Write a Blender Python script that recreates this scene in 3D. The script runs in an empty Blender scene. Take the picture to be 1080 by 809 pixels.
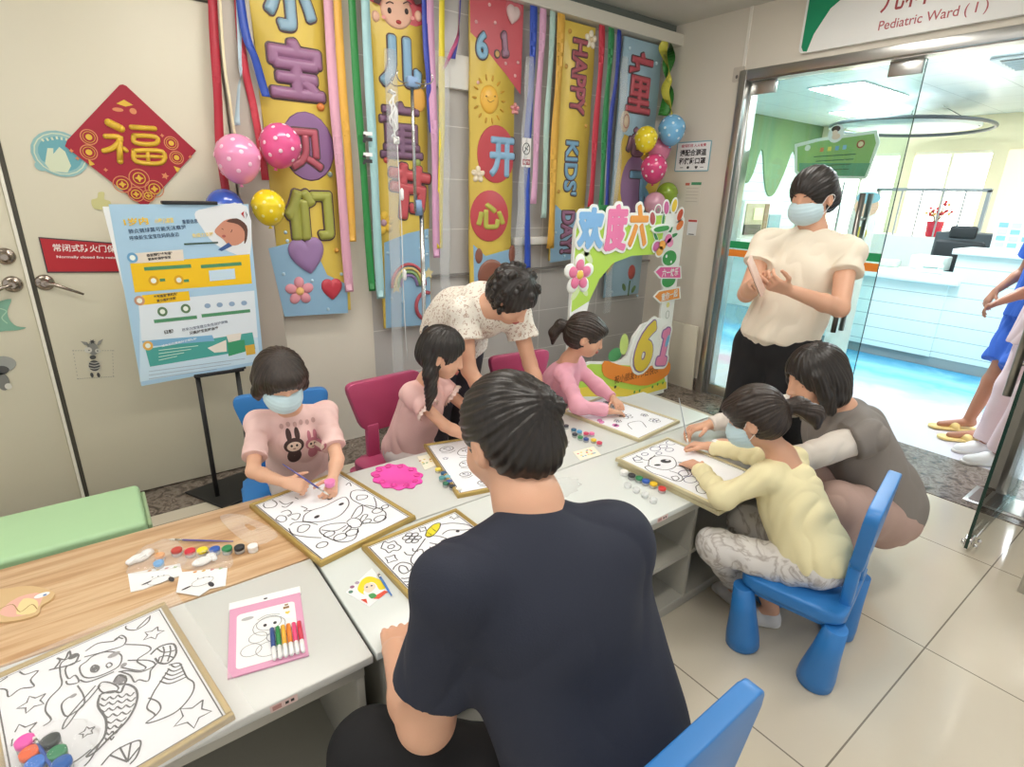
import bpy, bmesh, math, random
import numpy as np
import openvdb
from mathutils import Vector, Matrix, Euler
from mathutils.geometry import tessellate_polygon

sc = bpy.context.scene
COL = sc.collection
PI = math.pi
rnd = random.Random(7)
V = lambda *a: Vector(a)

# ------------------------------------------------------------ camera, world, light, exposure
F_PX, PITCH, ROLL, YAW, CAM_H = 583.65, .3291, .0267, .652, 1.5
_cy, _sy = math.cos(YAW), math.sin(YAW)
FWD = Vector((_sy*math.cos(PITCH), _cy*math.cos(PITCH), -math.sin(PITCH)))
_rt = Vector((_cy, -_sy, 0)); _up = _rt.cross(FWD)
RGT = _rt*math.cos(ROLL) + _up*math.sin(ROLL)
UPV = -_rt*math.sin(ROLL) + _up*math.cos(ROLL)
CAM = Vector((0, 0, CAM_H))
cam = bpy.data.objects.new('camera', bpy.data.cameras.new('camera'))
COL.objects.link(cam)
cam.matrix_world = Matrix.Translation(CAM) @ Matrix((RGT, UPV, -FWD)).transposed().to_4x4()
cam.data.sensor_width = 36; cam.data.lens = F_PX/1080*36; cam.data.clip_start = .02
sc.camera = cam
sc.view_settings.view_transform = 'Standard'
sc.view_settings.look = 'None'
sc.view_settings.gamma = 1
sc.view_settings.use_curve_mapping = False
sc.view_settings.exposure = 0.70
w = bpy.data.worlds.new('world'); sc.world = w; w.use_nodes = True
w.node_tree.nodes['Background'].inputs[0].default_value = (1, .985, .955, 1)
w.node_tree.nodes['Background'].inputs[1].default_value = .52
PANEL_POWER = 11.5          # emission of the ceiling panels over the play area
WARD_POWER = 20.0           # emission of the ceiling panels in the ward beyond the glass

def at(px, py, **k):
    """point where the photo pixel's ray meets the plane x=, y= or z= (metres)"""
    d = FWD + RGT*((px-540)/F_PX) - UPV*((py-404.5)/F_PX)
    a, v = next(iter(k.items())); i = 'xyz'.index(a)
    return CAM + d*((v-CAM[i])/d[i])

# ------------------------------------------------------------ materials
def lin(c):
    if isinstance(c, str):
        c = [int(c[i:i+2], 16)/255 for i in (0, 2, 4)]
    return tuple(((v/12.92) if v <= .04045 else ((v+.055)/1.055)**2.4) for v in c) + (1,)
_M = {}
def mat(name, c='808080', rough=.5, metal=0, spec=.5, emit=0, alpha=1, coat=0, trans=0, sub=0, bump=0, bscale=80, var=0, vscale=6):
    if name in _M: return _M[name]
    m = bpy.data.materials.new(name); m.use_nodes = True; nt = m.node_tree
    b = nt.nodes['Principled BSDF']; _M[name] = m
    b.inputs['Base Color'].default_value = lin(c)
    b.inputs['Roughness'].default_value = rough
    b.inputs['Metallic'].default_value = metal
    b.inputs['Specular IOR Level'].default_value = spec
    b.inputs['Alpha'].default_value = alpha
    b.inputs['Coat Weight'].default_value = coat
    b.inputs['Transmission Weight'].default_value = trans
    if sub:
        b.inputs['Subsurface Weight'].default_value = sub
        b.inputs['Subsurface Radius'].default_value = (.02, .008, .005)
        b.inputs['Subsurface Scale'].default_value = .5
    if emit:
        b.inputs['Emission Color'].default_value = lin(c); b.inputs['Emission Strength'].default_value = emit
    if bump or var:
        tc = nt.nodes.new('ShaderNodeTexCoord')
    if bump:
        n = nt.nodes.new('ShaderNodeTexNoise'); n.inputs['Scale'].default_value = bscale; n.inputs['Detail'].default_value = 4
        bp = nt.nodes.new('ShaderNodeBump'); bp.inputs['Strength'].default_value = bump; bp.inputs['Distance'].default_value = .004
        nt.links.new(tc.outputs['Object'], n.inputs['Vector']); nt.links.new(n.outputs['Fac'], bp.inputs['Height'])
        nt.links.new(bp.outputs['Normal'], b.inputs['Normal'])
    if var:
        n = nt.nodes.new('ShaderNodeTexNoise'); n.inputs['Scale'].default_value = vscale; n.inputs['Detail'].default_value = 5
        mx = nt.nodes.new('ShaderNodeMix'); mx.data_type = 'RGBA'
        base = lin(c)
        mx.inputs['A'].default_value = tuple(v*(1-var) for v in base[:3])+(1,)
        mx.inputs['B'].default_value = tuple(min(1, v*(1+var)) for v in base[:3])+(1,)
        nt.links.new(tc.outputs['Object'], n.inputs['Vector']); nt.links.new(n.outputs['Fac'], mx.inputs['Factor'])
        nt.links.new(mx.outputs['Result'], b.inputs['Base Color'])
    return m

def ramp_mat(name, stops, scale=(1, 1, 1), nscale=5, detail=6, rough=.5, coord='Object', distort=0, coat=0):
    """noise through a colour ramp: wood, stone, printed cloth"""
    if name in _M: return _M[name]
    m = bpy.data.materials.new(name); m.use_nodes = True; nt = m.node_tree; _M[name] = m
    b = nt.nodes['Principled BSDF']; b.inputs['Roughness'].default_value = rough; b.inputs['Coat Weight'].default_value = coat
    tc = nt.nodes.new('ShaderNodeTexCoord'); mp = nt.nodes.new('ShaderNodeMapping'); mp.inputs['Scale'].default_value = scale
    n = nt.nodes.new('ShaderNodeTexNoise'); n.inputs['Scale'].default_value = nscale; n.inputs['Detail'].default_value = detail
    n.inputs['Distortion'].default_value = distort
    r = nt.nodes.new('ShaderNodeValToRGB')
    while len(r.color_ramp.elements) > 1: r.color_ramp.elements.remove(r.color_ramp.elements[0])
    for i, (p, c) in enumerate(stops):
        e = r.color_ramp.elements[0] if i == 0 else r.color_ramp.elements.new(p)
        e.position = p; e.color = lin(c)
    nt.links.new(tc.outputs[coord], mp.inputs['Vector']); nt.links.new(mp.outputs[0], n.inputs['Vector'])
    nt.links.new(n.outputs['Fac'], r.inputs['Fac']); nt.links.new(r.outputs[0], b.inputs['Base Color'])
    return m

def grid_mat(name, c, line, axes, size, off, lw, rough=.3, var=.04, stagger=False, spec=.5):
    """tiles / planks: joints every size[i] along world axes"""
    if name in _M: return _M[name]
    m = bpy.data.materials.new(name); m.use_nodes = True; nt = m.node_tree; _M[name] = m
    b = nt.nodes['Principled BSDF']; b.inputs['Roughness'].default_value = rough; b.inputs['Specular IOR Level'].default_value = spec
    g = nt.nodes.new('ShaderNodeNewGeometry'); sp = nt.nodes.new('ShaderNodeSeparateXYZ'); nt.links.new(g.outputs['Position'], sp.inputs[0])
    def mth(op, a, bb=None):
        n = nt.nodes.new('ShaderNodeMath'); n.operation = op
        for i, v in enumerate((a, bb)):
            if v is None: continue
            if isinstance(v, (int, float)): n.inputs[i].default_value = v
            else: nt.links.new(v, n.inputs[i])
        return n.outputs[0]
    tot = None
    for a, s, o in zip(axes, size, off):
        u = mth('DIVIDE', mth('SUBTRACT', sp.outputs['XYZ'.index(a)], o), s)
        fr = mth('FRACT', mth('ADD', u, 1000.0))
        e = mth('MINIMUM', fr, mth('SUBTRACT', 1.0, fr))
        f = mth('LESS_THAN', e, lw/s/2)
        tot = f if tot is None else mth('MAXIMUM', tot, f)
    n = nt.nodes.new('ShaderNodeTexNoise'); n.inputs['Scale'].default_value = 2.3; n.inputs['Detail'].default_value = 6
    nt.links.new(g.outputs['Position'], n.inputs['Vector'])
    base = lin(c)
    m1 = nt.nodes.new('ShaderNodeMix'); m1.data_type = 'RGBA'
    m1.inputs['A'].default_value = tuple(v*(1-var*2) for v in base[:3])+(1,)
    m1.inputs['B'].default_value = tuple(min(1, v*(1+var*2)) for v in base[:3])+(1,)
    nt.links.new(n.outputs['Fac'], m1.inputs['Factor'])
    m2 = nt.nodes.new('ShaderNodeMix'); m2.data_type = 'RGBA'; m2.inputs['B'].default_value = lin(line)
    nt.links.new(m1.outputs['Result'], m2.inputs['A']); nt.links.new(tot, m2.inputs['Factor'])
    nt.links.new(m2.outputs['Result'], b.inputs['Base Color'])
    return m

def glass_mat(name, tint='eef7f4', gloss=.08, thin=.92):
    if name in _M: return _M[name]
    m = bpy.data.materials.new(name); m.use_nodes = True; nt = m.node_tree; _M[name] = m
    for n in list(nt.nodes):
        if n.type != 'OUTPUT_MATERIAL': nt.nodes.remove(n)
    out = [n for n in nt.nodes][0]
    t = nt.nodes.new('ShaderNodeBsdfTransparent'); t.inputs[0].default_value = lin(tint)
    g = nt.nodes.new('ShaderNodeBsdfGlossy'); g.inputs['Roughness'].default_value = .02
    fr = nt.nodes.new('ShaderNodeFresnel'); fr.inputs['IOR'].default_value = 1.45
    mx = nt.nodes.new('ShaderNodeMixShader')
    nt.links.new(fr.outputs[0], mx.inputs[0]); nt.links.new(t.outputs[0], mx.inputs[1]); nt.links.new(g.outputs[0], mx.inputs[2])
    nt.links.new(mx.outputs[0], out.inputs[0])
    return m

def film_mat(name, tint='ffffff', a=.25, rough=.15):
    """clear plastic film: partly transparent, partly shiny"""
    return mat(name, tint, rough=rough, alpha=a, spec=.8)

# ------------------------------------------------------------ objects
WM = {}
def _link(o, M, parent):
    COL.objects.link(o)
    if parent is not None:
        o.parent = parent; o.matrix_basis = WM[parent.name].inverted() @ M
    else:
        o.matrix_basis = M
    WM[o.name] = M.copy()
    return o
def tag(o, label, cat, group=None, kind=None):
    o['label'] = label
    if cat: o['category'] = cat
    if group: o['group'] = group
    if kind: o['kind'] = kind
    return o
def thing(name, label, cat, loc=(0, 0, 0), rz=0, group=None):
    o = bpy.data.objects.new(name, None); o.empty_display_size = .1
    _link(o, Matrix.Translation(loc) @ Matrix.Rotation(rz, 4, 'Z'), None)
    return tag(o, label, cat, group)
def dup(root, loc, rz=0, label=None, group=None):
    M = Matrix.Translation(loc) @ Matrix.Rotation(rz, 4, 'Z')
    r = root.copy(); COL.objects.link(r); r.matrix_basis = M; WM[r.name] = M
    if label: r['label'] = label
    if group: r['group'] = group
    for ch in list(root.children):
        c = ch.copy(); COL.objects.link(c); c.parent = r
        for g in list(ch.children):
            d = g.copy(); COL.objects.link(d); d.parent = c
    return r
def struct(o):
    o['kind'] = 'structure'; return o

class MB:
    def __init__(s): s.bm = bmesh.new(); s.mats = []; s.mi = 0
    def use(s, m):
        if m not in s.mats: s.mats.append(m)
        s.mi = s.mats.index(m); return s
    def _fin(s, faces, M=None, smooth=False):
        vs = set()
        for f in faces:
            f.material_index = s.mi; f.smooth = smooth
            vs.update(f.verts)
        if M is not None: bmesh.ops.transform(s.bm, matrix=M, verts=list(vs))
    def box(s, c, size, rot=None, bevel=0, seg=2, smooth=False):
        r = bmesh.ops.create_cube(s.bm, size=1); vs = r['verts']
        bmesh.ops.scale(s.bm, vec=size, verts=vs)
        faces = list({f for v in vs for f in v.link_faces})
        if bevel:
            es = list({e for v in vs for e in v.link_edges})
            q = bmesh.ops.bevel(s.bm, geom=es, offset=bevel, segments=seg, affect='EDGES', profile=.5)
            vs = list({v for f in q['faces'] for v in f.verts}); faces = list({f for v in vs for f in v.link_faces}); smooth = True
        M = Matrix.Translation(c)
        if rot is not None: M = M @ (rot if isinstance(rot, Matrix) else Euler(rot).to_matrix().to_4x4())
        s._fin(faces, M, smooth); return s
    def box2(s, a, b, bevel=0, seg=2):
        a = Vector(a); b = Vector(b); return s.box((a+b)/2, [max(abs(v), 1e-4) for v in (b-a)], None, bevel, seg)
    def rings(s, rings, caps=True, closed=False, smooth=True):
        """rings: list of lists of points, joined in order"""
        L = [[s.bm.verts.new(p) for p in r] for r in rings]; n = len(L[0]); fs = []
        m = len(L) if closed else len(L)-1
        for i in range(m):
            a, b = L[i], L[(i+1) % len(L)]
            for j in range(n):
                try: fs.append(s.bm.faces.new((a[j], a[(j+1) % n], b[(j+1) % n], b[j])))
                except ValueError: pass
        s._fin(fs, None, smooth)
        if caps and not closed:
            c = [s.bm.faces.new(list(reversed(L[0]))), s.bm.faces.new(L[-1])]
            s._fin(c, None, False)
        return s
    def tube(s, pts, r, seg=8, caps=True, smooth=True, closed=False):
        pts = [Vector(p) for p in pts]; n = len(pts)
        rr = r if isinstance(r, (list, tuple)) else [r]*n
        up = None; rings = []
        for i in range(n):
            if closed: t = (pts[(i+1) % n]-pts[i-1]).normalized()
            else: t = (pts[min(i+1, n-1)]-pts[max(i-1, 0)]).normalized()
            if up is None:
                up = Vector((0, 0, 1)) if abs(t.z) < .9 else Vector((1, 0, 0))
            x = t.cross(up).normalized(); y = x.cross(t).normalized(); up = y
            rings.append([pts[i]+(x*math.cos(2*PI*k/seg)+y*math.sin(2*PI*k/seg))*rr[i] for k in range(seg)])
        return s.rings(rings, caps, closed, smooth)
    def lathe(s, prof, c=(0, 0, 0), seg=24, M=None, smooth=True):
        M = M or Matrix.Identity(4); c = Vector(c)
        rings = [[c + (M @ Vector((r*math.cos(2*PI*k/seg), r*math.sin(2*PI*k/seg), z))) for k in range(seg)] for r, z in prof]
        return s.rings(rings, True, False, smooth)
    def ball(s, c, r, seg=20, M=None):
        rr = r if isinstance(r, (tuple, list)) else (r, r, r)
        q = bmesh.ops.create_uvsphere(s.bm, u_segments=seg, v_segments=max(6, seg//2), radius=1)
        fs = list({f for v in q['verts'] for f in v.link_faces})
        s._fin(fs, Matrix.Translation(c) @ (M or Matrix.Identity(4)) @ Matrix.Diagonal((*rr, 1)), True); return s
    def prism(s, outline, z0, z1, M=None, bevel=0):
        """outline: 2-D points, extruded from z0 to z1"""
        M = M or Matrix.Identity(4)
        lo = [s.bm.verts.new((x, y, z0)) for x, y in outline]; hi = [s.bm.verts.new((x, y, z1)) for x, y in outline]
        n = len(lo)
        if bevel: fs = [s.bm.faces.new(hi), s.bm.faces.new(list(reversed(lo)))]
        else:
            fs = []
            for t in tessellate_polygon([[Vector((x, y, 0)) for x, y in outline]]):
                for L_, fl in ((hi, 1), (lo, -1)):
                    try: f = s.bm.faces.new([L_[i] for i in t])
                    except ValueError: continue
                    f.normal_update()
                    if f.normal.z*fl < 0: f.normal_flip()
                    fs.append(f)
        sd = [s.bm.faces.new((lo[i], lo[(i+1) % n], hi[(i+1) % n], hi[i])) for i in range(n)]
        allf = fs+sd; sm = False
        if bevel:
            es = list({e for f in fs for e in f.edges})
            for f in allf: f.tag = True
            q = bmesh.ops.bevel(s.bm, geom=es, offset=bevel, segments=3, affect='EDGES', profile=.5)
            allf = list({f for v in {v for f in q['faces'] for v in f.verts} for f in v.link_faces}); sm = True
        bmesh.ops.recalc_face_normals(s.bm, faces=allf)
        s._fin(allf, M, sm); return s
    def build(s, name, m=None, parent=None, M=None, smooth=None, center=True):
        if not s.mats: s.mats = [m or mat('plain')]
        me = bpy.data.meshes.new(name)
        if M is None:
            if center and s.bm.verts:
                xs = [v.co for v in s.bm.verts]
                lo = Vector((min(v[i] for v in xs) for i in range(3))); hi = Vector((max(v[i] for v in xs) for i in range(3)))
                c = (lo+hi)/2; c.z = lo.z
                bmesh.ops.translate(s.bm, vec=-c, verts=s.bm.verts[:]); M = Matrix.Translation(c)
            else: M = Matrix.Identity(4)
            if parent is not None: M = WM[parent.name] @ M if getattr(s, 'local', False) else M
        s.bm.to_mesh(me); s.bm.free()
        for q in s.mats: me.materials.append(q)
        o = bpy.data.objects.new(name, me)
        if smooth is not None:
            me.polygons.foreach_set('use_smooth', [smooth]*len(me.polygons))
        return _link(o, M, parent)

def loc(mb):     # verts are in the parent's own frame
    mb.local = True; return mb
def LB():
    return loc(MB())
def rrect(w, h, r, n=6, cx=0, cy=0):
    o = []
    for q, (sx, sy) in enumerate(((1, 1), (-1, 1), (-1, -1), (1, -1))):
        for i in range(n+1):
            a = PI/2*(q+i/n); o.append((cx+sx*(w/2-r)+r*math.cos(a), cy+sy*(h/2-r)+r*math.sin(a)))
    return o
def spline(pts, n=6, closed=False):
    P = [Vector(p) for p in pts]; m = len(P); out = []
    for i in range(m if closed else m-1):
        if closed: a, b, c, d = P[i-1], P[i], P[(i+1) % m], P[(i+2) % m]
        else: a, b, c, d = P[max(i-1, 0)], P[i], P[i+1], P[min(i+2, m-1)]
        for k in range(n):
            t = k/n
            out.append(.5*((2*b)+(c-a)*t+(2*a-5*b+4*c-d)*t*t+(3*b-a-3*c+d)*t**3))
    if not closed: out.append(P[-1])
    return out

def roundpoly(pts, r, n=4):
    o = []; m = len(pts)
    for i in range(m):
        p = Vector(pts[i]); a = (Vector(pts[i-1])-p); b = (Vector(pts[(i+1) % m])-p); rr = min(r, a.length*.45, b.length*.45)
        a = p+a.normalized()*rr; b = p+b.normalized()*rr
        for k in range(n+1):
            t = k/n; q = a*(1-t)**2+p*2*t*(1-t)+b*t*t; o.append((q.x, q.y))
    return o
_txt = {}
def glyphs(string, w_, h_, R, e, zs=1.3, flat=0, cell=None):
    """balloon lettering: the writing's outline field swollen into rounded strokes (flat > 0: a flat plate of that height)"""
    vs, fs = text_polys(string); x0 = min(v.x for v in vs); x1 = max(v.x for v in vs); y0 = min(v.y for v in vs); y1 = max(v.y for v in vs)
    w_ = max(w_-2*R, .01); h_ = max(h_-2*R, .01)
    P = np.array([((v.x-(x0+x1)/2)*w_/max(x1-x0, 1e-6), (v.y-(y0+y1)/2)*h_/max(y1-y0, 1e-6)) for v in vs])
    cell = cell or max(.0022, min(w_, h_)/60); pad = R+3*cell
    gx = np.arange(-w_/2-pad, w_/2+pad, cell); gy = np.arange(-h_/2-pad, h_/2+pad, cell)
    X, Y = np.meshgrid(gx, gy, indexing='ij'); cnt = {}
    ins = np.zeros(X.shape, bool)
    for f in fs:
        for i in range(len(f)):
            k = tuple(sorted((f[i], f[(i+1) % len(f)]))); cnt[k] = cnt.get(k, 0)+1
        for i in range(1, len(f)-1):
            a, b, c = P[f[0]], P[f[i]], P[f[i+1]]
            d = lambda p, q: (q[0]-p[0])*(Y-p[1])-(q[1]-p[1])*(X-p[0])
            d0, d1, d2 = d(a, b), d(b, c), d(c, a); ins |= ((d0 >= 0) & (d1 >= 0) & (d2 >= 0)) | ((d0 <= 0) & (d1 <= 0) & (d2 <= 0))
    D = np.full(X.shape, 9.)
    for (i, j), n in cnt.items():
        if n != 1: continue
        a, b = P[i], P[j]; ab = b-a; t = np.clip(((X-a[0])*ab[0]+(Y-a[1])*ab[1])/max(ab @ ab, 1e-12), 0, 1)
        D = np.minimum(D, np.hypot(X-a[0]-ab[0]*t, Y-a[1]-ab[1]*t))
    D = np.where(ins, -D, D)
    if flat:
        gz = np.arange(-2*.0015, flat+2*.0015+1e-6, .0015); dz = .0015; Z = gz[None, None, :]
        A = np.maximum(np.maximum((D-R)[:, :, None], Z-flat), -Z)
    else:
        dz = cell; gz = np.arange(-3*dz, (R+e)/zs+3*dz, dz); Z = gz[None, None, :]
        A = np.maximum(np.sqrt(np.maximum(D+e, 0)[:, :, None]**2+(Z*zs)**2)-(R+e), -Z)
    g = openvdb.FloatGrid(.5); g.copyFromArray(A.astype(np.float32)); pts, tri, quads = g.convertToPolygons(isovalue=0, adaptivity=0)
    pts = np.array(pts, float); pts = pts*np.array([cell, cell, dz])+np.array([gx[0], gy[0], gz[0]])
    faces = [tuple(int(i) for i in f) for f in quads]+[tuple(int(i) for i in f) for f in tri]
    F = np.array([f[:3] for f in faces]); a, b, c = pts[F[:, 0]], pts[F[:, 1]], pts[F[:, 2]]
    if (a*np.cross(b, c)).sum() < 0: faces = [f[::-1] for f in faces]
    return pts, faces
def text_polys(s, bold=.0, extrude=0, bevel=0, res=4):
    """a string as (verts, faces) of Blender's own font, unit box"""
    key = (s, bold, extrude, bevel, res)
    if key in _txt: return _txt[key]
    c = bpy.data.curves.new('t', 'FONT'); c.body = s; c.size = 1; c.offset = bold; c.extrude = extrude; c.bevel_depth = bevel
    c.bevel_resolution = 2; c.resolution_u = res; c.align_x = 'LEFT'
    o = bpy.data.objects.new('t', c); COL.objects.link(o)
    bpy.context.view_layer.update()
    dg = bpy.context.evaluated_depsgraph_get()
    me = bpy.data.meshes.new_from_object(o.evaluated_get(dg))
    vs = [v.co.copy() for v in me.vertices]; fs = [tuple(p.vertices) for p in me.polygons]
    bpy.data.objects.remove(o); bpy.data.curves.remove(c); bpy.data.meshes.remove(me)
    _txt[key] = (vs, fs); return _txt[key]

class Art:
    """flat or raised artwork on a plane: coordinates in photo pixels (through a zoom view) or in metres on the plane"""
    def __init__(s, O, ux, uy, view=None):
        s.O = Vector(O); s.ux = Vector(ux).normalized(); s.n = s.ux.cross(Vector(uy)).normalized(); s.uy = s.n.cross(s.ux)
        s.mb = MB(); s.view = view or (0, 0, 1); s.clip = None
    def uv(s, x, y):
        x = s.view[0]+x/s.view[2]; y = s.view[1]+y/s.view[2]
        d = FWD + RGT*((x-540)/F_PX) - UPV*((y-404.5)/F_PX)
        p = CAM + d*(((s.O-CAM).dot(s.n))/d.dot(s.n)) - s.O
        return Vector((p.dot(s.ux), p.dot(s.uy)))
    def _pts(s, pts, m): return [Vector(p[:2]) if m else s.uv(*p) for p in pts]
    def poly(s, pts, m, h=.001, metres=False, smooth=0):
        P = s._pts(pts, metres)
        if smooth: P = spline(P, smooth, True)
        s.mb.use(m); tris = tessellate_polygon([[Vector((p.x, p.y, 0)) for p in P]])
        vs = [s.mb.bm.verts.new((p.x, p.y, h)) for p in P]; fs = []
        for t in tris:
            try: fs.append(s.mb.bm.faces.new([vs[i] for i in t]))
            except ValueError: pass
        for f in fs:
            f.normal_update()
            if f.normal.z < 0: f.normal_flip()
        s.mb._fin(fs); return s
    def slab(s, pts, m, h0, h1, metres=False, smooth=0, bevel=0):
        P = s._pts(pts, metres)
        if smooth: P = spline(P, smooth, True)
        s.mb.use(m).prism([(p.x, p.y) for p in P], h0, h1, None, bevel); return s
    def ell(s, c, rx, ry, m, h=.001, rot=0, metres=False, n=20):
        c = s._pts([c], metres)[0]
        return s.poly([(c.x+rx*math.cos(a)*math.cos(rot)-ry*math.sin(a)*math.sin(rot), c.y+rx*math.cos(a)*math.sin(rot)+ry*math.sin(a)*math.cos(rot)) for a in [2*PI*i/n for i in range(n)]], m, h, True)
    def dome(s, c, rx, ry, m, h0=0, h1=.012, metres=False, rot=0):
        c = s._pts([c], metres)[0]; s.mb.use(m)
        s.mb.ball((c.x, c.y, h0), (rx, ry, h1-h0), 20, Matrix.Rotation(rot, 4, 'Z')); return s
    def stroke(s, pts, m, wd=.002, h=.0012, smooth=4, closed=False, metres=False):
        P = s._pts(pts, metres)
        if smooth and len(P) > 2: P = spline(P, smooth, closed)
        n = len(P); L = []; s.mb.use(m)
        for i in range(n):
            a = P[(i-1) % n] if (closed or i) else P[0]; b = P[(i+1) % n] if (closed or i < n-1) else P[-1]
            t = (b-a); t = t.normalized() if t.length > 1e-9 else Vector((1, 0)); q = Vector((-t.y, t.x))*wd/2
            L.append((s.mb.bm.verts.new((*(P[i]+q), h)), s.mb.bm.verts.new((*(P[i]-q), h))))
        fs = []
        for i in range(n if closed else n-1):
            if s.clip and any(abs(q.x) > s.clip[0] or abs(q.y) > s.clip[1] for q in (P[i], P[(i+1) % n])): continue
            a, b = L[i], L[(i+1) % n]; fs.append(s.mb.bm.faces.new((a[1], b[1], b[0], a[0])))
        if s.clip: [s.mb.bm.verts.remove(v) for q in L for v in q if not v.link_faces]
        s.mb._fin(fs); return s
    def ring(s, c, rx, ry, m, wd=.002, h=.0012, rot=0, metres=False):
        c = s._pts([c], metres)[0]
        return s.stroke([(c.x+rx*math.cos(a)*math.cos(rot)-ry*math.sin(a)*math.sin(rot), c.y+rx*math.cos(a)*math.sin(rot)+ry*math.sin(a)*math.cos(rot)) for a in [2*PI*i/18 for i in range(18)]], m, wd, h, 0, True, True)
    def text(s, string, c, w_, h_, m, h=.0014, bold=.0, rot=0, metres=False, extrude=0, bevel=0, keep=False, shear=0):
        c = s._pts([c], metres)[0]; vs, fs = text_polys(string, bold, extrude, bevel)
        if not vs: return s
        x0 = min(v.x for v in vs); x1 = max(v.x for v in vs); y0 = min(v.y for v in vs); y1 = max(v.y for v in vs)
        sx = w_/(x1-x0); sy = h_/(y1-y0)
        if keep: sx = sy = min(sx, sy)
        sz = (sx+sy)/2; s.mb.use(m); cr, sr = math.cos(rot), math.sin(rot); out = []
        for v in vs:
            X = (v.x-(x0+x1)/2)*sx; Y = (v.y-(y0+y1)/2)*sy; X += shear*Y
            out.append(s.mb.bm.verts.new((c.x+X*cr-Y*sr, c.y+X*sr+Y*cr, h+v.z*sz)))
        g = []
        for f in fs:
            try: g.append(s.mb.bm.faces.new([out[i] for i in f]))
            except ValueError: pass
        s.mb._fin(g, None, False); return s
    def balloon_text(s, string, c, w_, h_, m, R, e, h=0, rot=0, flat=0, zs=1.3, metres=False):
        c = s._pts([c], metres)[0]; pts, faces = glyphs(string, w_, h_, R, e, zs, flat); s.mb.use(m); cr, sr = math.cos(rot), math.sin(rot)
        vs = [s.mb.bm.verts.new((c.x+x*cr-y*sr, c.y+x*sr+y*cr, h+z)) for x, y, z in pts]
        g = []
        for f in faces:
            try: g.append(s.mb.bm.faces.new([vs[i] for i in f]))
            except ValueError: pass
        s.mb._fin(g, None, not flat); return s
    def quad(s, c, wd, ht, m, h=.001, rot=0, metres=False, r=0):
        c = s._pts([c], metres)[0]; o = rrect(wd, ht, r) if r else [(-wd/2, -ht/2), (wd/2, -ht/2), (wd/2, ht/2), (-wd/2, ht/2)]
        cr, sr = math.cos(rot), math.sin(rot)
        return s.poly([(c.x+x*cr-y*sr, c.y+x*sr+y*cr) for x, y in o], m, h, True)
    def star(s, c, R, m, wd=.002, rot=0, h=.0012, fill=None, metres=False, n=5, q=.5):
        c = s._pts([c], metres)[0]
        P = [(c.x+(R if i % 2 == 0 else R*q)*math.cos(rot+PI*i/n), c.y+(R if i % 2 == 0 else R*q)*math.sin(rot+PI*i/n)) for i in range(2*n)]
        if fill: s.poly(P, fill, h-.0002, True)
        if m: s.stroke(P+[P[0]], m, wd, h, 0, False, True)
        return s
    def heart(s, c, R, m, h=.001, rot=0, dome=0, metres=False, col2=None):
        c = s._pts([c], metres)[0]; P = []
        for i in range(28):
            t = 2*PI*i/28; x = .95*math.sin(t)**3; y = (13*math.cos(t)-5*math.cos(2*t)-2*math.cos(3*t)-math.cos(4*t))/16
            P.append((c.x+R*(x*math.cos(rot)-y*math.sin(rot)), c.y+R*(x*math.sin(rot)+y*math.cos(rot))))
        if dome and R > .03: s.balloon_text('♥', c, 1.9*R, 1.9*R, m, .010, .35*R, h, rot, zs=max(1.0, (.010+.35*R)/(dome*1.3)), metres=True)
        elif dome: s.mb.use(m).prism(P, h, h+dome)
        else: s.poly(P, m, h, True)
        return s
    def build(s, name, parent=None):
        M = Matrix((s.ux, s.uy, s.n)).transposed().to_4x4(); M.translation = s.O
        return s.mb.build(name, None, parent, M)
BLACK = mat('line_black', '3a383a', .6); WHITE = mat('paper_white', 'f4f5f5', .5)
def colour(c, rough=.45, coat=0): return mat('col_%s_%d%d' % (c, rough*100, coat*10), c, rough, coat=coat)
# ------------------------------------------------------------ room shell
M_TILE = grid_mat('floor_tile', 'd2c9b6', '857d70', 'XY', (.8, .8), (2.158, .346), .005, rough=.09, var=.03)
M_MARBLE = ramp_mat('brown_marble', [(.3, '3c3530'), (.45, '6d6259'), (.55, '8c8076'), (.62, '5b5048'), (.75, 'a19488')], nscale=22, rough=.25, coord='Object', distort=.6)
M_WALL = mat('wall_cream', 'e0d9cb', .55, var=.03, vscale=1.5)
M_DOORP = mat('door_paint', 'd8d2bd', .45, var=.035, vscale=2)
M_GREYTILE = grid_mat('wall_grey_tile', 'bcb9b6', 'dedcd8', 'XZ', (.6, .3), (1.45, .08), .005, rough=.25, var=.05)
M_CEIL = mat('ceiling_paint', 'cfcdc6', .6)
M_STEEL = mat('brushed_steel', 'c9c9c6', .28, metal=1)
M_DSTEEL = mat('dark_steel', 'a29e98', .3, metal=1)
M_GLASS = glass_mat('clear_glass'); M_GEDGE = mat('glass_edge_green', '1e3a31', .15)
M_LAMP = mat('lamp_panel', 'fffaf2', .5, emit=PANEL_POWER); M_LAMPW = mat('ward_lamp_panel', 'f4fbff', .5, emit=WARD_POWER)

struct(MB().box2((-2.4, -2.2, -.06), (3.48, 3.3, 0)).build('floor', M_TILE))
struct(MB().box2((-2.4, 2.85, 0), (3.48, 3.16, .004)).build('trim_1', M_MARBLE))
struct(MB().box2((3.48, -1.2, -.06), (4.12, 3.16, .004)).build('trim_2', M_MARBLE))
struct(MB().box2((-2.4, 3.16, 0), (1.33, 3.3, 2.75)).build('wall_back', M_WALL))
struct(MB().box2((1.33, 3.16, 0), (3.98, 3.3, 2.75)).build('wall_back_tiled', M_GREYTILE))
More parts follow.
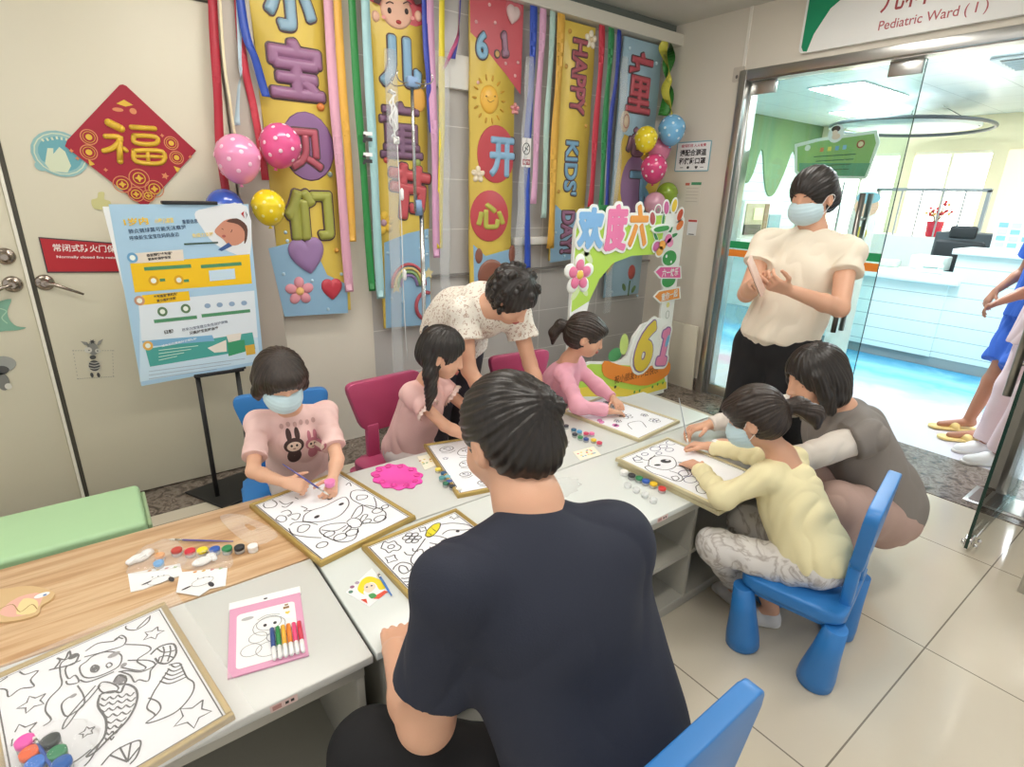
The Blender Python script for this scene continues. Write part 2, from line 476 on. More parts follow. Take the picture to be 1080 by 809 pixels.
# right wall: solid beside the opening and above it
b = MB().use(M_WALL); b.box2((3.85, 2.5, 0), (3.98, 3.16, 2.75)).box2((3.85, -1.2, 2.34), (3.98, 2.5, 2.75)).box2((3.85, -1.2, 0), (3.98, .36, 2.34))
struct(b.build('wall_right'))
struct(MB().box2((3.842, 2.495, 2.33), (3.85, 2.515, 2.75)).box2((3.842, -1.2, 2.325), (3.85, 2.5, 2.345)).build('trim_3', mat('joint_white', 'f0ece2', .4)))
struct(MB().box2((-2.4, -1.6, 2.73), (3.98, 3.3, 2.8)).build('ceiling', M_CEIL))
struct(MB().box2((1.33, 3.045, 2.585), (3.85, 3.16, 2.66)).build('trim_4', mat('rail_cream', 'd8d4c8', .4)))
struct(MB().box2((1.33, 3.12, 2.66), (3.85, 3.16, 2.73)).build('trim_5', mat('cove_shiny', '8f9793', .2, metal=.6)))
# dark base board on the grey tiles and the ledge at dado height
struct(MB().box2((1.33, 3.145, .005), (3.85, 3.16, .1)).build('baseboard_back', M_MARBLE))
struct(MB().box2((3.838, 2.5, .005), (3.85, 3.145, .1)).build('baseboard_right', M_MARBLE))
struct(MB().box2((1.34, 3.135, .985), (3.84, 3.16, 1.0)).build('trim_6', mat('dado_grey', '7f7b78', .4)))
# white boxed ledges behind the banners
struct(MB().box2((1.45, 3.12, 2.08), (2.03, 3.16, 2.26), .004).build('trim_7', mat('ledge_white', 'e4e2dc', .4)))
struct(MB().box2((2.36, 3.10, 1.17), (2.72, 3.16, 1.22), .004).build('trim_8', mat('ledge_white', 'e4e2dc', .4)))
# ceiling lamps of the play area (all but their light is outside the frame)
for i, (x, y, sx, sy) in enumerate(((.3, .3, 1.2, .3), (2.3, .3, 1.2, .3), (-.9, 1.5, 1.2, .3), (1.0, 2.15, 1.2, .3), (2.75, 1.75, .8, .3))):  # last panel is an added fill that brightens the back wall
    t = thing('ceiling_light', 'long white lamp panel in the play area ceiling', 'ceiling light', (x, y, 2.70), 0, 'lamp panels of the play area')
    t['label'] = 'long white lamp panel set in the ceiling ' + ('over the mermaid board side', 'over the chair of the girl in yellow', 'over the green bench', 'over the middle of the craft tables', 'as added fill before the glass doors')[i]
    LB().box((0, 0, .02), (sx, sy, .02), bevel=.004).build('frame', mat('lamp_frame', 'e8e8e8', .4), t)
    LB().box((0, 0, .006), (sx-.05, sy-.05, .008)).build('diffuser', M_LAMP, t)

# ------------------------------------------------------------ fire door (two leaves) in the back wall
d = struct(MB().box2((-1.2, 3.125, .01), (-.225, 3.16, 2.27), .003).build('door_1', M_DOORP))
d2 = struct(MB().box2((-.195, 3.125, .01), (.645, 3.16, 2.27), .003).build('door_2', M_DOORP))
struct(MB().use(mat('highlight_white', 'ece8da', .5)).box2((-.224, 3.118, .01), (-.212, 3.16, 2.27)).use(mat('gap_dark', '4d4a42', .6)).box2((-.212, 3.13, .01), (-.196, 3.16, 2.27)).build('trim_9'))  # white strip paints the highlight on the leaf edge; dark strip is the gap
b = MB().use(mat('frame_grey', 'b9b0a4', .45)).box2((.655, 3.10, .004), (.80, 3.16, 2.36), .006).box2((-1.3, 3.10, 2.28), (.655, 3.16, 2.36), .006)
struct(b.build('trim_10'))
def lever(parent, x, z, dx, label):
    mb = MB().use(mat('worn_nickel', 'a79c92', .22, metal=1))
    R = Matrix.Rotation(PI/2, 4, 'X')
    mb.lathe([(.034, 0), (.034, .006), (.026, .012), (.012, .016), (.012, .045)], (x, 3.125, z), 24, R)
    if dx: mb.tube([(x, 3.085, z), (x+dx*.25, 3.08, z-.006), (x+dx, 3.08, z-.055)], [.009, .008, .005], 8)
    h = mb.build('door_handle', None, parent); h['label'] = label
lever(d, -.27, 1.09, -.12, 'nickel lever handle'); lever(d2, -.165, 1.09, .125, 'nickel lever handle')
lever(d, -.27, 1.205, 0, 'round nickel lock')

# stickers on the fire door
def door_art(): return Art((0, 3.122, 1.2), (1, 0, 0), (0, 0, 1))
a = Art((.25, 3.119, 1.655), (1, 0, 0), (0, 0, 1))
GOLD = colour('e2b83c', .3); RED = colour('a3182f', .35); DRED = colour('7c1022', .4); SALM = colour('d98a5c', .4)
t = thing('fortune_sign', 'red diamond paper sign with a gold fortune character on the cream fire door', 'sign', (.25, 3.115, 1.4))
D = .243
a.view = (60, 90, 6.225)
a.mb.use(RED)
a.slab([(-D, -.012), (-D+.012, -.024), (-.012, -D), (.012, -D), (D-.012, -.012), (D, 0), (D-.012, .012), (.012, D), (0, D+.004), (-.012, D), (-D+.012, .012)], RED, 0, .003, True)
def gc(c, r):   # coin outline
    a.ring(c, r, r, SALM, .004, .0042); a.ring(c, r*.72, r*.72, GOLD, .002, .0042); a.ell(c, r*.4, r*.4, GOLD, .004)
for c, r in (((210, 340), .029), ((210, 440), .029), ((750, 380), .027), ((785, 475), .027)): gc(c, r)
for c in ((95, 430), (320, 555), (690, 330), (875, 470), (135, 480)): a.star(c, .009, None, fill=SALM, h=.0042, n=4)
a.poly([(390, 120), (440, 95), (500, 130), (450, 140)], GOLD, .004); a.ell((400, 160), .02, .008, SALM, .004); a.ell((500, 170), .013, .012, SALM, .004)
a.poly([(205, 480), (250, 520), (215, 530)], GOLD, .004); a.poly([(765, 530), (810, 545), (790, 575)], GOLD, .004)
for c, r in (((430, 650), .034), ((540, 610), .038), ((640, 680), .036), ((520, 715), .03), ((600, 725), .024)):
    a.ring(c, r, r, SALM, .004, .0042); a.ring(c, r*.6, r*.6, GOLD, .004, .0044); a.star(c, r*.45, None, fill=GOLD, h=.0044, n=4)
a.star((710, 595), .016, None, fill=SALM, h=.0042, n=5)
a.build('diamond_panel', t)
a = Art((.25, 3.119, 1.655), (1, 0, 0), (0, 0, 1)); a.view = (60, 90, 6.225)
def puff(pts, wd, m=GOLD, h=.004, hh=.005):
    P = spline([a.uv(*p) for p in pts], 4) if len(pts) > 2 else [a.uv(*p) for p in pts]
    a.mb.use(m).tube([(p.x, p.y, h) for p in P], wd, 8); [a.mb.ball((p.x, p.y, h), wd, 10) for p in (P[0], P[-1])]
for pts, wd in ((((340, 245), (420, 285)), .016), (((320, 335), (420, 345), (370, 410), (310, 430)), .011), (((410, 360), (415, 500)), .012), (((440, 415), (455, 430)), .009),
                (((490, 275), (640, 285)), .011), (((505, 330), (650, 340), (645, 385), (515, 378), (505, 330)), .010), (((505, 430), (690, 435), (685, 510), (520, 500), (505, 430)), .010), (((595, 435), (600, 505)), .008), (((520, 466), (690, 470)), .007)):
    puff(pts, wd)
a.build('character', t)['label'] = 'gold raised character'

t = thing('fire_door_sign', 'red fire door notice with white writing beside the lever handle', 'sign', (-.02, 3.115, 1.13))
a = Art((-.02, 3.121, 1.2), (1, 0, 0), (0, 0, 1))
a.slab([(-.13, -.07), (.16, -.085), (.16, .045), (-.13, .08)], colour('4d3a40'), 0, .0015, True)
a.slab([(-.125, -.064), (.157, -.079), (.157, .040), (-.125, .074)], colour('b5202c'), .0015, .003, True)
a.build('plate', t)
a = Art((-.02, 3.121, 1.2), (1, 0, 0), (0, 0, 1)); W_ = colour('f2e6e2')
a.text('常闭式防火门保持', (.035, .028), .25, .032, W_, .004, .015, -.06, True)
a.build('lettering', t)
a = Art((-.02, 3.121, 1.2), (1, 0, 0), (0, 0, 1)); a.text('Normally closed fire resistant', (.035, -.012), .24, .014, W_, .004, .02, -.06, True)
a.build('lettering', t)

BL1, BL2, CRM = colour('93bdbd'), colour('6aa9b4'), colour('d3dcc0')
a = Art((.0, 3.122, 1.63), (1, 0, 0), (0, 0, 1)); a.view = (0, 0, 4)
a.ell((255, 650), .095, .090, BL1, .0006); a.ell((255, 650), .072, .068, BL2, .001)
a.poly([(190, 690), (200, 625), (225, 625), (225, 650), (250, 620), (275, 640), (300, 700), (285, 728), (215, 722)], CRM, .0014)
a.ring((255, 650), .084, .079, CRM, .004, .0014)
for i in range(7): a.quad((180+i*20, 582-abs(i-3)*-3), .007, .011, CRM, .0018, .5-i*.15)
a.ell((175, 700), .022, .02, BL1, .0012)
tag(a.build('round_sticker'), 'round pale blue sticker of a white rabbit half behind the red diamond sign', 'sticker')
a = door_art(); a.view = (0, 200, 4)
a.poly([(385, 45), (410, 35), (415, 12), (440, 12), (440, 40), (465, 50), (465, 80), (400, 82)], colour('cdc98e'), .0008, smooth=4)
tag(a.build('wall_sticker'), 'faded yellow green sticker below the red diamond sign', 'sticker')
G1_, G2_, G3_ = colour('8f8f8a'), colour('4f4f50'), colour('d8d6cc')
a = door_art(); a.view = (0, 260, 5.055)
for i in range(16):
    t_ = i/15; a.quad((390+215*t_, 555), .006, .002, G1_, .001); a.quad((415+190*t_, 705-12*t_), .006, .002, G1_, .001)
for i in range(9):
    t_ = i/8; a.quad((390+25*t_, 555+150*t_), .002, .005, G1_, .001); a.quad((600+5*t_, 555+135*t_), .002, .005, G1_, .001)
a.ell((503, 635), .021, .026, G2_, .0010); a.ell((490, 685), .006, .012, G2_, .001); a.ell((525, 685), .006, .012, G2_, .001)
for i in range(4): a.stroke([(465, 612+i*15), (503, 622+i*15), (542, 610+i*15)], G3_, .003, .0014)
a.ell((495, 545), .02, .03, G1_, .0012); a.ell((495, 590), .012, .010, G2_, .0014)
a.ell((470, 552), .014, .014, G3_, .0016); a.ell((522, 556), .011, .011, G3_, .0016); a.ell((475, 553), .003, .003, G2_, .002); a.ell((520, 556), .003, .003, G2_, .002)
a.poly([(430, 505), (465, 510), (475, 530), (450, 525)], G1_, .0012); a.poly([(550, 492), (525, 505), (515, 530), (535, 520)], G1_, .0012); a.star((492, 508), .012, None, fill=G2_, h=.0016, n=6)
tag(a.build('zebra_sticker'), 'grey cartoon zebra sticker with dotted square on the fire door', 'sticker')
a = door_art(); a.view = (0, 260, 5.055)
a.poly([(-60, 330), (-20, 300), (60, 280), (40, 340), (50, 390), (90, 425), (140, 432), (100, 445), (30, 450), (-60, 450)], colour('7fae97'), .001, smooth=3)
a.stroke([(0, 330), (35, 345), (10, 380), (40, 410)], colour('a9cdb5'), .004, .0014)
tag(a.build('crocodile_sticker'), 'green crocodile sticker cut by the left edge of the door', 'sticker')
a = door_art(); a.view = (0, 260, 5.055)
a.ell((5, 628), .05, .036, colour('9d9f9b'), .001); a.ell((15, 720), .022, .04, colour('7b7c79'), .0012); a.ell((0, 660), .03, .02, G2_, .0012); a.ell((45, 745), .012, .014, G3_, .0014)
tag(a.build('elephant_sticker'), 'grey animal sticker low on the left door leaf', 'sticker')

# ------------------------------------------------------------ steel frame and glass doors
b = MB().use(M_STEEL).box2((3.80, 2.445, .004), (3.98, 2.50, 2.34), .003).box2((3.80, .36, 2.28), (3.98, 2.445, 2.34), .003).box2((3.80, .36, .004), (3.98, .41, 2.28), .003)
struct(b.build('trim_11'))
struct(MB().use(M_DSTEEL).box2((3.82, .42, 2.272), (3.9, 2.44, 2.282)).build('trim_12'))
def glass_door(name, n, a0, a1, axis):
    """leaf between a0 and a1 along y (closed) or x (open)"""
    g = MB()
    if axis == 'y': g.box2((3.866, a0, .02), (3.878, a1, 2.262))
    else: g.box2((a0, .449, .02), (a1, .461, 2.262))
    g = struct(g.build(name, M_GLASS)); e = MB().use(M_GEDGE)
    if axis == 'y': e.box2((3.8655, a0-.002, .02), (3.8785, a0, 2.262))
    else: e.box2((a0-.003, .4485, .02), (a0, .4615, 2.262))
    e.build('glass_edge', None, g)
    return g
gl = glass_door('door_3', 3, 1.40, 2.425, 'y'); gr = glass_door('door_4', 4, 2.985, 3.80, 'x')
for y in (1.41, 2.26):
    MB().use(M_STEEL).box2((3.855, y, 2.19), (3.89, y+.17, 2.27), .003).build('patch_fitting', None, gl)
MB().use(M_STEEL).box2((3.862, 2.425, .01), (3.885, 2.44, 2.262), .002).build('edge_strip', None, gl)
MB().use(M_STEEL).box2((3.855, 2.26, .012), (3.89, 2.42, .09), .003).build('patch_fitting', None, gl)
def pull(parent, p, off, z0, z1):
    for s_ in (1, -1):
        q = Vector(p)+Vector(off)*s_; mb = MB().use(M_DSTEEL).tube([(q.x, q.y, z0), (q.x, q.y, z1)], .016, 14)
        for z in (z0+.15, z1-.15): mb.tube([(p[0], p[1], z), (q.x, q.y, z)], .009, 10)
        mb.build('pull_handle', None, parent)
pull(gl, (3.872, 1.555), (.055, 0), .70, 1.56); pull(gr, (3.12, .455), (0, .055), .72, 1.60)
# green and orange safety stripe on the closed leaf
for j, (z0, z1, c) in enumerate(((1.165, 1.215, '1f9a5d'), (1.105, 1.155, 'f08a2c'))):
    for y0, y1 in ((1.40, 1.50), (2.10, 2.42)):
        o = MB().box2((3.864, y0, z0), (3.8658, y1, z1)).build('safety_stripe', colour(c), gl); o['label'] = ('green' if j == 0 else 'orange')+' safety stripe'
# foot rail of the open leaf
mb = MB().use(mat('chrome', 'dcdcdc', .12, metal=1)).tube([(3.02, .455, .035), (3.80, .47, .05)], .011, 12)
mb.box((3.02, .455, .045), (.07, .03, .045), bevel=.006)
for x, y in ((2.99, .432), (3.05, .432), (2.99, .478), (3.05, .478)): mb.lathe([(.010, 0), (.013, .006), (.010, .014)], (x, y, .045), 12, Matrix.Rotation(PI/2, 4, 'X'))
mb.build('foot_rail', None, gr)['label'] = 'chrome foot rail and clamp'
mb = MB().use(M_STEEL).box2((3.55, .35, .004), (3.8, .62, .010), .002).use(M_DSTEEL).box2((3.57, .37, .010), (3.78, .60, .012))
tag(mb.build('floor_hinge_plate'), 'steel cover plate let into the brown marble threshold by the open glass door', 'floor plate')
mb = MB().use(M_STEEL).box2((2.83, .02, .0), (2.95, .235, .42), .004)
tag(mb.build('steel_post'), 'brushed steel box post at the right edge beside the open glass door', 'post')
a = Art((3.845, 2.535, 2.33), (0, -1, 0), (0, 0, 1)); a.slab(rrect(.085, .09, .008), colour('c9c1b4'), 0, .004, True); a.ell((-.01, -.015), .010, .012, colour('6b6560'), .0045, 0, True)
a.build('clear_wall_plate'); tag(bpy.data.objects['clear_wall_plate'], 'small clear plate on the cream wall at the top corner of the door frame', 'plate')

# ward sign above the door
t = thing('ward_sign', 'long white and green ward sign above the glass doors', 'sign', (3.84, 1.3, 2.40))
a = Art((3.848, 1.30, 2.54), (0, -1, 0), (0, 0, 1)); SG = colour('efefec', .35)
a.slab(rrect(1.63, .31, .03, 6, 0, 0), SG, 0, .03, True)
a.build('panel', t)
a = Art((3.8175, 1.30, 2.54), (0, -1, 0), (0, 0, 1))
GRN = colour('0f8f63')
a.poly([(-.80, .145), (-.80, -.12), (-.785, -.145), (-.76, -.15), (-.735, -.06), (-.66, .06), (-.53, .148), (-.79, .15)], GRN, .001, True)
a.build('green_corner', t)
a = Art((3.8175, 1.30, 2.54), (0, -1, 0), (0, 0, 1)); RD = colour('a23c40')
a.text('儿科一病区', (-.075, .040), .60, .125, RD, .0015, .012, 0, True); a.text('Pediatric Ward ( 1 )', (-.115, -.092), .50, .062, colour('b85c62'), .0015, .006, 0, True)
a.build('lettering', t)

# notices on the right wall
def rw(y, z, name, label, cat='notice'):
    return Art((3.848, y, z), (0, -1, 0), (0, 0, 1))
a = rw(2.835, 1.81, '', ''); a.slab(rrect(.31, .215, .01), colour('7fb4c4'), 0, .003, True); a.quad((0, 0), .295, .20, WHITE, .0035, 0, True)
a.text('请配合测温', (.0, .028), .24, .048, BLACK, .004, .03, 0, True); a.text('和佩戴口罩', (0, -.032), .24, .048, BLACK, .004, .03, 0, True); a.text('疫情防控 人人有责', (0, .078), .22, .022, colour('c23a55'), .004, .02, 0, True)
a.ell((-.03, -.078), .012, .010, BLACK, .004, 0, True); a.heart((.045, -.078), .014, BLACK, .004, 0, 0, True); a.quad((-.09, -.078), .03, .004, BLACK, .004, 0, True); a.quad((.095, -.078), .03, .004, BLACK, .004, 0, True)
tag(a.build('mask_notice'), 'white notice with a blue border and black writing on the cream wall', 'notice')
a = rw(2.80, 1.54, '', ''); a.slab(rrect(.15, .17, .004), colour('ded8cb'), 0, .002, True); a.quad((.03, .075), .09, .02, colour('4d9a6e'), .0025, 0, True); a.quad((-.05, .07), .04, .018, colour('c96a5a'), .0025, 0, True)
for i in range(5): a.quad((0, .04-i*.024), .11, .003, colour('b8b0a4'), .0025, 0, True)
tag(a.build('small_notice'), 'small cream notice with green heading behind the green balloon', 'notice')
a = rw(2.76, 1.29, '', ''); a.slab(rrect(.085, .12, .004), WHITE, 0, .002, True); a.quad((0, .05), .08, .016, colour('c9564e'), .0025, 0, True); a.quad((0, -.052), .05, .006, BLACK, .0025, 0, True)
tag(a.build('small_notice'), 'tiny white card with red heading below the other wall notices', 'notice')
# ------------------------------------------------------------ festival banners on the back wall
BY, BB, BR_, BP, BO = 'dcc056', '8fb6d2', 'c4505a', '9a6d90', '8f9a4a'
def bcol(c): return colour(c, .32)
OUT = colour('5a4548', .4)
def banner(label, x0, x1, z0, z1, base, y=3.10):
    cx, cz = (x0+x1)/2, (z0+z1)/2
    t = thing('festival_banner', label, 'banner', (cx, y, z0), 0, 'banners hung on the back wall')
    t['_f'] = (cx, y, cz)
    a = bart(t)
    n = 14; P = []
    wv = lambda i: .003*math.sin(i*1.9)
    for i in range(n): P.append((x0-cx+wv(i), z0-cz+(z1-z0)*i/n))
    P.append((x0-cx, z1-cz))
    for i in range(n): P.append((x1-cx+wv(i+5), z1-cz-(z1-z0)*i/n))
    P.append((x1-cx, z0-cz))
    a.slab(P, bcol(base), -.016, 0, True, bevel=.005)
    a.build('panel', t); return t
def bart(t):
    f = t['_f']; return Art((f[0], f[1], f[2]), (1, 0, 0), (0, 0, 1))
def puffy(t, s, c, w_, h_, col, rot=0, name='character', k=.066):
    a = bart(t); q = min(w_, h_) if len(s) == 1 and s not in '１.' else h_; R = k*q
    a.balloon_text(s, c, w_+.014, h_+.014, OUT, R+.006, 0, .001, rot, flat=.0045)
    a.balloon_text(s, c, w_, h_, bcol(col), R, .022*q, .003, rot, zs=1.05)
    a.build(name, t)
def field(t, pts, col, name='colour_field', smooth=3, metres=False):
    a = bart(t); a.poly(pts, bcol(col), .0015, metres, smooth); a.build(name, t)
def lump(t, name, fn):
    a = bart(t); fn(a); a.build(name, t)
def flower(a, c, r, col, cen, n=5, h=.002, ht=.012, metres=False):
    q = a._pts([c], metres)[0]
    for i in range(n):
        an = 2*PI*i/n+.3; a.dome((q.x+r*.62*math.cos(an), q.y+r*.62*math.sin(an)), r*.42, r*.36, col, h, h+ht, True, an)
    a.dome((q.x, q.y), r*.3, r*.3, cen, h+.004, h+ht+.006, True)
def dots(a, cs, r, col, h=.002):
    for c in cs: a.dome(c, r, r, col, h, h+r*.7)

# banner one: small treasures
t = banner('yellow and blue banner with purple and olive characters, nearest the fire door', .80, 1.175, .84, 2.5, BY)
field(t, [(283, 262), (310, 255), (332, 262), (345, 290), (366, 300), (367, 330), (300, 334)], BB, smooth=0)
lump(t, 'bubble', lambda a: (a.dome((325, 155), .135, .165, bcol('8d6796'), .001, .005),))
puffy(t, '小', (305, 0), .24, .27, '8fb0c4'); puffy(t, '宝', (312, 74), .27, .27, BP); puffy(t, '贝', (322, 158), .17, .20, 'b55a6a'); puffy(t, '们', (326, 227), .255, .26, 'a3a650')
lump(t, 'heart', lambda a: a.heart((324, 270), .10, bcol('9c7cab'), .001, .1, .018))
lump(t, 'heart', lambda a: a.heart((350, 305), .062, bcol('c4404e'), .001, 0, .014))
lump(t, 'flower', lambda a: (a.stroke([(315, 318), (312, 332)], bcol('7d9a52'), .008), flower(a, (316, 307), .075, bcol('e39aa5'), bcol('f1c37c'))))
for q_, r_, c_ in (((338, 113), .020, 'd9813e'), ((348, 184), .014, '8d9b93'), ((355, 264), .013, 'd99f42')): lump(t, 'bead', lambda a: dots(a, [q_], r_, bcol(c_)))
for q_ in [(303, 254), (301, 245), (360, 289), (346, 326), (329, 296), (299, 289)]: lump(t, 'bead', lambda a: dots(a, [q_], .009, bcol('b8d4e4')))

# banner two: child's festival
t = banner('yellow and blue banner with a boy\'s face and rainbow behind the drip pole', 1.375, 1.70, .705, 2.62, BY)
field(t, [(405, 256), (430, 246), (452, 241), (455, 342), (407, 346)], BB, smooth=0)
field(t, [(386, -20), (450, -20), (450, 25), (425, 24), (412, 10), (388, 0)], BR_, smooth=2)
def face(a):
    a.dome((418, 12), .092, .082, colour('e8b9a0', .4), .001, .022); a.dome((396, 17), .022, .026, colour('e8b9a0', .4), .001, .014); a.dome((441, 17), .022, .026, colour('e8b9a0', .4), .001, .014)
    a.poly([(392, 3), (395, -20), (440, -20), (444, 5), (436, 6), (430, -6), (418, -3), (404, -6), (398, 6)], colour('4a3130'), .024)
    for p in ((409, 12), (427, 13)): a.dome(p, .011, .014, colour('2e2020'), .020, .026)
    for p in ((403, 19), (433, 20)): a.ell(p, .013, .009, colour('e39a94'), .0215)
    a.dome((419, 24), .016, .010, colour('a83b3b'), .016, .023)
    a.stroke([(405, 5), (409, 3), (413, 5)], colour('4a3130'), .006, .0235); a.stroke([(423, 5), (428, 3), (432, 6)], colour('4a3130'), .006, .0235)
lump(t, 'boy_face', face)
puffy(t, '儿', (422, 66), .25, .25, '86aecb'); puffy(t, '童', (423, 138), .26, .29, '80607c', k=.034); puffy(t, '节', (431, 203), .27, .31, 'c2555c', -.12)
lump(t, 'bubble', lambda a: a.dome((441, 105), .05, .065, bcol('e0a94e'), .001, .010))
lump(t, 'flower', lambda a: flower(a, (404, 235), .065, bcol('e2bd45'), bcol('b795a5'), 6))
lump(t, 'bead', lambda a: (dots(a, [(407, 169)], .016, bcol('c0504a')), dots(a, [(440, 172)], .022, bcol('98a35a')), a.stroke([(415, 169), (436, 169)], bcol('a9a75c'), .006, .002)))
def bow(a):
    c = a.uv(431, 302)
    for r, col in ((.112, 'c15a62'), (.092, 'd9c277'), (.074, '8fae74'), (.056, '8d79a8')):
        a.mb.use(bcol(col)).tube([(c.x+r*math.cos(i*PI/14), c.y+r*math.sin(i*PI/14)*1.2, .006) for i in range(15)], .009, 8)
lump(t, 'rainbow', bow)
for q_ in ((417, 303), (451, 288)): lump(t, 'star', lambda a: a.star(q_, .038, None, rot=.3, h=.012, fill=bcol('d9cb97')))
def arc(a):
    c = a.uv(452, 322); a.mb.use(bcol('b85560')).tube([(c.x-.02+.07*math.cos(i), c.y+.085*math.sin(i), .006) for i in [1.2+.25*k for k in range(15)]], .012, 8)
lump(t, 'arc', arc)
for q_ in [(450, 250), (409, 267), (450, 268), (413, 315), (425, 318), (443, 262)]: lump(t, 'bead', lambda a: dots(a, [q_], .010, bcol('b8d4e4')))

# banner three
t = banner('crimson and yellow banner with 6.1, a smiling sun and red circles', 1.995, 2.325, .905, 2.60, BY)
field(t, [(495, -10), (552, -10), (552, 8), (549, 100), (533, 78), (520, 62), (508, 46), (496, 34)], BR_, smooth=0)
field(t, [(499, 258), (512, 270), (540, 262), (536, 302), (500, 302)], BB, smooth=0)
lump(t, 'heart', lambda a: (a.heart((541, 14), .066, bcol('cc6a74'), .001, -.15, .01), a.heart((540, 16), .052, bcol('d3bcb9'), .008, -.15, .014)))
puffy(t, '6', (508, 48), .085, .145, '82b0cd', k=.11); puffy(t, '１', (532, 47), .05, .135, 'a07c92', .12, k=.11); puffy(t, '.', (524, 57), .034, .036, 'c7a15c')
def sun(a):
    a.dome((516, 105), .068, .080, bcol('efbb4c'), .001, .022); c = a.uv(516, 105)
    for i in range(14):
        an = 2*PI*i/14; a.dome((c.x+.108*math.cos(an), c.y+.12*math.sin(an)), .018, .007, bcol('c99a35'), .001, .008, True, an)
    for p in ((511, 102), (520, 102)): a.dome(p, .004, .005, colour('5b3a28'), .020, .026)
    a.stroke([(512, 106), (515, 108), (519, 106)], colour('5b3a28'), .003, .0235)
lump(t, 'sun', sun)
def disc(a, c, rx, ry):
    q = a.uv(*c); a.mb.use(bcol('c04a52'))
    P = [(min(q.x+rx*math.cos(v), .16), q.y+ry*math.sin(v)) for v in [2*PI*k/30 for k in range(30)]]
    a.mb.prism(P, .001, .008, None, .003)
lump(t, 'disc', lambda a: disc(a, (523, 163), .145, .17)); lump(t, 'disc', lambda a: disc(a, (516, 228), .15, .16))
puffy(t, '开', (529, 166), .20, .24, '8bb4d2'); puffy(t, '心', (517, 228), .23, .17, 'b7b552')
lump(t, 'flower', lambda a: flower(a, (504, 184), .05, bcol('e9dcc4'), bcol('e9dcc4'), 5))
lump(t, 'flower', lambda a: flower(a, (543, 115), .035, bcol('dd9a9a'), bcol('c96a7a'), 5))
lump(t, 'animal_print', lambda a: (a.dome((518, 290), .11, .105, bcol('8d5a4a'), .001, .02), a.dome((540, 268), .03, .06, bcol('8d5a4a'), .001, .015), a.dome((505, 270), .03, .05, bcol('8d5a4a'), .001, .012), a.dome((527, 298), .03, .045, bcol('d9b0a0'), .012, .024)))
for q_ in [(502, 23), (522, 24), (533, 67), (546, 66), (543, 80), (516, 5), (504, 87)]: lump(t, 'bead', lambda a: dots(a, [q_], .010, bcol('e8b7b7')))

# banner four: English lettering reading down
t = banner('narrow banner with HAPPY KIDS\' DAY written sideways', 2.675, 2.995, 1.05, 2.57, BY)
field(t, [(582, 212), (592, 222), (612, 225), (611, 272), (580, 277)], BB, smooth=0)
puffy(t, 'HAPPY', (610, 82), .45, .135, 'a85a66', -PI/2, k=.048)
puffy(t, 'KIDS\'', (602, 178), .36, .125, '78a2bf', -PI/2, k=.055)
puffy(t, 'DAY!', (598, 245), .30, .125, '9a6f8c', -PI/2, k=.055)
lump(t, 'flower', lambda a: flower(a, (623, 42), .055, bcol('ece3cf'), bcol('d9c9a0'), 5))
for q_ in [(601, 33), (597, 70), (618, 133), (589, 202), (617, 110)]: lump(t, 'bead', lambda a: dots(a, [q_], .014, bcol('c89a48')))
for q_ in [(595, 270), (586, 245), (609, 262)]: lump(t, 'bead', lambda a: dots(a, [q_], .010, bcol('b8d4e4')))

# banner five
t = banner('blue banner with a red top character, half hidden by the balloon bunch and photo frame', 3.275, 3.69, .73, 2.57, '9dbccd')
field(t, [(655, 150), (668, 148), (700, 170), (690, 205), (668, 235), (640, 290), (644, 240)], BY, smooth=3)
lump(t, 'bubble', lambda a: a.dome((668, 195), .15, .22, bcol('93749c'), .001, .005))
puffy(t, '童', (675, 88), .27, .40, 'b5505c', -.02, k=.034); puffy(t, '心', (672, 150), .24, .20, '8a6577'); puffy(t, '飞', (673, 202), .24, .30, '6f9dbb'); puffy(t, '扬', (656, 256), .25, .22, '6f7d46')
lump(t, 'lollipop', lambda a: (a.dome((659, 128), .05, .075, bcol('dccab0'), .001, .014), a.ring((659, 128), .03, .045, bcol('b5817a'), .008, .016)))
lump(t, 'tulip', lambda a: (a.dome((666, 287), .042, .060, bcol('b5564e'), .001, .018), a.stroke([(664, 296), (662, 312)], bcol('5f7f4e'), .014, .004), a.dome((658, 303), .018, .035, bcol('5f7f4e'), .001, .01, rot=.5), a.dome((668, 305), .018, .035, bcol('5f7f4e'), .001, .01, rot=-.6)))
for q_ in [(692, 67), (664, 51), (645, 308), (672, 312)]: lump(t, 'bead', lambda a: dots(a, [q_], .012, bcol('c4dce8')))

# ------------------------------------------------------------ paper streamers
def streamer(label, pts, wd, c, y=3.066, group='paper streamers over the banners', twist=0, name='paper_streamer', rough=.4):
    wd *= 1.45; P = spline([at(*p, y=y) for p in pts], 6); mb = MB().use(mat('streamer_'+c, c, rough)); L = []
    for i, p in enumerate(P):
        an = twist*i/len(P)*2*PI + .15*math.sin(i*.7); dx = math.cos(an)*wd/2; dy = math.sin(an)*wd/2
        yo = .006*math.sin(i*.5)
        L.append([(p.x-dx, p.y-dy+yo, p.z), (p.x+dx, p.y+dy+yo, p.z), (p.x+dx, p.y+dy+yo+.0008, p.z), (p.x-dx, p.y-dy+yo+.0008, p.z)])
    mb.rings(L, True, False, True)
    return tag(mb.build(name, None), label, 'streamer', group)
streamer('long red streamer left of the pale pink balloon', [(222, -70), (226, 40), (230, 110), (233, 165), (240, 215)], .026, 'b52a3c')
streamer('blue streamer slanting across the edge of the banner nearest the door', [(246, -70), (258, 30), (270, 65), (281, 102)], .026, '2f4fae', 3.055)
streamer('silver blue streamer ending above the pale pink balloon', [(250, -70), (254, 60), (252, 90), (250, 132)], .024, 'b8cdd9', 3.07, twist=.4)
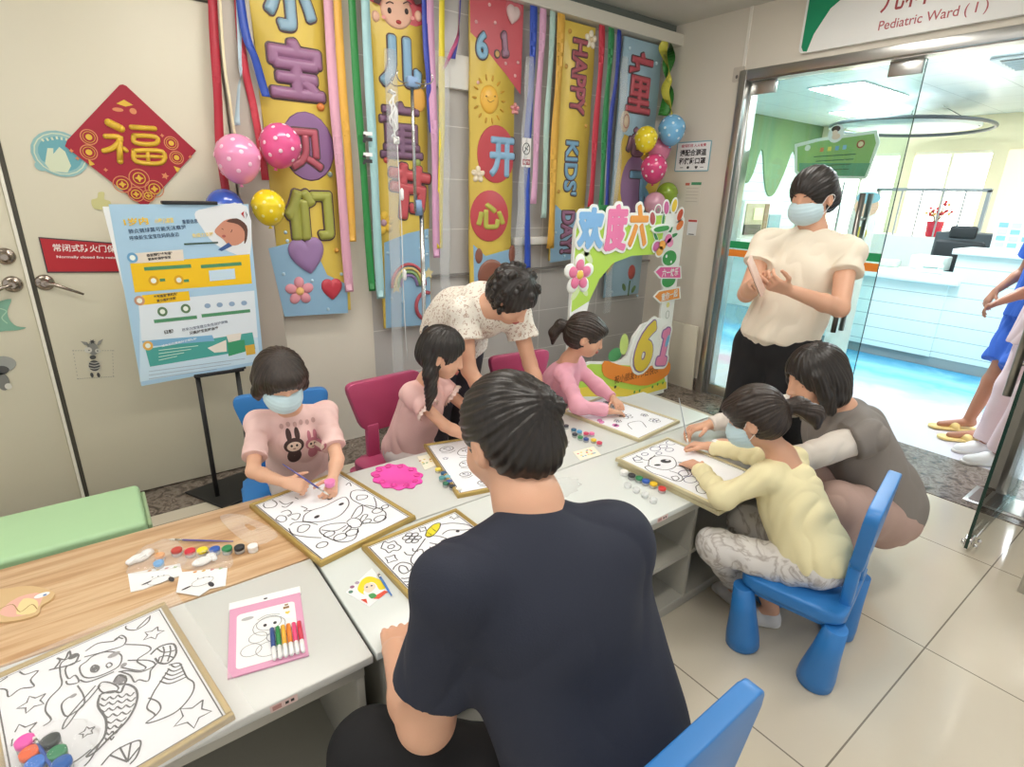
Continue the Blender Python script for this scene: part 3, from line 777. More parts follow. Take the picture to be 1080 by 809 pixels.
streamer('short red streamer running down to the hot pink balloon', [(248, -60), (254, 40), (259, 75), (268, 115), (280, 190)], .024, 'c43a4a', 3.08)
streamer('pale pink streamer along the right edge of the banner nearest the door', [(343, -70), (352, 100), (361, 210), (369, 308)], .034, 'e0a8bc')
streamer('orange streamer beside the pale pink one', [(353, -70), (361, 90), (368, 180), (372, 255)], .030, 'e6b04a')
streamer('dark green streamer on the cream wall', [(368, -70), (377, 100), (385, 205), (393, 307)], .028, '2c8a45')
streamer('pale aqua streamer with clips beside the dark green one', [(383, -70), (390, 100), (396, 210), (402, 315)], .034, 'a9d3d6')
streamer('blue streamer with a red top beside the boy banner', [(447, -60), (449, 45), (452, 90), (456, 140)], .022, '3a4ab0')
streamer('lilac streamer hanging right of the drip pole', [(453, -70), (456, 90), (459, 180), (461, 272)], .032, 'd9a4c8')
streamer('bright yellow streamer hanging right of the drip pole', [(467, -70), (466, 90), (465, 180), (464, 262)], .026, 'f0dc3a')
streamer('curling blue streamer beside the crimson banner', [(489, -70), (485, 20), (481, 45), (478, 62)], .020, '4348a8', twist=.5)
streamer('curling pink streamer beside the crimson banner', [(483, -70), (484, 25), (476, 55), (468, 74)], .016, 'c45a86', twist=.7)
streamer('deep blue streamer right of the crimson banner', [(564, -4), (563, 11), (560, 90), (556, 180), (556, 290)], .036, '2f50b8')
streamer('light pink streamer between crimson banner and the sideways lettered one', [(574, 2), (573, 16), (569, 80), (566, 150), (562, 215)], .034, 'dca8c8')
streamer('pale green streamer between crimson banner and the sideways lettered one', [(584, 6), (583, 20), (579, 90), (576, 160), (573, 230)], .030, 'b4d2c8')
streamer('orange streamer on the left edge of the sideways lettered banner', [(593, 8), (592, 22), (588, 100), (584, 180), (580, 262)], .042, 'dfae48')
streamer('red streamer right of the sideways lettered banner', [(636, 22), (635, 33), (632, 90), (627, 160), (622, 220)], .036, 'c8364a')
streamer('green streamer right of the sideways lettered banner', [(646, 26), (645, 36), (641, 90), (637, 160), (633, 222)], .036, '2e8a52')
streamer('blue streamer right of the sideways lettered banner', [(655, 29), (653, 40), (649, 90), (643, 150), (636, 290)], .028, '3348a8')
streamer('twisted green streamer at the top of the room corner', [(708, 44), (707, 55), (703, 75), (706, 95), (699, 122)], .060, '3f8a3c', 3.07, twist=1)
streamer('twisted yellow streamer at the top of the room corner', [(702, 43), (700, 56), (706, 80), (702, 98), (709, 122)], .045, 'd8d254', 3.05, twist=-1)
for i, (p, q) in enumerate((((412, 52), (420, 400)), ((468, 60), (470, 330)), ((560, 60), (545, 300)), ((660, 60), (640, 330)))):
    P = [at(*p, y=3.06), at(*q, y=3.06)]; mb = MB().use(film_mat('clear_film', 'eef2f4', .22, .12)); L = []
    for k in range(30):
        f = k/29; c = P[0].lerp(P[1], f); w_ = .035
        L.append([(c.x-w_, c.y+.006*math.sin(k*.9), c.z), (c.x, c.y-.012, c.z), (c.x+w_, c.y+.006*math.cos(k*.8), c.z), (c.x+w_, c.y+.001+.006*math.cos(k*.8), c.z), (c.x, c.y-.011, c.z), (c.x-w_, c.y+.001+.006*math.sin(k*.9), c.z)])
    mb.rings(L); tag(mb.build('clear_film_strip'), 'clear crinkled film strip hanging ' + ('over the boy banner', 'between the boy banner and the crimson banner', 'beside the deep blue streamer', 'over the banner in the corner')[i], 'film strip', 'clear film strips on the tiled wall')
streamer('thin cream balloon string above the pale pink balloon', [(229, -70), (236, 60), (243, 110), (248, 142)], .008, 'e8dcb8', 3.04, 'balloon strings', name='balloon_string')

# ------------------------------------------------------------ balloons
def balloon(label, c, r, col, dotc=None, seed=0, asp=1.08, tilt=0):
    t = thing('balloon', label, 'balloon', (c[0], c[1], c[2]-r), 0, 'dotted and plain party balloons')
    M = Matrix.Translation(c) @ Matrix.Rotation(tilt, 4, 'Y')
    mb = MB().use(mat('balloon_'+col, col, .22, coat=.4)); prof = []
    for i in range(25):
        th = PI*i/24; z = -math.cos(th)*r*asp; rr = r*math.sin(th)*(1 - .12*(1-(z/r+1)/2) if z < 0 else 1)
        prof.append((max(rr, .0005), z))
    mb.lathe(prof, (0, 0, 0), 32); mb.lathe([(.003, -r*asp+.002), (.010, -r*asp-.010), (.004, -r*asp-.012)], (0, 0, 0), 12)
    if dotc:
        R_ = random.Random(seed); mb.use(mat('balloondot_'+dotc, dotc, .3))
        n = 34
        for i in range(n):
            zf = 1-2*(i+.5)/n; ph = i*2.39996+seed; s_ = math.sqrt(1-zf*zf)
            p = Vector((s_*math.cos(ph)*r, s_*math.sin(ph)*r, zf*r*asp))
            if p.z < -.7*r: continue
            nrm = Vector((p.x, p.y, p.z/asp**2)).normalized()
            mb.ball(p*(1-(.05 if p.z < 0 else 0)), (r*.10, r*.10, r*.014), 8, nrm.to_track_quat('Z', 'Y').to_matrix().to_4x4())
    mb.build('balloon_skin', None, t, M); return t
balloon('pale pink balloon with white dots hanging left of the hot pink one', (.63, 2.93, 1.62), .100, 'f59ac4', 'fbd0e4', 1)
balloon('hot pink balloon with white dots overlapping the banner nearest the door', (.83, 2.96, 1.69), .096, 'ea5c98', 'fbdcea', 2, tilt=.3)
balloon('yellow dotted balloon above the poster board corner', (.735, 2.92, 1.41), .078, 'f2d41c', 'f8ec90', 3)
balloon('blue balloon mostly hidden behind the poster board', (.56, 2.99, 1.40), .085, '3f62c4', None)
balloon('yellow dotted balloon in the corner bunch', (3.38, 2.91, 1.90), .084, 'e9d326', 'f6efa0', 4)
balloon('sky blue dotted balloon in the corner bunch', (3.605, 2.868, 1.975), .100, '78b8e4', 'd4ebf8', 5)
balloon('soft pink balloon behind the others in the corner bunch', (3.63, 2.985, 1.845), .088, 'e486a8', None)
balloon('magenta dotted balloon in the corner bunch', (3.47, 2.885, 1.705), .098, 'd8447e', 'f8d8e6', 6)
balloon('green balloon above the photo frame, behind its flowers', (3.735, 2.95, 1.53), .085, '8fae3a', None)
balloon('dusty pink balloon peeking over the photo frame', (3.575, 2.93, 1.455), .085, 'd9a4b8', None)

# ------------------------------------------------------------ poster on its easel
t = thing('poster_easel', 'black floor easel holding the blue health poster', 'easel', (.36, 2.86, .004))
BKM = mat('black_metal', '2b2b2c', .45, metal=.3)
MB().use(BKM).prism([(.19, 2.99), (.32, 2.72), (.60, 2.80), (.47, 3.06)], .004, .014, None, .002).build('base_plate', None, t)
for x in (.318, .49):
    MB().use(BKM).tube([(x, 2.86, .012), (x, 2.86, .69)], .011, 12).build('pole', None, t)
MB().use(BKM).box2((.30, 2.818, .655), (.515, 2.875, .672), .003).tube([(.28, 2.86, .663), (.31, 2.86, .663)], .009, 10).tube([(.50, 2.86, .663), (.53, 2.86, .663)], .009, 10).build('rest_bar', None, t)
MB().use(BKM).box2((.29, 2.815, 1.424), (.50, 2.875, 1.438), .003).box2((.39, 2.855, .66), (.41, 2.872, 1.43)).build('top_clip', None, t)
t = thing('health_poster', 'pale blue printed health poster with a sleeping baby standing on the black easel', 'poster', (.35, 2.85, .69))
MP = Matrix.Rotation(-.055, 4, 'Y')
def part_(): a = Art((.355, 2.826, 1.05), (math.cos(.035), 0, math.sin(.035)), (0, 0, 1)); a.view = (110, 210, 4.047); return a
a = part_(); a.slab([(-.258, .372), (.258, .372), (.238, -.345), (-.250, -.372)], colour('e9edee'), -.012, 0, True); a.poly([(18, 22), (615, 22), (680, 700), (158, 798)], colour('a8cbe3'), .001); a.build('board', t)
a = part_(); YP, GP, TP, WP = colour('f2c414'), colour('4d8f66'), colour('4ba39a'), colour('dde7ee'), ; NV = colour('2b4668')
a.poly([(110, 275), (620, 235), (630, 360), (130, 398)], YP, .002); a.poly([(115, 232), (335, 215), (340, 262), (118, 275)], colour('e4d9c9'), .0024)
a.poly([(145, 440), (640, 390), (645, 465), (655, 590), (160, 615)], WP, .0018); a.poly([(160, 410), (360, 392), (366, 432), (160, 452)], YP, .0026)
a.poly([(150, 520), (648, 540), (665, 690), (152, 780)], colour('c9e0ee'), .0015); a.poly([(175, 640), (632, 568), (645, 640), (195, 715)], TP, .0022); a.poly([(160, 605), (460, 580), (470, 605), (170, 630)], colour('7db3d6'), .0026)
for p, q in (((170, 298), (370, 285)), ((412, 288), (585, 275)), ((212, 522), (395, 503)), ((415, 498), (622, 476))): a.stroke([p, q], GP, .015, .003)
a.poly([(445, 305), (555, 296), (560, 340), (450, 350)], colour('c5dceb'), .003)
for p, c in (((210, 348), 'd9a520'), ((318, 345), 'd9a520'), ((248, 480), '5f7f5c'), ((347, 467), '5f7f5c'), ((120, 250), '6fa7cf'), ((150, 433), 'c49478'), ((186, 625), 'e0b05a')):
    a.ell(p, .019, .021, colour(c), .0032); a.ell(p, .010, .011, colour('e8efe6'), .0036)
for p in ((350, 348), (248, 345)): a.quad(p, .02, .012, GP, .003)
for i in range(4): a.ell((440+i*52, 455-i*4), .013, .011, colour('8fa9c4'), .003)
a.poly([(440, 635), (520, 600), (522, 650), (470, 655)], colour('e9e2d6'), .003); a.poly([(520, 580), (585, 570), (580, 600), (530, 612)], colour('e9e2d6'), .003); a.poly([(525, 610), (598, 600), (602, 650), (530, 670)], colour('3f9a6c'), .003); a.poly([(600, 625), (640, 618), (645, 660), (606, 666)], colour('d9ae45'), .0032)
a.build('print_blocks', t)
a = part_()
a.poly([(385, 65), (430, 40), (608, 30), (622, 240), (560, 235), (470, 190), (415, 120)], colour('dfe3e6'), .0015, smooth=3)
a.poly([(490, 110), (520, 88), (570, 85), (607, 120), (605, 165), (570, 195), (530, 195), (505, 170), (470, 140)], colour('c98b72'), .003, smooth=3)
a.poly([(520, 95), (565, 82), (608, 115), (608, 170), (596, 190), (598, 140), (570, 108)], colour('5b3a2e'), .0034, smooth=3)
a.stroke([(500, 125), (508, 130)], colour('5b3a2e'), .003, .0036); a.stroke([(545, 130), (540, 142)], colour('5b3a2e'), .003, .0036); a.ell((510, 158), .008, .006, colour('a85a52'), .0036)
a.poly([(485, 215), (530, 185), (545, 200), (500, 222)], colour('3c5a94'), .0032); a.build('baby_photo', t)['label'] = 'photo of a sleeping baby'
a = part_()
a.text('1岁内', (135, 95), .085, .030, colour('f0c43a'), .004, .03, .03); a.text('小婴儿疫苗', (255, 92), .07, .022, colour('f0d47a'), .004, .03, .04); a.text('重要信息', (365, 95), .06, .018, NV, .004, .01, .04)
a.text('肺炎链球菌可能无法察觉', (228, 128), .21, .018, NV, .004, .01, .04); a.text('呼唤新生宝宝在妈妈身边', (215, 158), .18, .018, NV, .004, .01, .04); a.text('免疫力支持', (420, 152), .085, .018, colour('f0d47a'), .004, .02, .04)
a.text('疫苗预防"多联苗"', (235, 235), .095, .013, BLACK, .004, .03, .04); a.text('更有效保护宝宝', (235, 252), .085, .012, BLACK, .004, .03, .04)
a.text('多联疫苗"更优先"', (262, 410), .09, .013, BLACK, .004, .03, .05); a.text('更少接种次数', (265, 428), .075, .012, BLACK, .004, .03, .05)
a.text('日期', (275, 565), .035, .017, BLACK, .004, .03, .05); a.text('尽早为宝宝建立免疫保护屏障', (430, 540), .19, .014, NV, .004, .0, .06); a.text('只能对症支持治疗', (425, 560), .12, .015, BLACK, .004, .02, .06)
a.stroke([(340, 192), (485, 185)], colour('3a5348'), .007, .004, 0); a.text('接种后仍需做好日常防护', (320, 610), .14, .010, WHITE, .004, .01, .08)
for i in range(4): a.stroke([(232, 645+i*14), (400-i*30, 625+i*15)], colour('cfe9dc'), .003, .004, 0)
for i in range(3): a.stroke([(190, 735+i*16), (600-i*60, 680+i*22)], colour('8d99a8'), .002, .004, 0)
a.poly([(583, 62), (596, 50), (593, 66), (600, 84)], colour('b5343a'), .004); a.poly([(600, 50), (610, 66), (603, 86), (606, 68)], colour('2e2e33'), .004)
a.build('lettering', t)

# ------------------------------------------------------------ drip pole
t = thing('drip_stand', 'chrome drip stand in front of the boy banner with hanging tubing', 'drip stand', (1.49, 2.80, 0))
CH = mat('pole_chrome', 'c4c6c6', .2, metal=1)
MB().use(CH).tube([(1.49, 2.80, .06), (1.49, 2.80, 1.42)], .0125, 14).build('lower_pole', None, t)
MB().use(CH).tube([(1.455, 2.80, 1.40), (1.455, 2.80, 2.02)], .009, 14).build('upper_pole', None, t)
MB().use(mat('plastic_blue', '7f9cc0', .4)).tube([(1.475, 2.80, 1.38), (1.47, 2.80, 1.46)], .02, 12).build('collar', None, t)
MB().use(mat('plastic_blue', '7f9cc0', .4)).box((1.455, 2.80, 2.02), (.06, .035, .05), bevel=.008).build('hook_hub', None, t)
for q in range(4):
    an = q*PI/2+.5; dx, dy = math.cos(an), math.sin(an)
    MB().use(CH).tube(spline([(1.455+dx*k, 2.8+dy*k, 2.02+z) for k, z in ((.01, 0), (.06, -.012), (.11, -.01), (.125, .012), (.115, .03))], 3), .003, 8).build('hook', None, t)
for q in range(5):
    an = q*2*PI/5; dx, dy = math.cos(an), math.sin(an)
    f = MB().use(CH).tube([(1.49, 2.8, .075), (1.49+dx*.24, 2.8+dy*.24, .05)], .010, 10).build('foot', None, t)
    MB().use(mat('castor_black', '222222', .5)).lathe([(.004, -.010), (.022, -.008), (.022, .008), (.004, .010)], (1.49+dx*.24, 2.8+dy*.24, .022), 14, Matrix.Rotation(PI/2, 4, 'X')).build('castor', None, f)
CLR = film_mat('clear_plastic', 'f1f4f4', .55, .12)
t = thing('drip_set', 'clear plastic drip chamber and tubing hanging from the drip stand', 'drip set', (1.37, 2.72, .75))
P = [at(x, y, y=2.72) for x, y in ((410, 95), (415, 100), (413, 118), (416, 140), (418, 150))]
mb = MB().use(CLR)
for off in (-.012, .0, .012): mb.tube([(p.x+off*math.sin(i*1.7+off*90), p.y+off, p.z) for i, p in enumerate(spline(P, 4))], .0045, 8)
mb.build('tubing_coil', None, t)
c = at(417, 125, y=2.72); MB().use(CLR).lathe([(.004, -.055), (.014, -.045), (.014, .04), (.006, .055)], c, 14).build('drip_chamber', None, t)
c = at(418, 148, y=2.72); MB().use(mat('white_plastic', 'eff0ef', .4)).box(c, (.03, .016, .035), bevel=.005).build('roller_clamp', None, t)
P = [at(x, y, y=2.72) for x, y in ((419, 152), (421, 190), (424, 250), (426, 320), (430, 380))]; MB().use(CLR).tube(spline(P, 4), .003, 8).build('tube', None, t)
for p in ((424, 205), (427, 290)): c = at(*p, y=2.72); MB().use(mat('white_plastic', 'eff0ef', .4)).lathe([(.003, -.03), (.009, -.02), (.009, .02), (.003, .03)], c, 12).build('connector', None, t)

# no-smoking style sticker on the tiles
a = Art((2.365, 3.052, 1.62), (1, 0, 0), (0, 0, 1)); a.view = (0, 0, 1)
a.quad((555, 161), .075, .175, colour('e9e6e4'), .001, 0, False, .004); c = a.uv(555, 157); a.ring((c.x, c.y), .028, .034, BLACK, .006, .002, 0, True)
a.stroke([(c.x-.018, c.y-.02), (c.x+.018, c.y+.022)], BLACK, .006, .002, 0, False, True); a.quad((c.x, c.y), .03, .008, BLACK, .002, -.5, True)
c2 = a.uv(555, 171); a.quad((c2.x, c2.y), .06, .035, colour('a85a62'), .002, 0, True); a.text('禁止攀爬', (c2.x, c2.y), .05, .018, WHITE, .003, .01, 0, True)
tag(a.build('warning_sticker'), 'small white prohibition sticker over the deep blue streamer beside the crimson banner', 'sticker')
a = Art((1.38, 3.036, 1.6), (1, 0, 0), (0, 0, 1))
for k, yy in enumerate((141, 147, 163, 170)):
    a.quad((388, yy), .05, .018, WHITE if k % 2 == 0 else BLACK, .001); a.quad((384, yy+2), .016, .014, BLACK, .0015)
tag(a.build('clip_label'), 'black and white paper clips on the pale aqua streamer', 'clip')

# ------------------------------------------------------------ festival photo frame in the corner
FY = 2.62
t = thing('photo_frame_prop', 'tall white and green cut-out photo frame with festival lettering standing in the corner', 'photo frame', (3.03, FY, 0))
def fr(): a = Art((3.03, FY, .7), (1, 0, 0), (0, 0, 1)); a.view = (590, 200, 3.678); return a
FW_ = colour('f1f3ee', .4); LG = colour('b9dd55', .4)
x0, x1, zt, zb = -.57, .50, .70, -.69
outer = [(x0, zb), (x1+.02, zb), (x1+.02, zt-.04), (x1-.02, zt), (x0+.10, zt), (x0+.03, zt-.02), (x0, zt-.10)]
inner = [(x1-.12, -.30), (x1-.14, .36), (x1-.22, .42), (-.02, .42), (-.20, .38), (-.32, .28), (-.40, .14), (-.43, 0), (-.43, -.36)]
a = fr(); a.mb.use(FW_)
def holed(a, outer, inner, h0, h1):
    bm = a.mb.bm
    for h, fl in ((h1, 0), (h0, 1)):
        vs = [bm.verts.new((x, y, h)) for x, y in outer+inner]
        fs = []
        for t_ in tessellate_polygon([[Vector((x, y, 0)) for x, y in outer], [Vector((x, y, 0)) for x, y in inner]]):
            try: fs.append(bm.faces.new([vs[i] for i in t_]))
            except ValueError: pass
        for f in fs:
            f.normal_update()
            if (f.normal.z < 0) != bool(fl): f.normal_flip()
        a.mb._fin(fs)
    for loop, sgn in ((outer, 1), (inner, -1)):
        n = len(loop); lo = [bm.verts.new((x, y, h0)) for x, y in loop]; hi = [bm.verts.new((x, y, h1)) for x, y in loop]
        a.mb._fin([bm.faces.new((lo[i], lo[(i+1) % n], hi[(i+1) % n], hi[i])) for i in range(n)])
holed(a, outer, inner, -.02, 0); a.build('panel', t)
a = fr()
a.poly([(x0+.012, .08), (x0+.012, zt-.10), (x0+.04, zt-.03), (x0+.10, zt-.012), (x1-.2, zt-.012), (x1-.22, .42), (-.02, .42), (-.20, .38), (-.32, .28), (-.40, .14)], LG, .001, True)
pass
a.build('green_print', t)
a = fr(); a.slab([(95, 104), (100, 78), (140, 62), (200, 60), (225, 80), (232, 104)], colour('2f7a45'), -.030, -.022, smooth=0); a.build('hill', t)
def cut(name, pts, col, smooth=4, thick=.012):
    a = fr(); a.slab(pts, FW_, .001, thick-.004, smooth=smooth); a.build(name, t)
def bub(s, c, w_, h_, col, rot=0):
    a = fr(); R = .065*min(w_, h_); a.balloon_text(s, c, w_+.036, h_+.036, FW_, R+.018, 0, .003, rot, flat=.007); a.balloon_text(s, c, w_, h_, colour(col, .35), R, 0, .010, rot, flat=.004); a.build('character', t)
bub('欢', (118, 150), .23, .26, '86b8e6'); bub('度', (216, 148), .21, .30, 'ee7fae'); bub('六', (303, 140), .19, .28, 'f2a24a')
a = fr(); a.slab([(352, 155), (368, 138), (412, 132), (426, 145), (418, 160), (370, 170)], FW_, .002, .014, smooth=3); a.slab([(360, 156), (372, 145), (410, 139), (418, 146), (412, 156), (374, 164)], colour('4aa357'), .014, .018, smooth=3); a.build('character', t)
for c, col in (((228, 72), 'ee7fae'), ((311, 85), 'f2a24a')):
    a = fr(); a.heart(c, .045, FW_, .002, 0, .006); a.heart(c, .025, colour(col), .0095); a.build('heart', t)
a = fr()
for c, col, r in (((412, 70), 'd06aa0', .2), ((443, 62), 'ecc93c', -.2), ((465, 98), 'cf5a3e', -.5), ((464, 138), 'dd7a3c', -.9), ((358, 112), 'b85a5a', .3)):
    a.ell(c, .040, .058, FW_, .006, r); a.ell(c, .027, .044, colour(col), .008, r)
for c, r in (((372, 185), .7), ((425, 165), -.6), ((440, 178), -1.3), ((400, 120), 0)): a.ell(c, .018, .055, FW_, .005, r); a.ell(c, .013, .045, colour('3f8f57'), .007, r)
a.ring((380, 78), .035, .035, FW_, .010, .007); a.ell((380, 78), .012, .012, colour('8a9a8a'), .008)
a.build('tulip_bunch', t)
a = fr()
for c, col, r in (((372, 220), 'c9669a', .6), ((395, 215), 'f0a84a', -.3), ((385, 238), 'f0b45a', .3), ((425, 205), 'ee9ac0', -.2), ((418, 190), 'e07aa8', .3)): a.ell(c, .05, .045, FW_, .008, r); a.ell(c, .038, .032, colour(col), .010, r)
a.build('butterfly', t)
a = fr()
for c in ((425, 265), (422, 350)): a.ell(c, .09, .065, FW_, .004); a.ell(c, .08, .055, colour('3f9a4c'), .006)
a.ell((412, 258), .012, .012, FW_, .008); a.ell((430, 280), .010, .010, FW_, .008); a.build('bush', t)
for pts, col, s, c in (([(363, 318), (385, 296), (468, 296), (470, 345), (385, 345)], 'e2619c', '六一快乐', (425, 320)), ([(360, 415), (380, 392), (464, 376), (466, 422), (385, 440)], 'f09a40', '童你一起', (422, 408))):
    a = fr(); a.slab(pts, FW_, .004, .010); q = [((x-415)*.9+415, (y-(320 if col[0] == 'e' else 408))*.82+(320 if col[0] == 'e' else 408)) for x, y in pts]; a.poly(q, colour(col), .012)
    a.text(s, c, .19, .06, FW_, .0135, .02, .0 if col[0] == 'e' else .12); a.build('arrow_sign', t)
a = fr(); flower(a, (75, 330), .13, FW_, FW_, 5, .0, .012); flower(a, (75, 330), .10, colour('e87ba0'), colour('f2cf5a'), 5, .006, .012); a.build('flower', t)
a = fr()
for c, r in (((62, 402), .9), ((95, 388), -.9), ((95, 250), .3), ((112, 262), -.8)): a.ell(c, .055, .022, colour('d8e9b0'), .003, r)
a.ell((57, 485), .010, .010, colour('b46fb0'), .003); a.ell((420, 447), .02, .02, colour('e6dc8a'), .003); a.ring((418, 485), .02, .03, colour('a9b0a4'), .005, .003)
a.build('leaf_print', t)
a = fr(); a.slab([(58, 806), (58, 690), (120, 668), (235, 668), (262, 645), (288, 570), (320, 525), (385, 498), (404, 505), (425, 560), (420, 640), (418, 772), (300, 806)], FW_, -.018, .0012, smooth=0); a.build('lower_panel', t)
a = fr()
for s, c, w_, h_, cc, r in (('6', (330, 605), .21, .40, 'e2c63c', -.25), ('１', (402, 608), .13, .30, 'e58ab0', -.15)):
    a.balloon_text(s, c, w_+.06, h_+.06, FW_, .052, 0, .002, r, flat=.008); a.balloon_text(s, c, w_+.02, h_+.02, colour('8a6fa0'), .032, 0, .0105, r, flat=.003); a.balloon_text(s, c, w_, h_, colour(cc), .022, 0, .0135, r, flat=.003)
a.ell((300, 680), .05, .03, colour('c79ad0'), .012); a.ell((412, 585), .02, .05, colour('7cb6d8'), .018, -.3); a.build('numeral_61', t)
a = fr(); a.slab([(172, 664), (240, 682), (330, 690), (418, 664), (419, 715), (340, 758), (250, 748), (172, 722)], colour('ee8f35'), .003, .008, smooth=3)
a.text('祝小朋友们节日快乐', (298, 716), .50, .062, colour('8a4a22'), .0095, .01, .0); a.build('orange_ribbon', t)
a = fr(); a.poly([(62, 700), (120, 676), (235, 680), (400, 690), (415, 770), (300, 802), (62, 802)], LG, .0018); a.poly([(62, 802), (62, 770), (170, 758), (300, 780), (414, 745), (414, 770), (300, 802)], colour('f0d84e'), .0022)
a.ell((225, 770), .02, .015, colour('e8d04a'), .003); a.ell((215, 765), .012, .012, colour('3f4a30'), .004); a.ell((250, 600), .045, .08, colour('c8dc7c'), .002, .1); a.ell((215, 640), .07, .05, colour('4f9a5c'), .0018)
for c in ((290, 785), (310, 780), (380, 755), (400, 750), (360, 765)): a.ell(c, .010, .012, colour('4c9c4a'), .003)
a.build('garden_print', t)

mb = MB().use(colour('d8d2bf', .5)).box((3.80, 2.69, .27), (.016, .30, .55), (0, -.07, 0), .003)
tag(mb.build('leaning_board'), 'plain cream board leaning on the wall beside the photo frame', 'board')
# ------------------------------------------------------------ storage tables
M_TOPG = mat('table_grey', 'd3d5d1', .28, var=.015); M_TOPW = mat('table_white', 'dfe5e2', .22, var=.01); M_BODY = mat('cabinet_grey', 'b4b2a8', .4)
M_WOOD = ramp_mat('table_wood', [(.25, 'a98058'), (.45, 'c9a27a'), (.6, 'dabb95'), (.8, 'b98f66')], scale=(.9, 12, 12), nscale=3, rough=.35, coord='Object', distort=.4)
def table(label, x0, x1, y0, y1, top, front=True, divs=(), shelf=True):
    t = thing('storage_table', label, 'table', ((x0+x1)/2, (y0+y1)/2, .004), 0, 'low storage units pushed together as a craft table')
    MB().use(top).box2((x0, y0, .478), (x1, y1, .5), .003).build('tabletop', None, t)
    f0, f1 = (y0+.012, y1-.012)
    for x in (x0+.02, x1-.02-.018): MB().use(M_BODY).box2((x, f0, .004), (x+.018, f1, .478), .001).build('side_panel', None, t)
    for x in divs: MB().use(M_BODY).box2((x, f0+.003, .06), (x+.016, f1-.015, .478), .001).build('divider', None, t)
    by = f1-.012 if front else f0
    MB().use(M_BODY).box2((x0+.038, by, .06), (x1-.038, by+.012, .478)).build('back_panel', None, t)
    MB().use(M_BODY).box2((x0+.038, f0+.002, .045), (x1-.038, f1-.012, .062), .001).build('bottom_board', None, t)
    MB().use(M_BODY).box2((x0+.038, f0+.012, .004), (x1-.038, f0+.028, .045)).build('plinth', None, t)
    if shelf: MB().use(M_BODY).box2((x0+.038, f0+.004, .245), (x1-.038, f1-.013, .262), .001).build('shelf', None, t)
    MB().use(M_BODY).box2((x0+.02, f0-.004, .448), (x1-.02, f0+.010, .478), .001).build('front_rail', None, t)
    return t
table('pale grey low table unit at the lower left, holding the mermaid picture', -1.05, .362, .967, 1.402, M_TOPG, True, (-.33,), False)
table('white low table unit in front, right of the dark seam, with open cubby shelves below', .370, 2.31, .967, 1.402, M_TOPW, True, (.95, 1.60), True)
table('low table unit with a wood grain top beside the green bench', -1.05, .362, 1.408, 1.83, M_WOOD, False, (-.33,), True)
table('grey low table unit at the back, where the girls in pink sit', .370, 2.30, 1.408, 1.83, M_TOPG, False, (1.3,), True)
def edge_label(x, label):
    a = Art((x, .9665, .489), (1, 0, 0), (0, 0, 1)); a.quad((0, 0), .055, .018, colour('e3c9c4'), .0008, 0, True); a.quad((-.014, 0), .018, .011, colour('b98a84'), .0012, 0, True); a.quad((.006, 0), .007, .007, BLACK, .0012, 0, True); a.quad((.017, 0), .007, .007, BLACK, .0012, 0, True)
    tag(a.build('edge_label'), label, 'label')
edge_label(.165, 'small pink label on the front edge of the lower left table'); edge_label(1.385, 'small pink label on the front edge of the white table above the cubbies')

# ------------------------------------------------------------ children's plastic chairs
def chair(label, colr, loc_, rz, group):
    m = mat('chair_'+colr, colr, .38); t = thing('child_chair', label, 'chair', loc_, rz, group)
    o = rrect(.385, .32, .05); LB().use(m).prism(o, .262, .305, None, .012).build('seat', None, t)
    LB().use(m).prism(rrect(.34, .275, .045), .235, .263, None, .004).build('seat_apron', None, t)
    for sx in (-1, 1):
        for sy in (-1, 1):
            R = Matrix.Translation((sx*.135, sy*.105, 0)) @ Matrix.Rotation(.10*sx, 4, 'Y') @ Matrix.Rotation(-.10*sy, 4, 'X')
            LB().use(m).lathe([(.048, .004), (.056, .012), (.055, .05), (.043, .15), (.033, .26)], (0, 0, 0), 24, R @ Matrix.Translation((sx*.012, sy*.012, 0))).build('leg', None, t)
    out = roundpoly([(-.13, 0), (.13, 0), (.20, .245), (-.20, .245)], .05, 6)
    B = Matrix.Translation((0, -.145, .43)) @ Matrix.Rotation(PI/2+.06, 4, 'X')
    LB().use(m).prism(out, -.018, .020, B, .005).build('backrest', None, t)
    for sx in (-1, 1):
        LB().use(m).box((sx*.085, -.142, .365), (.062, .034, .20), bevel=.008).build('back_post', None, t)
    return t
BLUE = '2f7cc4'; PINKC = 'b84a72'
c0 = chair('blue plastic child chair carrying the girl in yellow', BLUE, (1.80, .655, 0), .20, "blue plastic children's chairs")
dup(c0, (.655, .50, 0), .02, 'blue plastic child chair under the person in navy, at the bottom edge')
dup(c0, (.53, 2.215, 0), PI-.22, 'blue plastic child chair behind the girl painting at the wood table end')
p0 = chair('pink plastic child chair behind the girl with the ponytail over her shoulder', PINKC, (1.03, 2.17, 0), PI+.08, "pink plastic children's chairs")
dup(p0, (1.80, 2.16, 0), PI-.10, 'pink plastic child chair behind the leaning woman in floral blouse')

# ------------------------------------------------------------ green padded bench
t = thing('padded_bench', 'long green padded bench against the fire door', 'bench', (-.55, 2.05, .004))
MG = mat('green_vinyl', 'aed6a6', .42, bump=.25, bscale=6, var=.03)
MB().use(MG).box2((-1.15, 1.875, .18), (.005, 2.17, .50), .016, 4).build('cushion', None, t)
MB().use(mat('green_end', '9fb68f', .45)).box2((.0045, 1.90, .20), (.018, 2.15, .475), .005).build('end_cap', None, t)
MB().use(mat('bench_base', '8f9a86', .5)).box2((-1.13, 1.89, .004), (-.01, 2.15, .18), .004).build('base', None, t)

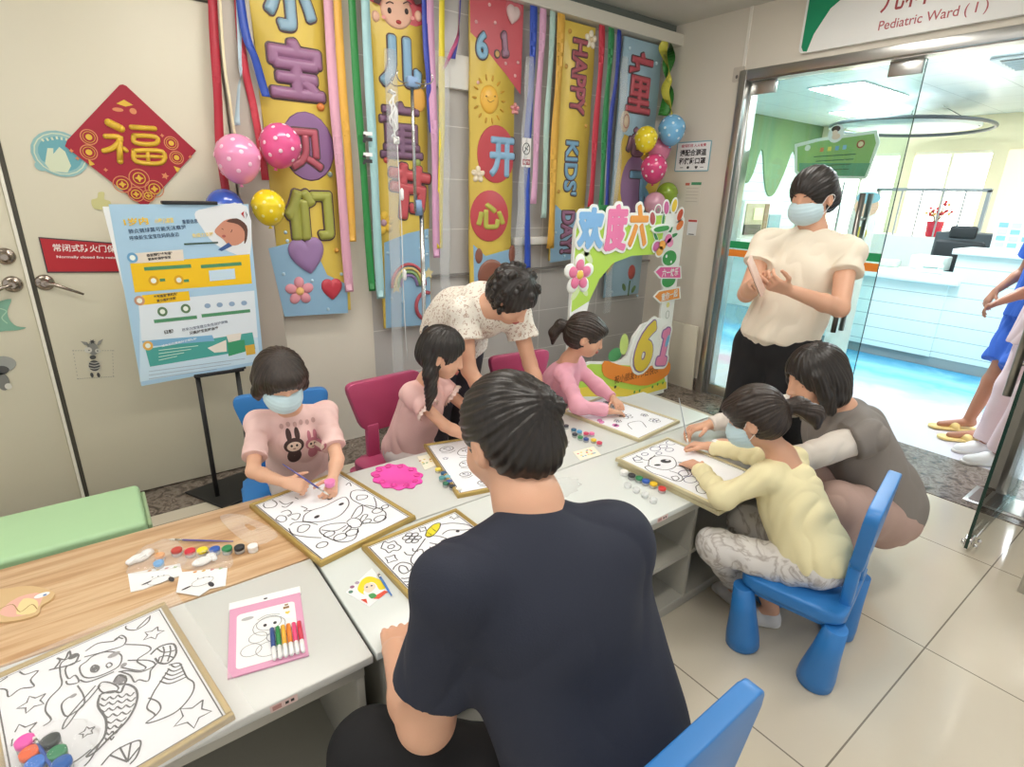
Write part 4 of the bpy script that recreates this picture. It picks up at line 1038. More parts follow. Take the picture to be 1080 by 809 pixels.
# ------------------------------------------------------------ framed colouring boards
PALEF = mat('pale_gold_frame', 'd3c9a4', .35, metal=.3, bump=.3, bscale=300)
GOLDF = mat('gold_frame', 'bfa562', .35, metal=.5, bump=.3, bscale=300); BOARD = mat('board_white', 'f3f5fa', .45); INK = colour('3c3b40', .5)
def board(label, corner_tl, rot, w_, h_, z=.5, stack=1, film=False, frame=GOLDF):
    """corner_tl: centre; frame border, raised paper"""
    cx, cy = corner_tl; t = thing('colouring_board', label, 'picture', (cx, cy, z), rot, 'framed colouring boards')
    LB().use(frame).box((0, 0, .004+.0005), (w_, h_, .008)).build('backing', None, t)
    mb = LB().use(frame); b_ = .012
    for c, s_ in (((0, h_/2-b_/2, .010), (w_, b_, .012)), ((0, -h_/2+b_/2, .010), (w_, b_, .012)), ((w_/2-b_/2, 0, .010), (b_, h_-2*b_, .012)), ((-w_/2+b_/2, 0, .010), (b_, h_-2*b_, .012))):
        mb.box(c, s_, bevel=.003)
    mb.build('frame', None, t)
    M = WM[t.name]; O = M @ Vector((0, 0, .0085)); ux = M.to_3x3() @ Vector((1, 0, 0)); uy = M.to_3x3() @ Vector((0, 1, 0))
    a = Art(O, ux, uy); a.quad((0, 0), w_-.022, h_-.022, BOARD, .0012, 0, True); i = .017
    q = [(-w_/2+i, -h_/2+i), (w_/2-i, -h_/2+i), (w_/2-i, h_/2-i), (-w_/2+i, h_/2-i)]
    a.stroke(q+[q[0]], INK, .003, .0018, 0, False, True); a.build('paper', t)
    if film:
        LB().use(FILM).box((.005, -.005, .0185), (w_+.05, h_+.04, .001)).build('film_cover', None, t)
    a = Art(O, ux, uy); a.clip = (w_/2-.019, h_/2-.019); return t, a
FILM = film_mat('wrap_film', 'ffffff', .10, .08)
LW = .0032
# mermaid
t, a = board('large gold framed mermaid colouring board in clear wrap at the lower left corner', (-.127, 1.167), .16, .338, .447, .5, film=True)
a.view = (0, 625, 4.154); S = lambda pts, wd=LW, sm=4, cl=False: a.stroke(pts, INK, wd, .0019, sm, cl)
def starpx(c, R, rot): a.star(c, R, INK, LW, rot, .0019)
S([(0, 395), (75, 350), (110, 362), (168, 345), (135, 385), (150, 415), (90, 425), (40, 460), (30, 430), (0, 425)])
for c, R, r in (((143, 487), .024, .4), ((672, 183), .022, .9), ((845, 538), .034, .7), ((92, 620), .026, .3), ((383, 613), .013, .2)): starpx(c, R, r)
S([(375, 260), (430, 225), (500, 215), (530, 190), (553, 205), (540, 235), (480, 255), (410, 275), (370, 285)]); S([(500, 215), (515, 200), (540, 205)])
S([(335, 275), (270, 310), (265, 360), (270, 410), (215, 470), (200, 520), (225, 560), (190, 588)]); S([(355, 300), (290, 330), (300, 380), (330, 365), (345, 395), (300, 405), (290, 390)])
S([(380, 305), (350, 330), (365, 370), (410, 375), (480, 350), (525, 320), (530, 275), (470, 262), (410, 280), (380, 305)])
S([(400, 335), (412, 322), (432, 330), (425, 348), (405, 348), (400, 335)], .005); a.ell((413, 338), .007, .007, INK, .002); S([(465, 320), (480, 310), (492, 320), (475, 332), (465, 322)])
a.ell((500, 275), .012, .007, colour('8f8d90'), .002); a.ell((543, 320), .006, .006, colour('8f8d90'), .002); a.ell((322, 455), .006, .005, colour('8f8d90'), .002)
S([(340, 410), (365, 450), (370, 490), (340, 520), (290, 545), (270, 500), (290, 470), (330, 450)]); S([(350, 385), (380, 395), (430, 380), (500, 350)])
S([(550, 230), (640, 235), (660, 255), (600, 300), (640, 330), (610, 345), (530, 330)]); S([(560, 300), (650, 300), (680, 320), (620, 350), (560, 345), (520, 350)]); S([(530, 350), (570, 365), (590, 395), (610, 385), (650, 390), (660, 345)])
S([(240, 335), (265, 300), (250, 290), (285, 295), (305, 258), (315, 290), (345, 275), (330, 310), (290, 325), (215, 342)], .004); a.ell((322, 282), .01, .008, INK, .002)
S([(440, 410), (390, 470), (350, 510), (300, 580), (275, 600), (290, 560), (340, 500), (420, 410)]); S([(430, 415), (450, 395), (490, 400), (520, 420), (500, 440), (450, 440), (430, 415)]); S([(500, 395), (520, 365), (550, 375), (548, 400), (520, 405)], .005); a.ell((527, 385), .012, .012, colour('77747a'), .0019)
S([(440, 450), (430, 500), (465, 560), (455, 640), (380, 720), (420, 700), (480, 640), (560, 560), (600, 480), (595, 425), (550, 405), (530, 440), (500, 435), (465, 440), (440, 450)], .0045)
for r, (xa, xb, y) in enumerate(((445, 590, 465), (437, 595, 490), (440, 590, 515), (455, 575, 540), (465, 555, 565), (468, 535, 590), (465, 520, 615), (462, 500, 640))):
    n = max(2, int((xb-xa)/32)); 
    for k in range(n):
        u0 = xa+(xb-xa)*k/n; u1 = xa+(xb-xa)*(k+1)/n; tl = lambda u: y-(u-xa)*.18
        S([(u0, tl(u0)), ((u0+u1)/2, tl((u0+u1)/2)+14), (u1, tl(u1))], .003, 3)
S([(400, 690), (350, 730), (300, 760)]); S([(440, 660), (400, 730), (370, 764)])
S([(740, 320), (785, 312), (800, 335), (820, 375), (850, 400), (840, 450), (780, 520), (700, 560), (640, 575), (680, 540), (645, 510), (660, 470), (680, 430), (720, 370), (740, 340)])
for k in range(5): S([(700+k*12, 390-k*18), (745+k*6, 402-k*18), (818-k*5, 372-k*14)])
S([(650, 465), (690, 480), (705, 510), (680, 545)])
S([(660, 275), (700, 240), (760, 228), (772, 270), (740, 310), (700, 312), (680, 290)], .0045); S([(690, 250), (720, 265), (770, 255)]); S([(700, 285), (735, 280), (765, 290)]); S([(715, 240), (720, 265), (705, 310)]); S([(745, 235), (748, 262), (735, 305)]); S([(660, 345), (690, 310), (700, 285)])
S([(550, 155), (575, 120), (625, 95), (655, 98), (650, 130), (600, 165), (560, 165), (550, 155)])
for k in ((575, 120), (600, 106), (630, 96), (652, 110)): S([(600, 160), k])
S([(445, 760), (500, 700), (590, 655), (618, 660), (600, 720), (570, 755)])
for k in ((480, 715), (525, 680), (575, 658), (612, 680)): S([(560, 745), k])
a.build('drawing', t)
# bunny with bow
t, a = board('gold framed bunny with bow colouring board painted by the girl in the rabbit shirt', (.492, 1.594), .195, .337, .445)
a.view = (250, 490, 5.4)
S([(375, 330), (385, 290), (430, 262), (500, 240), (600, 190), (630, 200), (635, 235), (590, 290), (520, 320), (440, 330), (375, 325)]); 
for p in ((455, 300), (594, 228), (530, 196)): a.ell(p, .010, .007, INK, .002, .3)
S([(645, 180), (655, 155), (700, 148), (760, 165), (790, 215), (785, 255), (720, 235), (660, 205), (645, 180)]); S([(680, 195), (690, 178), (740, 178), (735, 195), (690, 205), (680, 195)])
S([(300, 350), (330, 332), (400, 330), (460, 345)]); S([(295, 365), (320, 400), (400, 415), (480, 420)]); S([(345, 385), (350, 360), (380, 345), (415, 350), (400, 375), (370, 390), (345, 385)])
S([(650, 305), (690, 245), (740, 235), (800, 250), (845, 275), (840, 310), (800, 335), (740, 335), (700, 345)]); S([(690, 245), (715, 240), (710, 280), (670, 310)]); S([(700, 320), (720, 290), (745, 290), (730, 310)])
for c, r in (((800, 265), .018), ((815, 310), .02), ((740, 325), .014), ((525, 398), .017), ((588, 415), .02), ((655, 390), .02), ((485, 460), .017), ((843, 243), .012)): a.ring(c, r, r*.8, INK, LW, .0019)
S([(625, 330), (650, 310), (690, 312), (710, 335), (695, 358), (650, 360), (625, 335)]); S([(620, 335), (540, 340), (480, 360), (475, 390), (530, 425), (600, 445), (670, 425), (690, 365)]); S([(480, 375), (560, 380), (620, 350)]); S([(600, 385), (620, 370), (640, 350), (650, 365), (620, 388)])
S([(150, 235), (165, 212), (200, 205), (228, 225), (210, 245), (165, 250), (150, 235)]); S([(220, 315), (240, 295), (275, 298), (280, 320), (250, 330), (220, 315)]); S([(250, 275), (290, 262), (310, 280), (285, 295)]); S([(290, 300), (320, 285), (360, 285), (340, 318), (310, 310)]); S([(240, 210), (275, 230), (320, 215), (280, 245), (255, 240)])
S([(365, 240), (400, 255), (380, 268), (430, 262)]); S([(480, 110), (495, 85), (510, 105)]); S([(620, 120), (640, 105), (650, 125)]); S([(350, 200), (330, 190)])
a.build('drawing', t)
# unicorn with yellow horn
t, a = board('gold framed unicorn colouring board with a yellow painted horn', (.675, 1.144), .054, .335, .445, .5)
a.view = (370, 530, 6.744)
S([(215, 330), (235, 285), (270, 290), (310, 278), (330, 300), (358, 320), (335, 345), (300, 345), (270, 362), (245, 340), (215, 330)], LW, 4); a.ring((287, 318), .010, .009, INK, LW, .0019)
for k in range(6):
    an = k*PI/3; a.ring((435+42*math.cos(an), 255+26*math.sin(an)), .011, .009, INK, LW, .0019)
a.ring((435, 255), .008, .007, INK, LW, .0019); a.star((288, 405), .020, INK, LW, .6, .0019, n=4, q=.6); a.star((512, 195), .015, INK, LW, .5, .0019, n=4, q=.6); a.star((735, 105), .016, INK, LW, .3, .0019, n=5)
a.poly([(530, 240), (545, 200), (590, 160), (635, 150), (630, 185), (600, 225), (560, 250)], colour('efe23a', .4), .0019); S([(530, 240), (545, 200), (590, 160), (635, 150), (630, 185), (600, 225), (560, 250), (530, 240)]); S([(545, 215), (575, 235)]); S([(570, 180), (605, 210)])
S([(530, 260), (480, 330), (430, 400), (440, 440), (500, 460), (515, 400), (510, 340), (470, 345)]); S([(440, 330), (445, 350), (480, 350)]); S([(380, 355), (400, 375), (440, 378)])
S([(410, 490), (390, 460), (350, 455), (345, 490), (380, 510), (430, 480), (430, 445), (360, 430), (305, 470), (310, 520), (380, 545), (480, 520), (505, 490)]); S([(330, 550), (400, 570), (500, 545)]); S([(340, 570), (420, 590), (495, 575)]); a.ell((480, 597), .006, .006, INK, .002)
S([(540, 250), (600, 240), (680, 260), (740, 300)]); S([(560, 290), (620, 300), (700, 290), (720, 320)]); S([(650, 230), (700, 200), (800, 200), (860, 190)]); S([(640, 160), (720, 150), (820, 160), (865, 180)]); S([(560, 320), (600, 340), (620, 320), (600, 300)]); a.ell((760, 208), .006, .006, INK, .002); S([(640, 280), (690, 260), (740, 280), (730, 310)])
S([(570, 380), (590, 370), (600, 385)], .005)
a.build('drawing', t)
# girl 2's board
t, a = board('gold framed cartoon colouring board in front of the girl with the ponytail over her shoulder', (1.091, 1.620), -.225, .335, .44)
R2 = random.Random(3)
for u, v, r in ((-.09, .15, .03), (-.02, .10, .045), (.07, .13, .03), (-.06, .0, .03), (.05, .02, .035), (-.09, -.08, .022), (.0, -.10, .03), (.09, -.09, .028), (-.05, -.16, .022), (.05, -.17, .02)):
    a.ring((u, v), r, r*.7, INK, .0028, .0019, R2.random(), True); a.ring((u+r*.2, v), r*.35, r*.4, colour('5b5f8a'), .002, .0019, 0, True); a.ell((u-r*.3, v+r*.2), .004, .004, INK, .002, 0, True); a.stroke([(u-r, v-r*.9), (u, v-r*1.3), (u+r, v-r*.8)], INK, .0022, .0019, 4, False, True)
a.star((-.12, .07), .012, colour('5b5f8a'), .0025, 0, .0019, None, True); a.star((.12, -.02), .014, INK, .0025, .3, .0019, None, True)
a.build('drawing', t)
# girl 3's board
t, a = board('gold framed flower colouring board with spots of pink paint', (1.907, 1.639), .117, .335, .445, .5, frame=PALEF)
for v, u, r in ((-.14, .08, .03), (-.07, .10, .02), (-.02, .02, .035), (.05, .05, .03), (.11, .08, .028), (.15, .01, .022), (.09, -.03, .028), (-.03, -.06, .02), (.16, .10, .016)):
    for k in range(5): a.ring((u+r*.6*math.cos(k*1.256), v+r*.6*math.sin(k*1.256)), r*.36, r*.3, INK, .0026, .0019, 0, True)
    a.ring((u, v), r*.25, r*.25, colour('54589a'), .003, .0019, 0, True)
for v, u in ((-.06, -.11), (.03, -.12), (-.05, -.11), (.01, -.13)): a.ell((u, v), .016, .011, colour('e58fc4'), .0018, .4, True); a.ring((u, v), .016, .011, colour('b0509a'), .002, .0019, .4, True)
a.stroke([(-.02, -.16), (.02, -.10), (-.05, -.08), (-.09, -.13)], INK, .003, .0019, 5, False, True)
a.build('drawing', t)
# yellow girl's board (on top of another)
t, a = board('gold framed octopus colouring board under the hands of the girl in yellow', (1.692, 1.091), .037, .335, .445, .521, frame=PALEF)
a.view = (580, 410, 5.4)
S([(560, 440), (570, 400), (620, 385), (690, 390), (718, 420), (710, 450), (660, 465), (600, 455), (560, 440)]); a.ell((612, 437), .014, .007, INK, .002, -.4); a.ell((660, 415), .022, .016, INK, .002, -.4); a.ell((668, 410), .008, .005, WHITE, .0022, -.4)
S([(570, 440), (540, 450), (580, 480), (640, 500), (720, 530), (755, 520), (740, 490), (680, 470)]); S([(690, 505), (720, 500), (735, 515), (710, 525), (690, 505)]); S([(490, 380), (520, 400), (560, 410), (600, 380)]); S([(470, 395), (490, 420), (530, 420)])
for c, r in (((600, 345), .025), ((645, 330), .02), ((680, 350), .02), ((620, 370), .014), ((770, 485), .03), ((800, 520), .03), ((500, 400), .02), ((540, 375), .016), ((690, 310), .025)): a.ring(c, r, r*.7, colour('4a4d78'), .003, .0019)
S([(715, 440), (760, 450), (790, 490), (760, 500)]); S([(830, 560), (860, 545), (900, 570), (880, 600), (840, 590), (830, 560)]); S([(900, 590), (940, 600), (980, 625), (940, 630), (910, 610)]); S([(730, 420), (780, 430), (800, 470)])
a.build('drawing', t)
tb, a2 = board('gold framed board lying beneath the octopus board at the table edge', (1.700, 1.083), .020, .335, .445, .5, frame=PALEF); a2.ring((0, -.12), .02, .02, INK, .003, .0019, 0, True); a2.build('drawing', tb)

# ------------------------------------------------------------ colouring book and markers
def at_z(x, y, z=.501): return at(x, y, z=z)
t = thing('colouring_book', 'pink bordered colouring book on the grey table by the mermaid picture', 'book', (.190, 1.19, .5), -.215)
LB().use(colour('e6a8c8')).box((0, -.015, .003), (.165, .225, .005), bevel=.001).build('cover', None, t)
LB().use(WHITE).box((0, .108, .003), (.168, .03, .004)).build('header_strip', None, t)
M = WM[t.name]; a = Art(M @ Vector((0, 0, .006)), M.to_3x3() @ Vector((1, 0, 0)), M.to_3x3() @ Vector((0, 1, 0)))
a.quad((0, -.022), .132, .18, WHITE, .0005, 0, True, .01); a.ell((0, .105), .005, .003, INK, .0006, 0, True)
GI = colour('9a9a9c')
for u, v, r in ((.005, .01, .028), (.005, .0, .036), (-.02, -.03, .02), (.02, -.04, .022), (-.035, -.065, .022), (.0, -.075, .026)): a.ring((u, v), r, r*.85, GI, .0016, .001, 0, True)
a.ell((-.004, .005), .004, .005, INK, .0012, 0, True); a.ell((.018, .005), .004, .005, INK, .0012, 0, True); a.stroke([(-.02, .03), (.0, .04), (.03, .032)], GI, .0016, .001, 3, False, True)
a.ell((-.042, .045), .014, .006, colour('b9b9ba'), .001, 0, True); a.quad((.046, .05), .014, .008, colour('8f6a3c'), .001, 0, True); a.quad((.047, .06), .008, .006, colour('8f6a3c'), .001, 0, True); a.heart((.048, .03), .006, colour('f0d050'), .001, 0, 0, True)
a.build('cover_print', t)
for i, (c, nm) in enumerate((('34508f', 'navy blue'), ('2f8a4a', 'green'), ('f0b93c', 'yellow'), ('ef8a35', 'orange'), ('ee4f83', 'pink'), ('d8324e', 'red'))):
    t = thing('marker_pen', nm+' capped marker pen in the row on the colouring book', 'marker', (.186+i*.0116, 1.118-i*.0030, .508), -.20, 'marker pens on the colouring book')
    Rx = Matrix.Rotation(PI/2, 4, 'X')
    LB().use(colour(c, .3)).lathe([(.003, -.052), (.0052, -.050), (.0052, .012), (.003, .012)], (0, 0, .0052), 12, Rx).build('cap', None, t)
    LB().use(WHITE).lathe([(.0048, .0), (.0048, .042), (.004, .048), (.003, .050)], (0, 0, .0052), 12, Rx).build('barrel', None, t)

# ------------------------------------------------------------ small paint pots
def pot(label, p, col, group, r=.011, h=.017, lying=False):
    t = thing('paint_pot', label, 'paint pot', (p[0], p[1], p[2] if len(p) > 2 else .5), 0, group)
    LB().use(film_mat('pot_clear', 'f2f4f3', .5, .2) if col != 'f4f4f2' else WHITE).lathe([(r*.85, .0005), (r, .002), (r, h*.6), (r*.9, h*.62)], (0, 0, 0), 14).build('jar', None, t)
    LB().use(colour(col, .3)).lathe([(r*.75, .002), (r*.8, h*.55), (r*1.05, h*.6), (r*1.05, h), (r*.8, h*1.06)], (0, 0, 0), 14).build('lid', None, t)
    return t
for (x, y, c, nm) in ((187, 581, 'c4453c', 'dull red'), (201, 582, 'd83344', 'bright red'), (214, 581, 'f0dc2a', 'yellow'), (227, 580, '2f5cb4', 'blue'), (240, 579, '2f8a55', 'green'), (253, 578, '2e2e30', 'black'), (267, 577, 'f4f4f2', 'white')):
    p = at_z(x, y+3, .505); pot(nm+' paint pot in the row on the wood table', (p.x, p.y, .5), c, 'paint pots on the wood table', .0135, .020)
for (x, y, c, nm) in ((169, 589, 'e59a3c', 'orange'), (168, 597, '7fb0e0', 'light blue')):
    p = at_z(x, y, .505); pot(nm+' paint pot beside the white plaster toy on the wood table', (p.x, p.y, .5), c, 'paint pots on the wood table', .0125, .018)
def brush(label, a_, b_, col, r=.0028, cat='paintbrush', tip='e9e6df', group=None):
    a_, b_ = Vector(a_), Vector(b_); t = thing('paint_brush', label, cat, tuple(a_), 0, group); d = b_-a_
    MB().use(colour(col, .3)).tube([a_, a_+d*.5, a_+d*.78], [r*.5, r, r*.95], 8).build('handle', None, t)
    MB().use(mat('ferrule', 'c9c9c4', .25, metal=1)).tube([a_+d*.78, a_+d*.9], r, 8).build('ferrule', None, t)
    MB().use(colour(tip)).tube([a_+d*.9, a_+d*.95, b_], [r, r*1.1, r*.3], 8).build('bristles', None, t)
p, q = at_z(246, 571, .506), at_z(178, 569, .506); brush('thin violet paintbrush lying behind the paint pot row', p, q, '6a62a8', .003)
p, q = at_z(413, 628, .505), at_z(398, 604, .505); brush('blue paintbrush lying beside the unicorn board', p, q, '4f86d4', .0035)
# plaster toys, bags and header cards
def blob(name, label, cat, pts, m=WHITE, group=None):
    mb = MB().use(m)
    for c, r in pts: mb.ball(c, r, 14)
    return tag(mb.build(name), label, cat, group)
PL = mat('plaster_white', 'efefed', .6)
p = at_z(147, 588, .51); blob('plaster_toy', 'white plaster toy in clear bag left of the paint pots', 'toy', [(p+Vector((0, 0, -.001)), (.028, .018, .009)), (p+Vector((.02, .012, 0)), (.018, .014, .010)), (p+Vector((-.02, -.008, 0)), (.014, .012, .008))], PL)
p = at_z(213, 592, .51); blob('plaster_toy', 'white plaster toy in clear bag in front of the green paint pot', 'toy', [(p, (.026, .017, .009)), (p+Vector((.024, .012, 0)), (.014, .012, .009)), (p+Vector((.03, -.004, .0)), (.008, .012, .006))], PL)
for k, (pts, lab) in enumerate((([(135, 606), (190, 595), (193, 607), (172, 614), (152, 622), (138, 625)], 'white header card with a cartoon dog, left one on the wood table'), ([(190, 605), (240, 600), (238, 619), (222, 622), (210, 630), (186, 626)], 'white header card with a cartoon dog, right one on the wood table'))):
    a = Art((0, 0, .5), (1, 0, 0), (0, 1, 0)); a.slab(pts, WHITE, .0005+k*.002, .0025+k*.002); h = .0032+k*.002
    ox = 48*k; oy = 2*k
    a.ell((168+ox-k*2, 613+oy), .026, .016, colour('f4f4f4'), h); a.ring((168+ox-k*2, 613+oy), .026, .016, GI, .0014, h+.0002)
    a.ell((181+ox-k*6, 612+oy+k*4), .006, .013, INK, h+.0004, .2); a.ell((155+ox-k*6, 616+oy+k*4), .012, .003, INK, h+.0004, .2)
    for dx in (-6, 0, 6): a.ell((167+ox+dx, 609+oy-dx*.15), .002, .002, INK, h+.0004)
    for i, c in enumerate(('d99a5a', 'd4b06a', 'c98a8a', '9ab07a')): a.ell((158+ox+i*9, 603+oy-i*1.3), .005, .004, colour(c), h+.0002)
    tag(a.build('header_card'), lab, 'card', 'toy kit header cards')
for k, (pts, lab) in enumerate((([(135, 600), (150, 580), (185, 570), (195, 596), (140, 606)], 'clear plastic bag around the left plaster toy'), ([(190, 600), (196, 586), (238, 580), (242, 600)], 'clear plastic bag around the right plaster toy'), ([(232, 547), (254, 543), (290, 560), (288, 570), (262, 574)], 'empty clear plastic wrapper on the wood table beside the bunny board'))):
    a = Art((0, 0, .5), (1, 0, 0), (0, 1, 0)); P = [a.uv(*q) for q in pts]
    mb = a.mb.use(film_mat('bag_film', 'ffffff', .20, .10)); n = 10; c = sum(P, Vector((0, 0)))/len(P); per = spline(P, 6, True)
    z_ = .022 if k < 2 else .006; prev = [(p.x, p.y, .002) for p in per]; rings_ = [prev]
    for f in (.9, .75, .5, .2): rings_.append([(c.x+(p.x-c.x)*f+.001*math.sin(i*2.3), c.y+(p.y-c.y)*f, .002+z_*(1-f)**.35+.0025*math.sin(i*1.9+f*9)) for i, p in enumerate(per)])
    mb.rings(rings_, False); tag(a.build('plastic_bag'), lab, 'bag')
# cardboard craft at the left edge
a = Art((0, 0, .5), (1, 0, 0), (0, 1, 0)); pts = [(-10, 628), (12, 622), (35, 620), (57, 626), (55, 634), (44, 641), (40, 650), (15, 657), (-10, 655)]
a.slab(pts, colour('d9b98a'), .0005, .006, smooth=3); a.poly([(0, 648), (20, 632), (45, 628), (38, 646), (15, 653)], colour('e9b7a8'), .0064, smooth=3); a.poly([(18, 650), (25, 634), (40, 636), (38, 648)], colour('ecd9a0'), .0068, smooth=3); a.ell((45, 630), .016, .010, WHITE, .007); a.ell((48, 630), .004, .004, colour('5f86c0'), .0074)
a.stroke([(0, 645), (14, 640), (22, 648), (34, 640), (40, 645)], colour('a8824a'), .002, .0074)
tag(a.build('cardboard_craft'), 'painted cardboard animal cut-out at the left edge of the wood table', 'craft')
# palette
t = thing('paint_palette', 'hot pink scalloped plastic paint palette on the grey table', 'palette', (.775, 1.70, .5), .2)
HP = mat('palette_pink', 'ff5cc0', .25, alpha=.9); mb = LB().use(HP); n = 64
ring = lambda f, z, w=0: [((.082+w*.006*math.cos(11*2*PI*i/n))*f*math.cos(2*PI*i/n), (.105+w*.007*math.cos(11*2*PI*i/n))*f*math.sin(2*PI*i/n), z) for i in range(n)]
mb.rings([ring(.99, .0005, 1), ring(1.0, .006, 1), ring(.97, .007, 1), ring(.62, .006), ring(.58, .003), ring(.05, .003)]); mb.build('tray', None, t)
for i in range(10):
    an = 2*PI*i/10; LB().use(mat('palette_well', 'e0409c', .3)).lathe([(.003, .0072), (.010, .0075), (.011, .0095), (.0125, .0095), (.0125, .0065)], (.066*math.cos(an), .085*math.sin(an), 0), 14).build('well', None, t)
# paint strips beside boards
strip = [(462, 499, 'f0dc5a', 'pale yellow'), (468, 503, '3f6a8f', 'slate blue'), (466, 508, '5aa0a4', 'teal'), (472, 507, '7fc0d0', 'aqua'), (474, 512, '3f5fa4', 'blue'), (470, 514, '33705a', 'dark green'), (477, 517, '3a3f44', 'charcoal'), (484, 520, 'f4f4f2', 'white')]
for x, y, c, nm in strip: p = at_z(x, y-2, .505); pot(nm+' paint pot between the pink palette and the cartoon board', (p.x, p.y, .5), c, 'paint pots beside the pink palette', .0105, .016)
strip = [(597, 451, '3a3b46', 'charcoal'), (605, 455, '2f6a8a', 'petrol'), (611, 457, '5aa8d8', 'sky blue'), (618, 459, 'd8486a', 'rose'), (624, 459, 'ef7ab0', 'pink'), (606, 460, '2e3a44', 'black'), (612, 463, '3f8a5a', 'green'), (618, 465, '34508f', 'navy'), (626, 466, 'f0d03c', 'yellow'), (632, 469, 'd23a5a', 'crimson')]
for x, y, c, nm in strip: p = at_z(x, y, .505); pot(nm+' paint pot on the grey table left of the flower board', (p.x, p.y, .5), c, 'paint pots beside the flower board', .0115, .017)
strip = [(664, 494, 'f4f4f2', 'white'), (672, 498, '3a3b40', 'black'), (680, 501, '2f8a5a', 'green'), (687, 504, '2f5cb4', 'blue'), (695, 507, 'f0c82c', 'yellow'), (704, 512, 'd83a3a', 'red')]
for x, y, c, nm in strip: p = at_z(x-6, y+6, .505); pot(nm+' paint pot in the row along the near edge of the octopus board', (p.x, p.y, .5), c, 'paint pots beside the octopus board', .0135, .019)
for k, (x, y) in enumerate(((662, 513), (671, 518), (680, 523), (689, 529))):
    p = at_z(x, y, .505); t = thing('empty_pot', 'clear empty paint cup by the octopus board, ' + ('left end of the row of four', 'second from the left of the four', 'third from the left of the four', 'right end of the row of four')[k], 'cup', (p.x, p.y, .5), 0, 'clear cups beside the octopus board')
    LB().use(CLR).lathe([(.010, .0005), (.012, .002), (.013, .016), (.012, .016), (.011, .003), (.002, .003)], (0, 0, 0), 14).build('cup', None, t)
for nm, pts, cols, lab in (('paint_card', [(440, 482), (458, 478), (468, 488), (448, 496)], ('e0c84c', 'b8553c', '6a9a4a'), 'small speckled paint card between palette and cartoon board'), ('paint_card', [(604, 477), (626, 471), (634, 480), (612, 486)], ('e9d24a', 'd8586a', '7ab0c8'), 'small speckled paint card in front of the pots by the flower board')):
    a = Art((0, 0, .5), (1, 0, 0), (0, 1, 0)); a.slab(pts, colour('f4efdc'), .0004, .0016); R3 = random.Random(5); c = sum([a.uv(*q) for q in pts], Vector((0, 0)))/4
    for i in range(16): a.ell((c.x+R3.uniform(-.035, .035), c.y+R3.uniform(-.022, .022)), .005, .004, colour(cols[i % 3]), .002, 0, True)
    tag(a.build(nm), lab, 'card')
# sticker card with a fair-haired princess
a = Art((0, 0, .5), (1, 0, 0), (0, 1, 0)); a.view = (370, 530, 6.744)
a.slab([(-35, 640), (150, 470), (275, 630), (130, 745)], colour('f0f2f4'), .0004, .0014)
a.poly([(50, 610), (80, 555), (130, 530), (190, 545), (230, 575), (250, 610), (205, 625), (175, 580), (130, 575), (90, 640), (100, 660), (60, 640)], colour('f2dc2e'), .002, smooth=3)
a.poly([(95, 600), (120, 578), (165, 582), (175, 610), (135, 645), (100, 635)], colour('f7dcc8'), .0024, smooth=3); a.ell((115, 608), .003, .003, colour('3f4a6a'), .0028); a.ell((148, 598), .003, .003, colour('3f4a6a'), .0028)
a.poly([(125, 665), (160, 650), (185, 670), (150, 690)], colour('4a9a56'), .0026, smooth=3); a.poly([(180, 665), (240, 630), (265, 640), (200, 690), (160, 690)], colour('e0533c'), .0022); a.poly([(70, 695), (110, 690), (120, 725)], colour('e0533c'), .0022)
for c, k in (((10, 605), '9a6a8a'), ((0, 640), '5f8a7a'), ((45, 575), 'b0a0b0')): a.ell(c, .006, .006, colour(k), .002)
tag(a.build('sticker_card'), 'square picture card of a fair-haired girl in red beside the unicorn board', 'card')
# clear bags near the person's head and on the mermaid
def film_blob(lab, c, sx, sy, sz, a_=.30, cat='bag'):
    mb = MB().use(film_mat('bag_film_thick_%d' % (a_*1000), 'f6f8f8', a_, .08)); rr = random.Random(int(sx*1e4)); R_ = []
    for k in range(7):
        f = k/6; rad = math.cos(f*PI/2); R_.append([(c[0]+sx*rad*math.cos(q*2*PI/24)*(1+.12*math.sin(q*2.6+k)), c[1]+sy*rad*math.sin(q*2*PI/24)*(1+.1*math.cos(q*3.1+k)), c[2]+sz*math.sin(f*PI/2)*(1+.15*math.sin(q*1.7+k*2))) for q in range(24)])
    mb.rings(R_); return tag(mb.build('plastic_bag'), lab, cat)
film_blob('crumpled clear plastic bag on the grey table behind the head of the person in navy', (1.44, 1.60, .501), .075, .07, .03, .16)
film_blob('crumpled clear plastic wrap on the white table behind the neck of the person in navy', (1.20, 1.30, .501), .11, .06, .02, .12)
t = thing('white_bottle', 'small white plastic paint bottle by the crumpled bag', 'bottle', (1.52, 1.68, .5))
LB().use(WHITE).lathe([(.014, .0005), (.016, .003), (.016, .035), (.008, .042), (.007, .05)], (0, 0, 0), 16).build('body', None, t); LB().use(WHITE).lathe([(.008, .05), (.008, .060), (.005, .062)], (0, 0, 0), 14).build('cap', None, t)
# paint kit pouch on the mermaid board
pz = .521
for i, (x, y, c, nm) in enumerate(((27, 785, 'ee5ab4', 'pink'), (32, 797, 'ee6a3c', 'orange'), (38, 808, '3f7ad0', 'blue'), (54, 784, '3e4444', 'charcoal'), (61, 797, '3f8a62', 'green'), (66, 808, '3f6ab0', 'dark blue'))):
    p = at(x, y, z=pz+.012); pot(nm+' paint pot inside the clear pouch on the mermaid board', (p.x, p.y, pz), c, 'paint pots in the clear pouch', .0145, .022)
p, q = at(35, 777, z=pz+.02), at(58, 815, z=pz+.02); brush('blue paintbrush in the clear pouch on the mermaid board', q, p, '3558a8', .0035)
c = at(47, 800, z=pz); film_blob('clear pouch holding six paint pots on the mermaid board', (c.x, c.y, pz+.001), .08, .07, .036, .055)
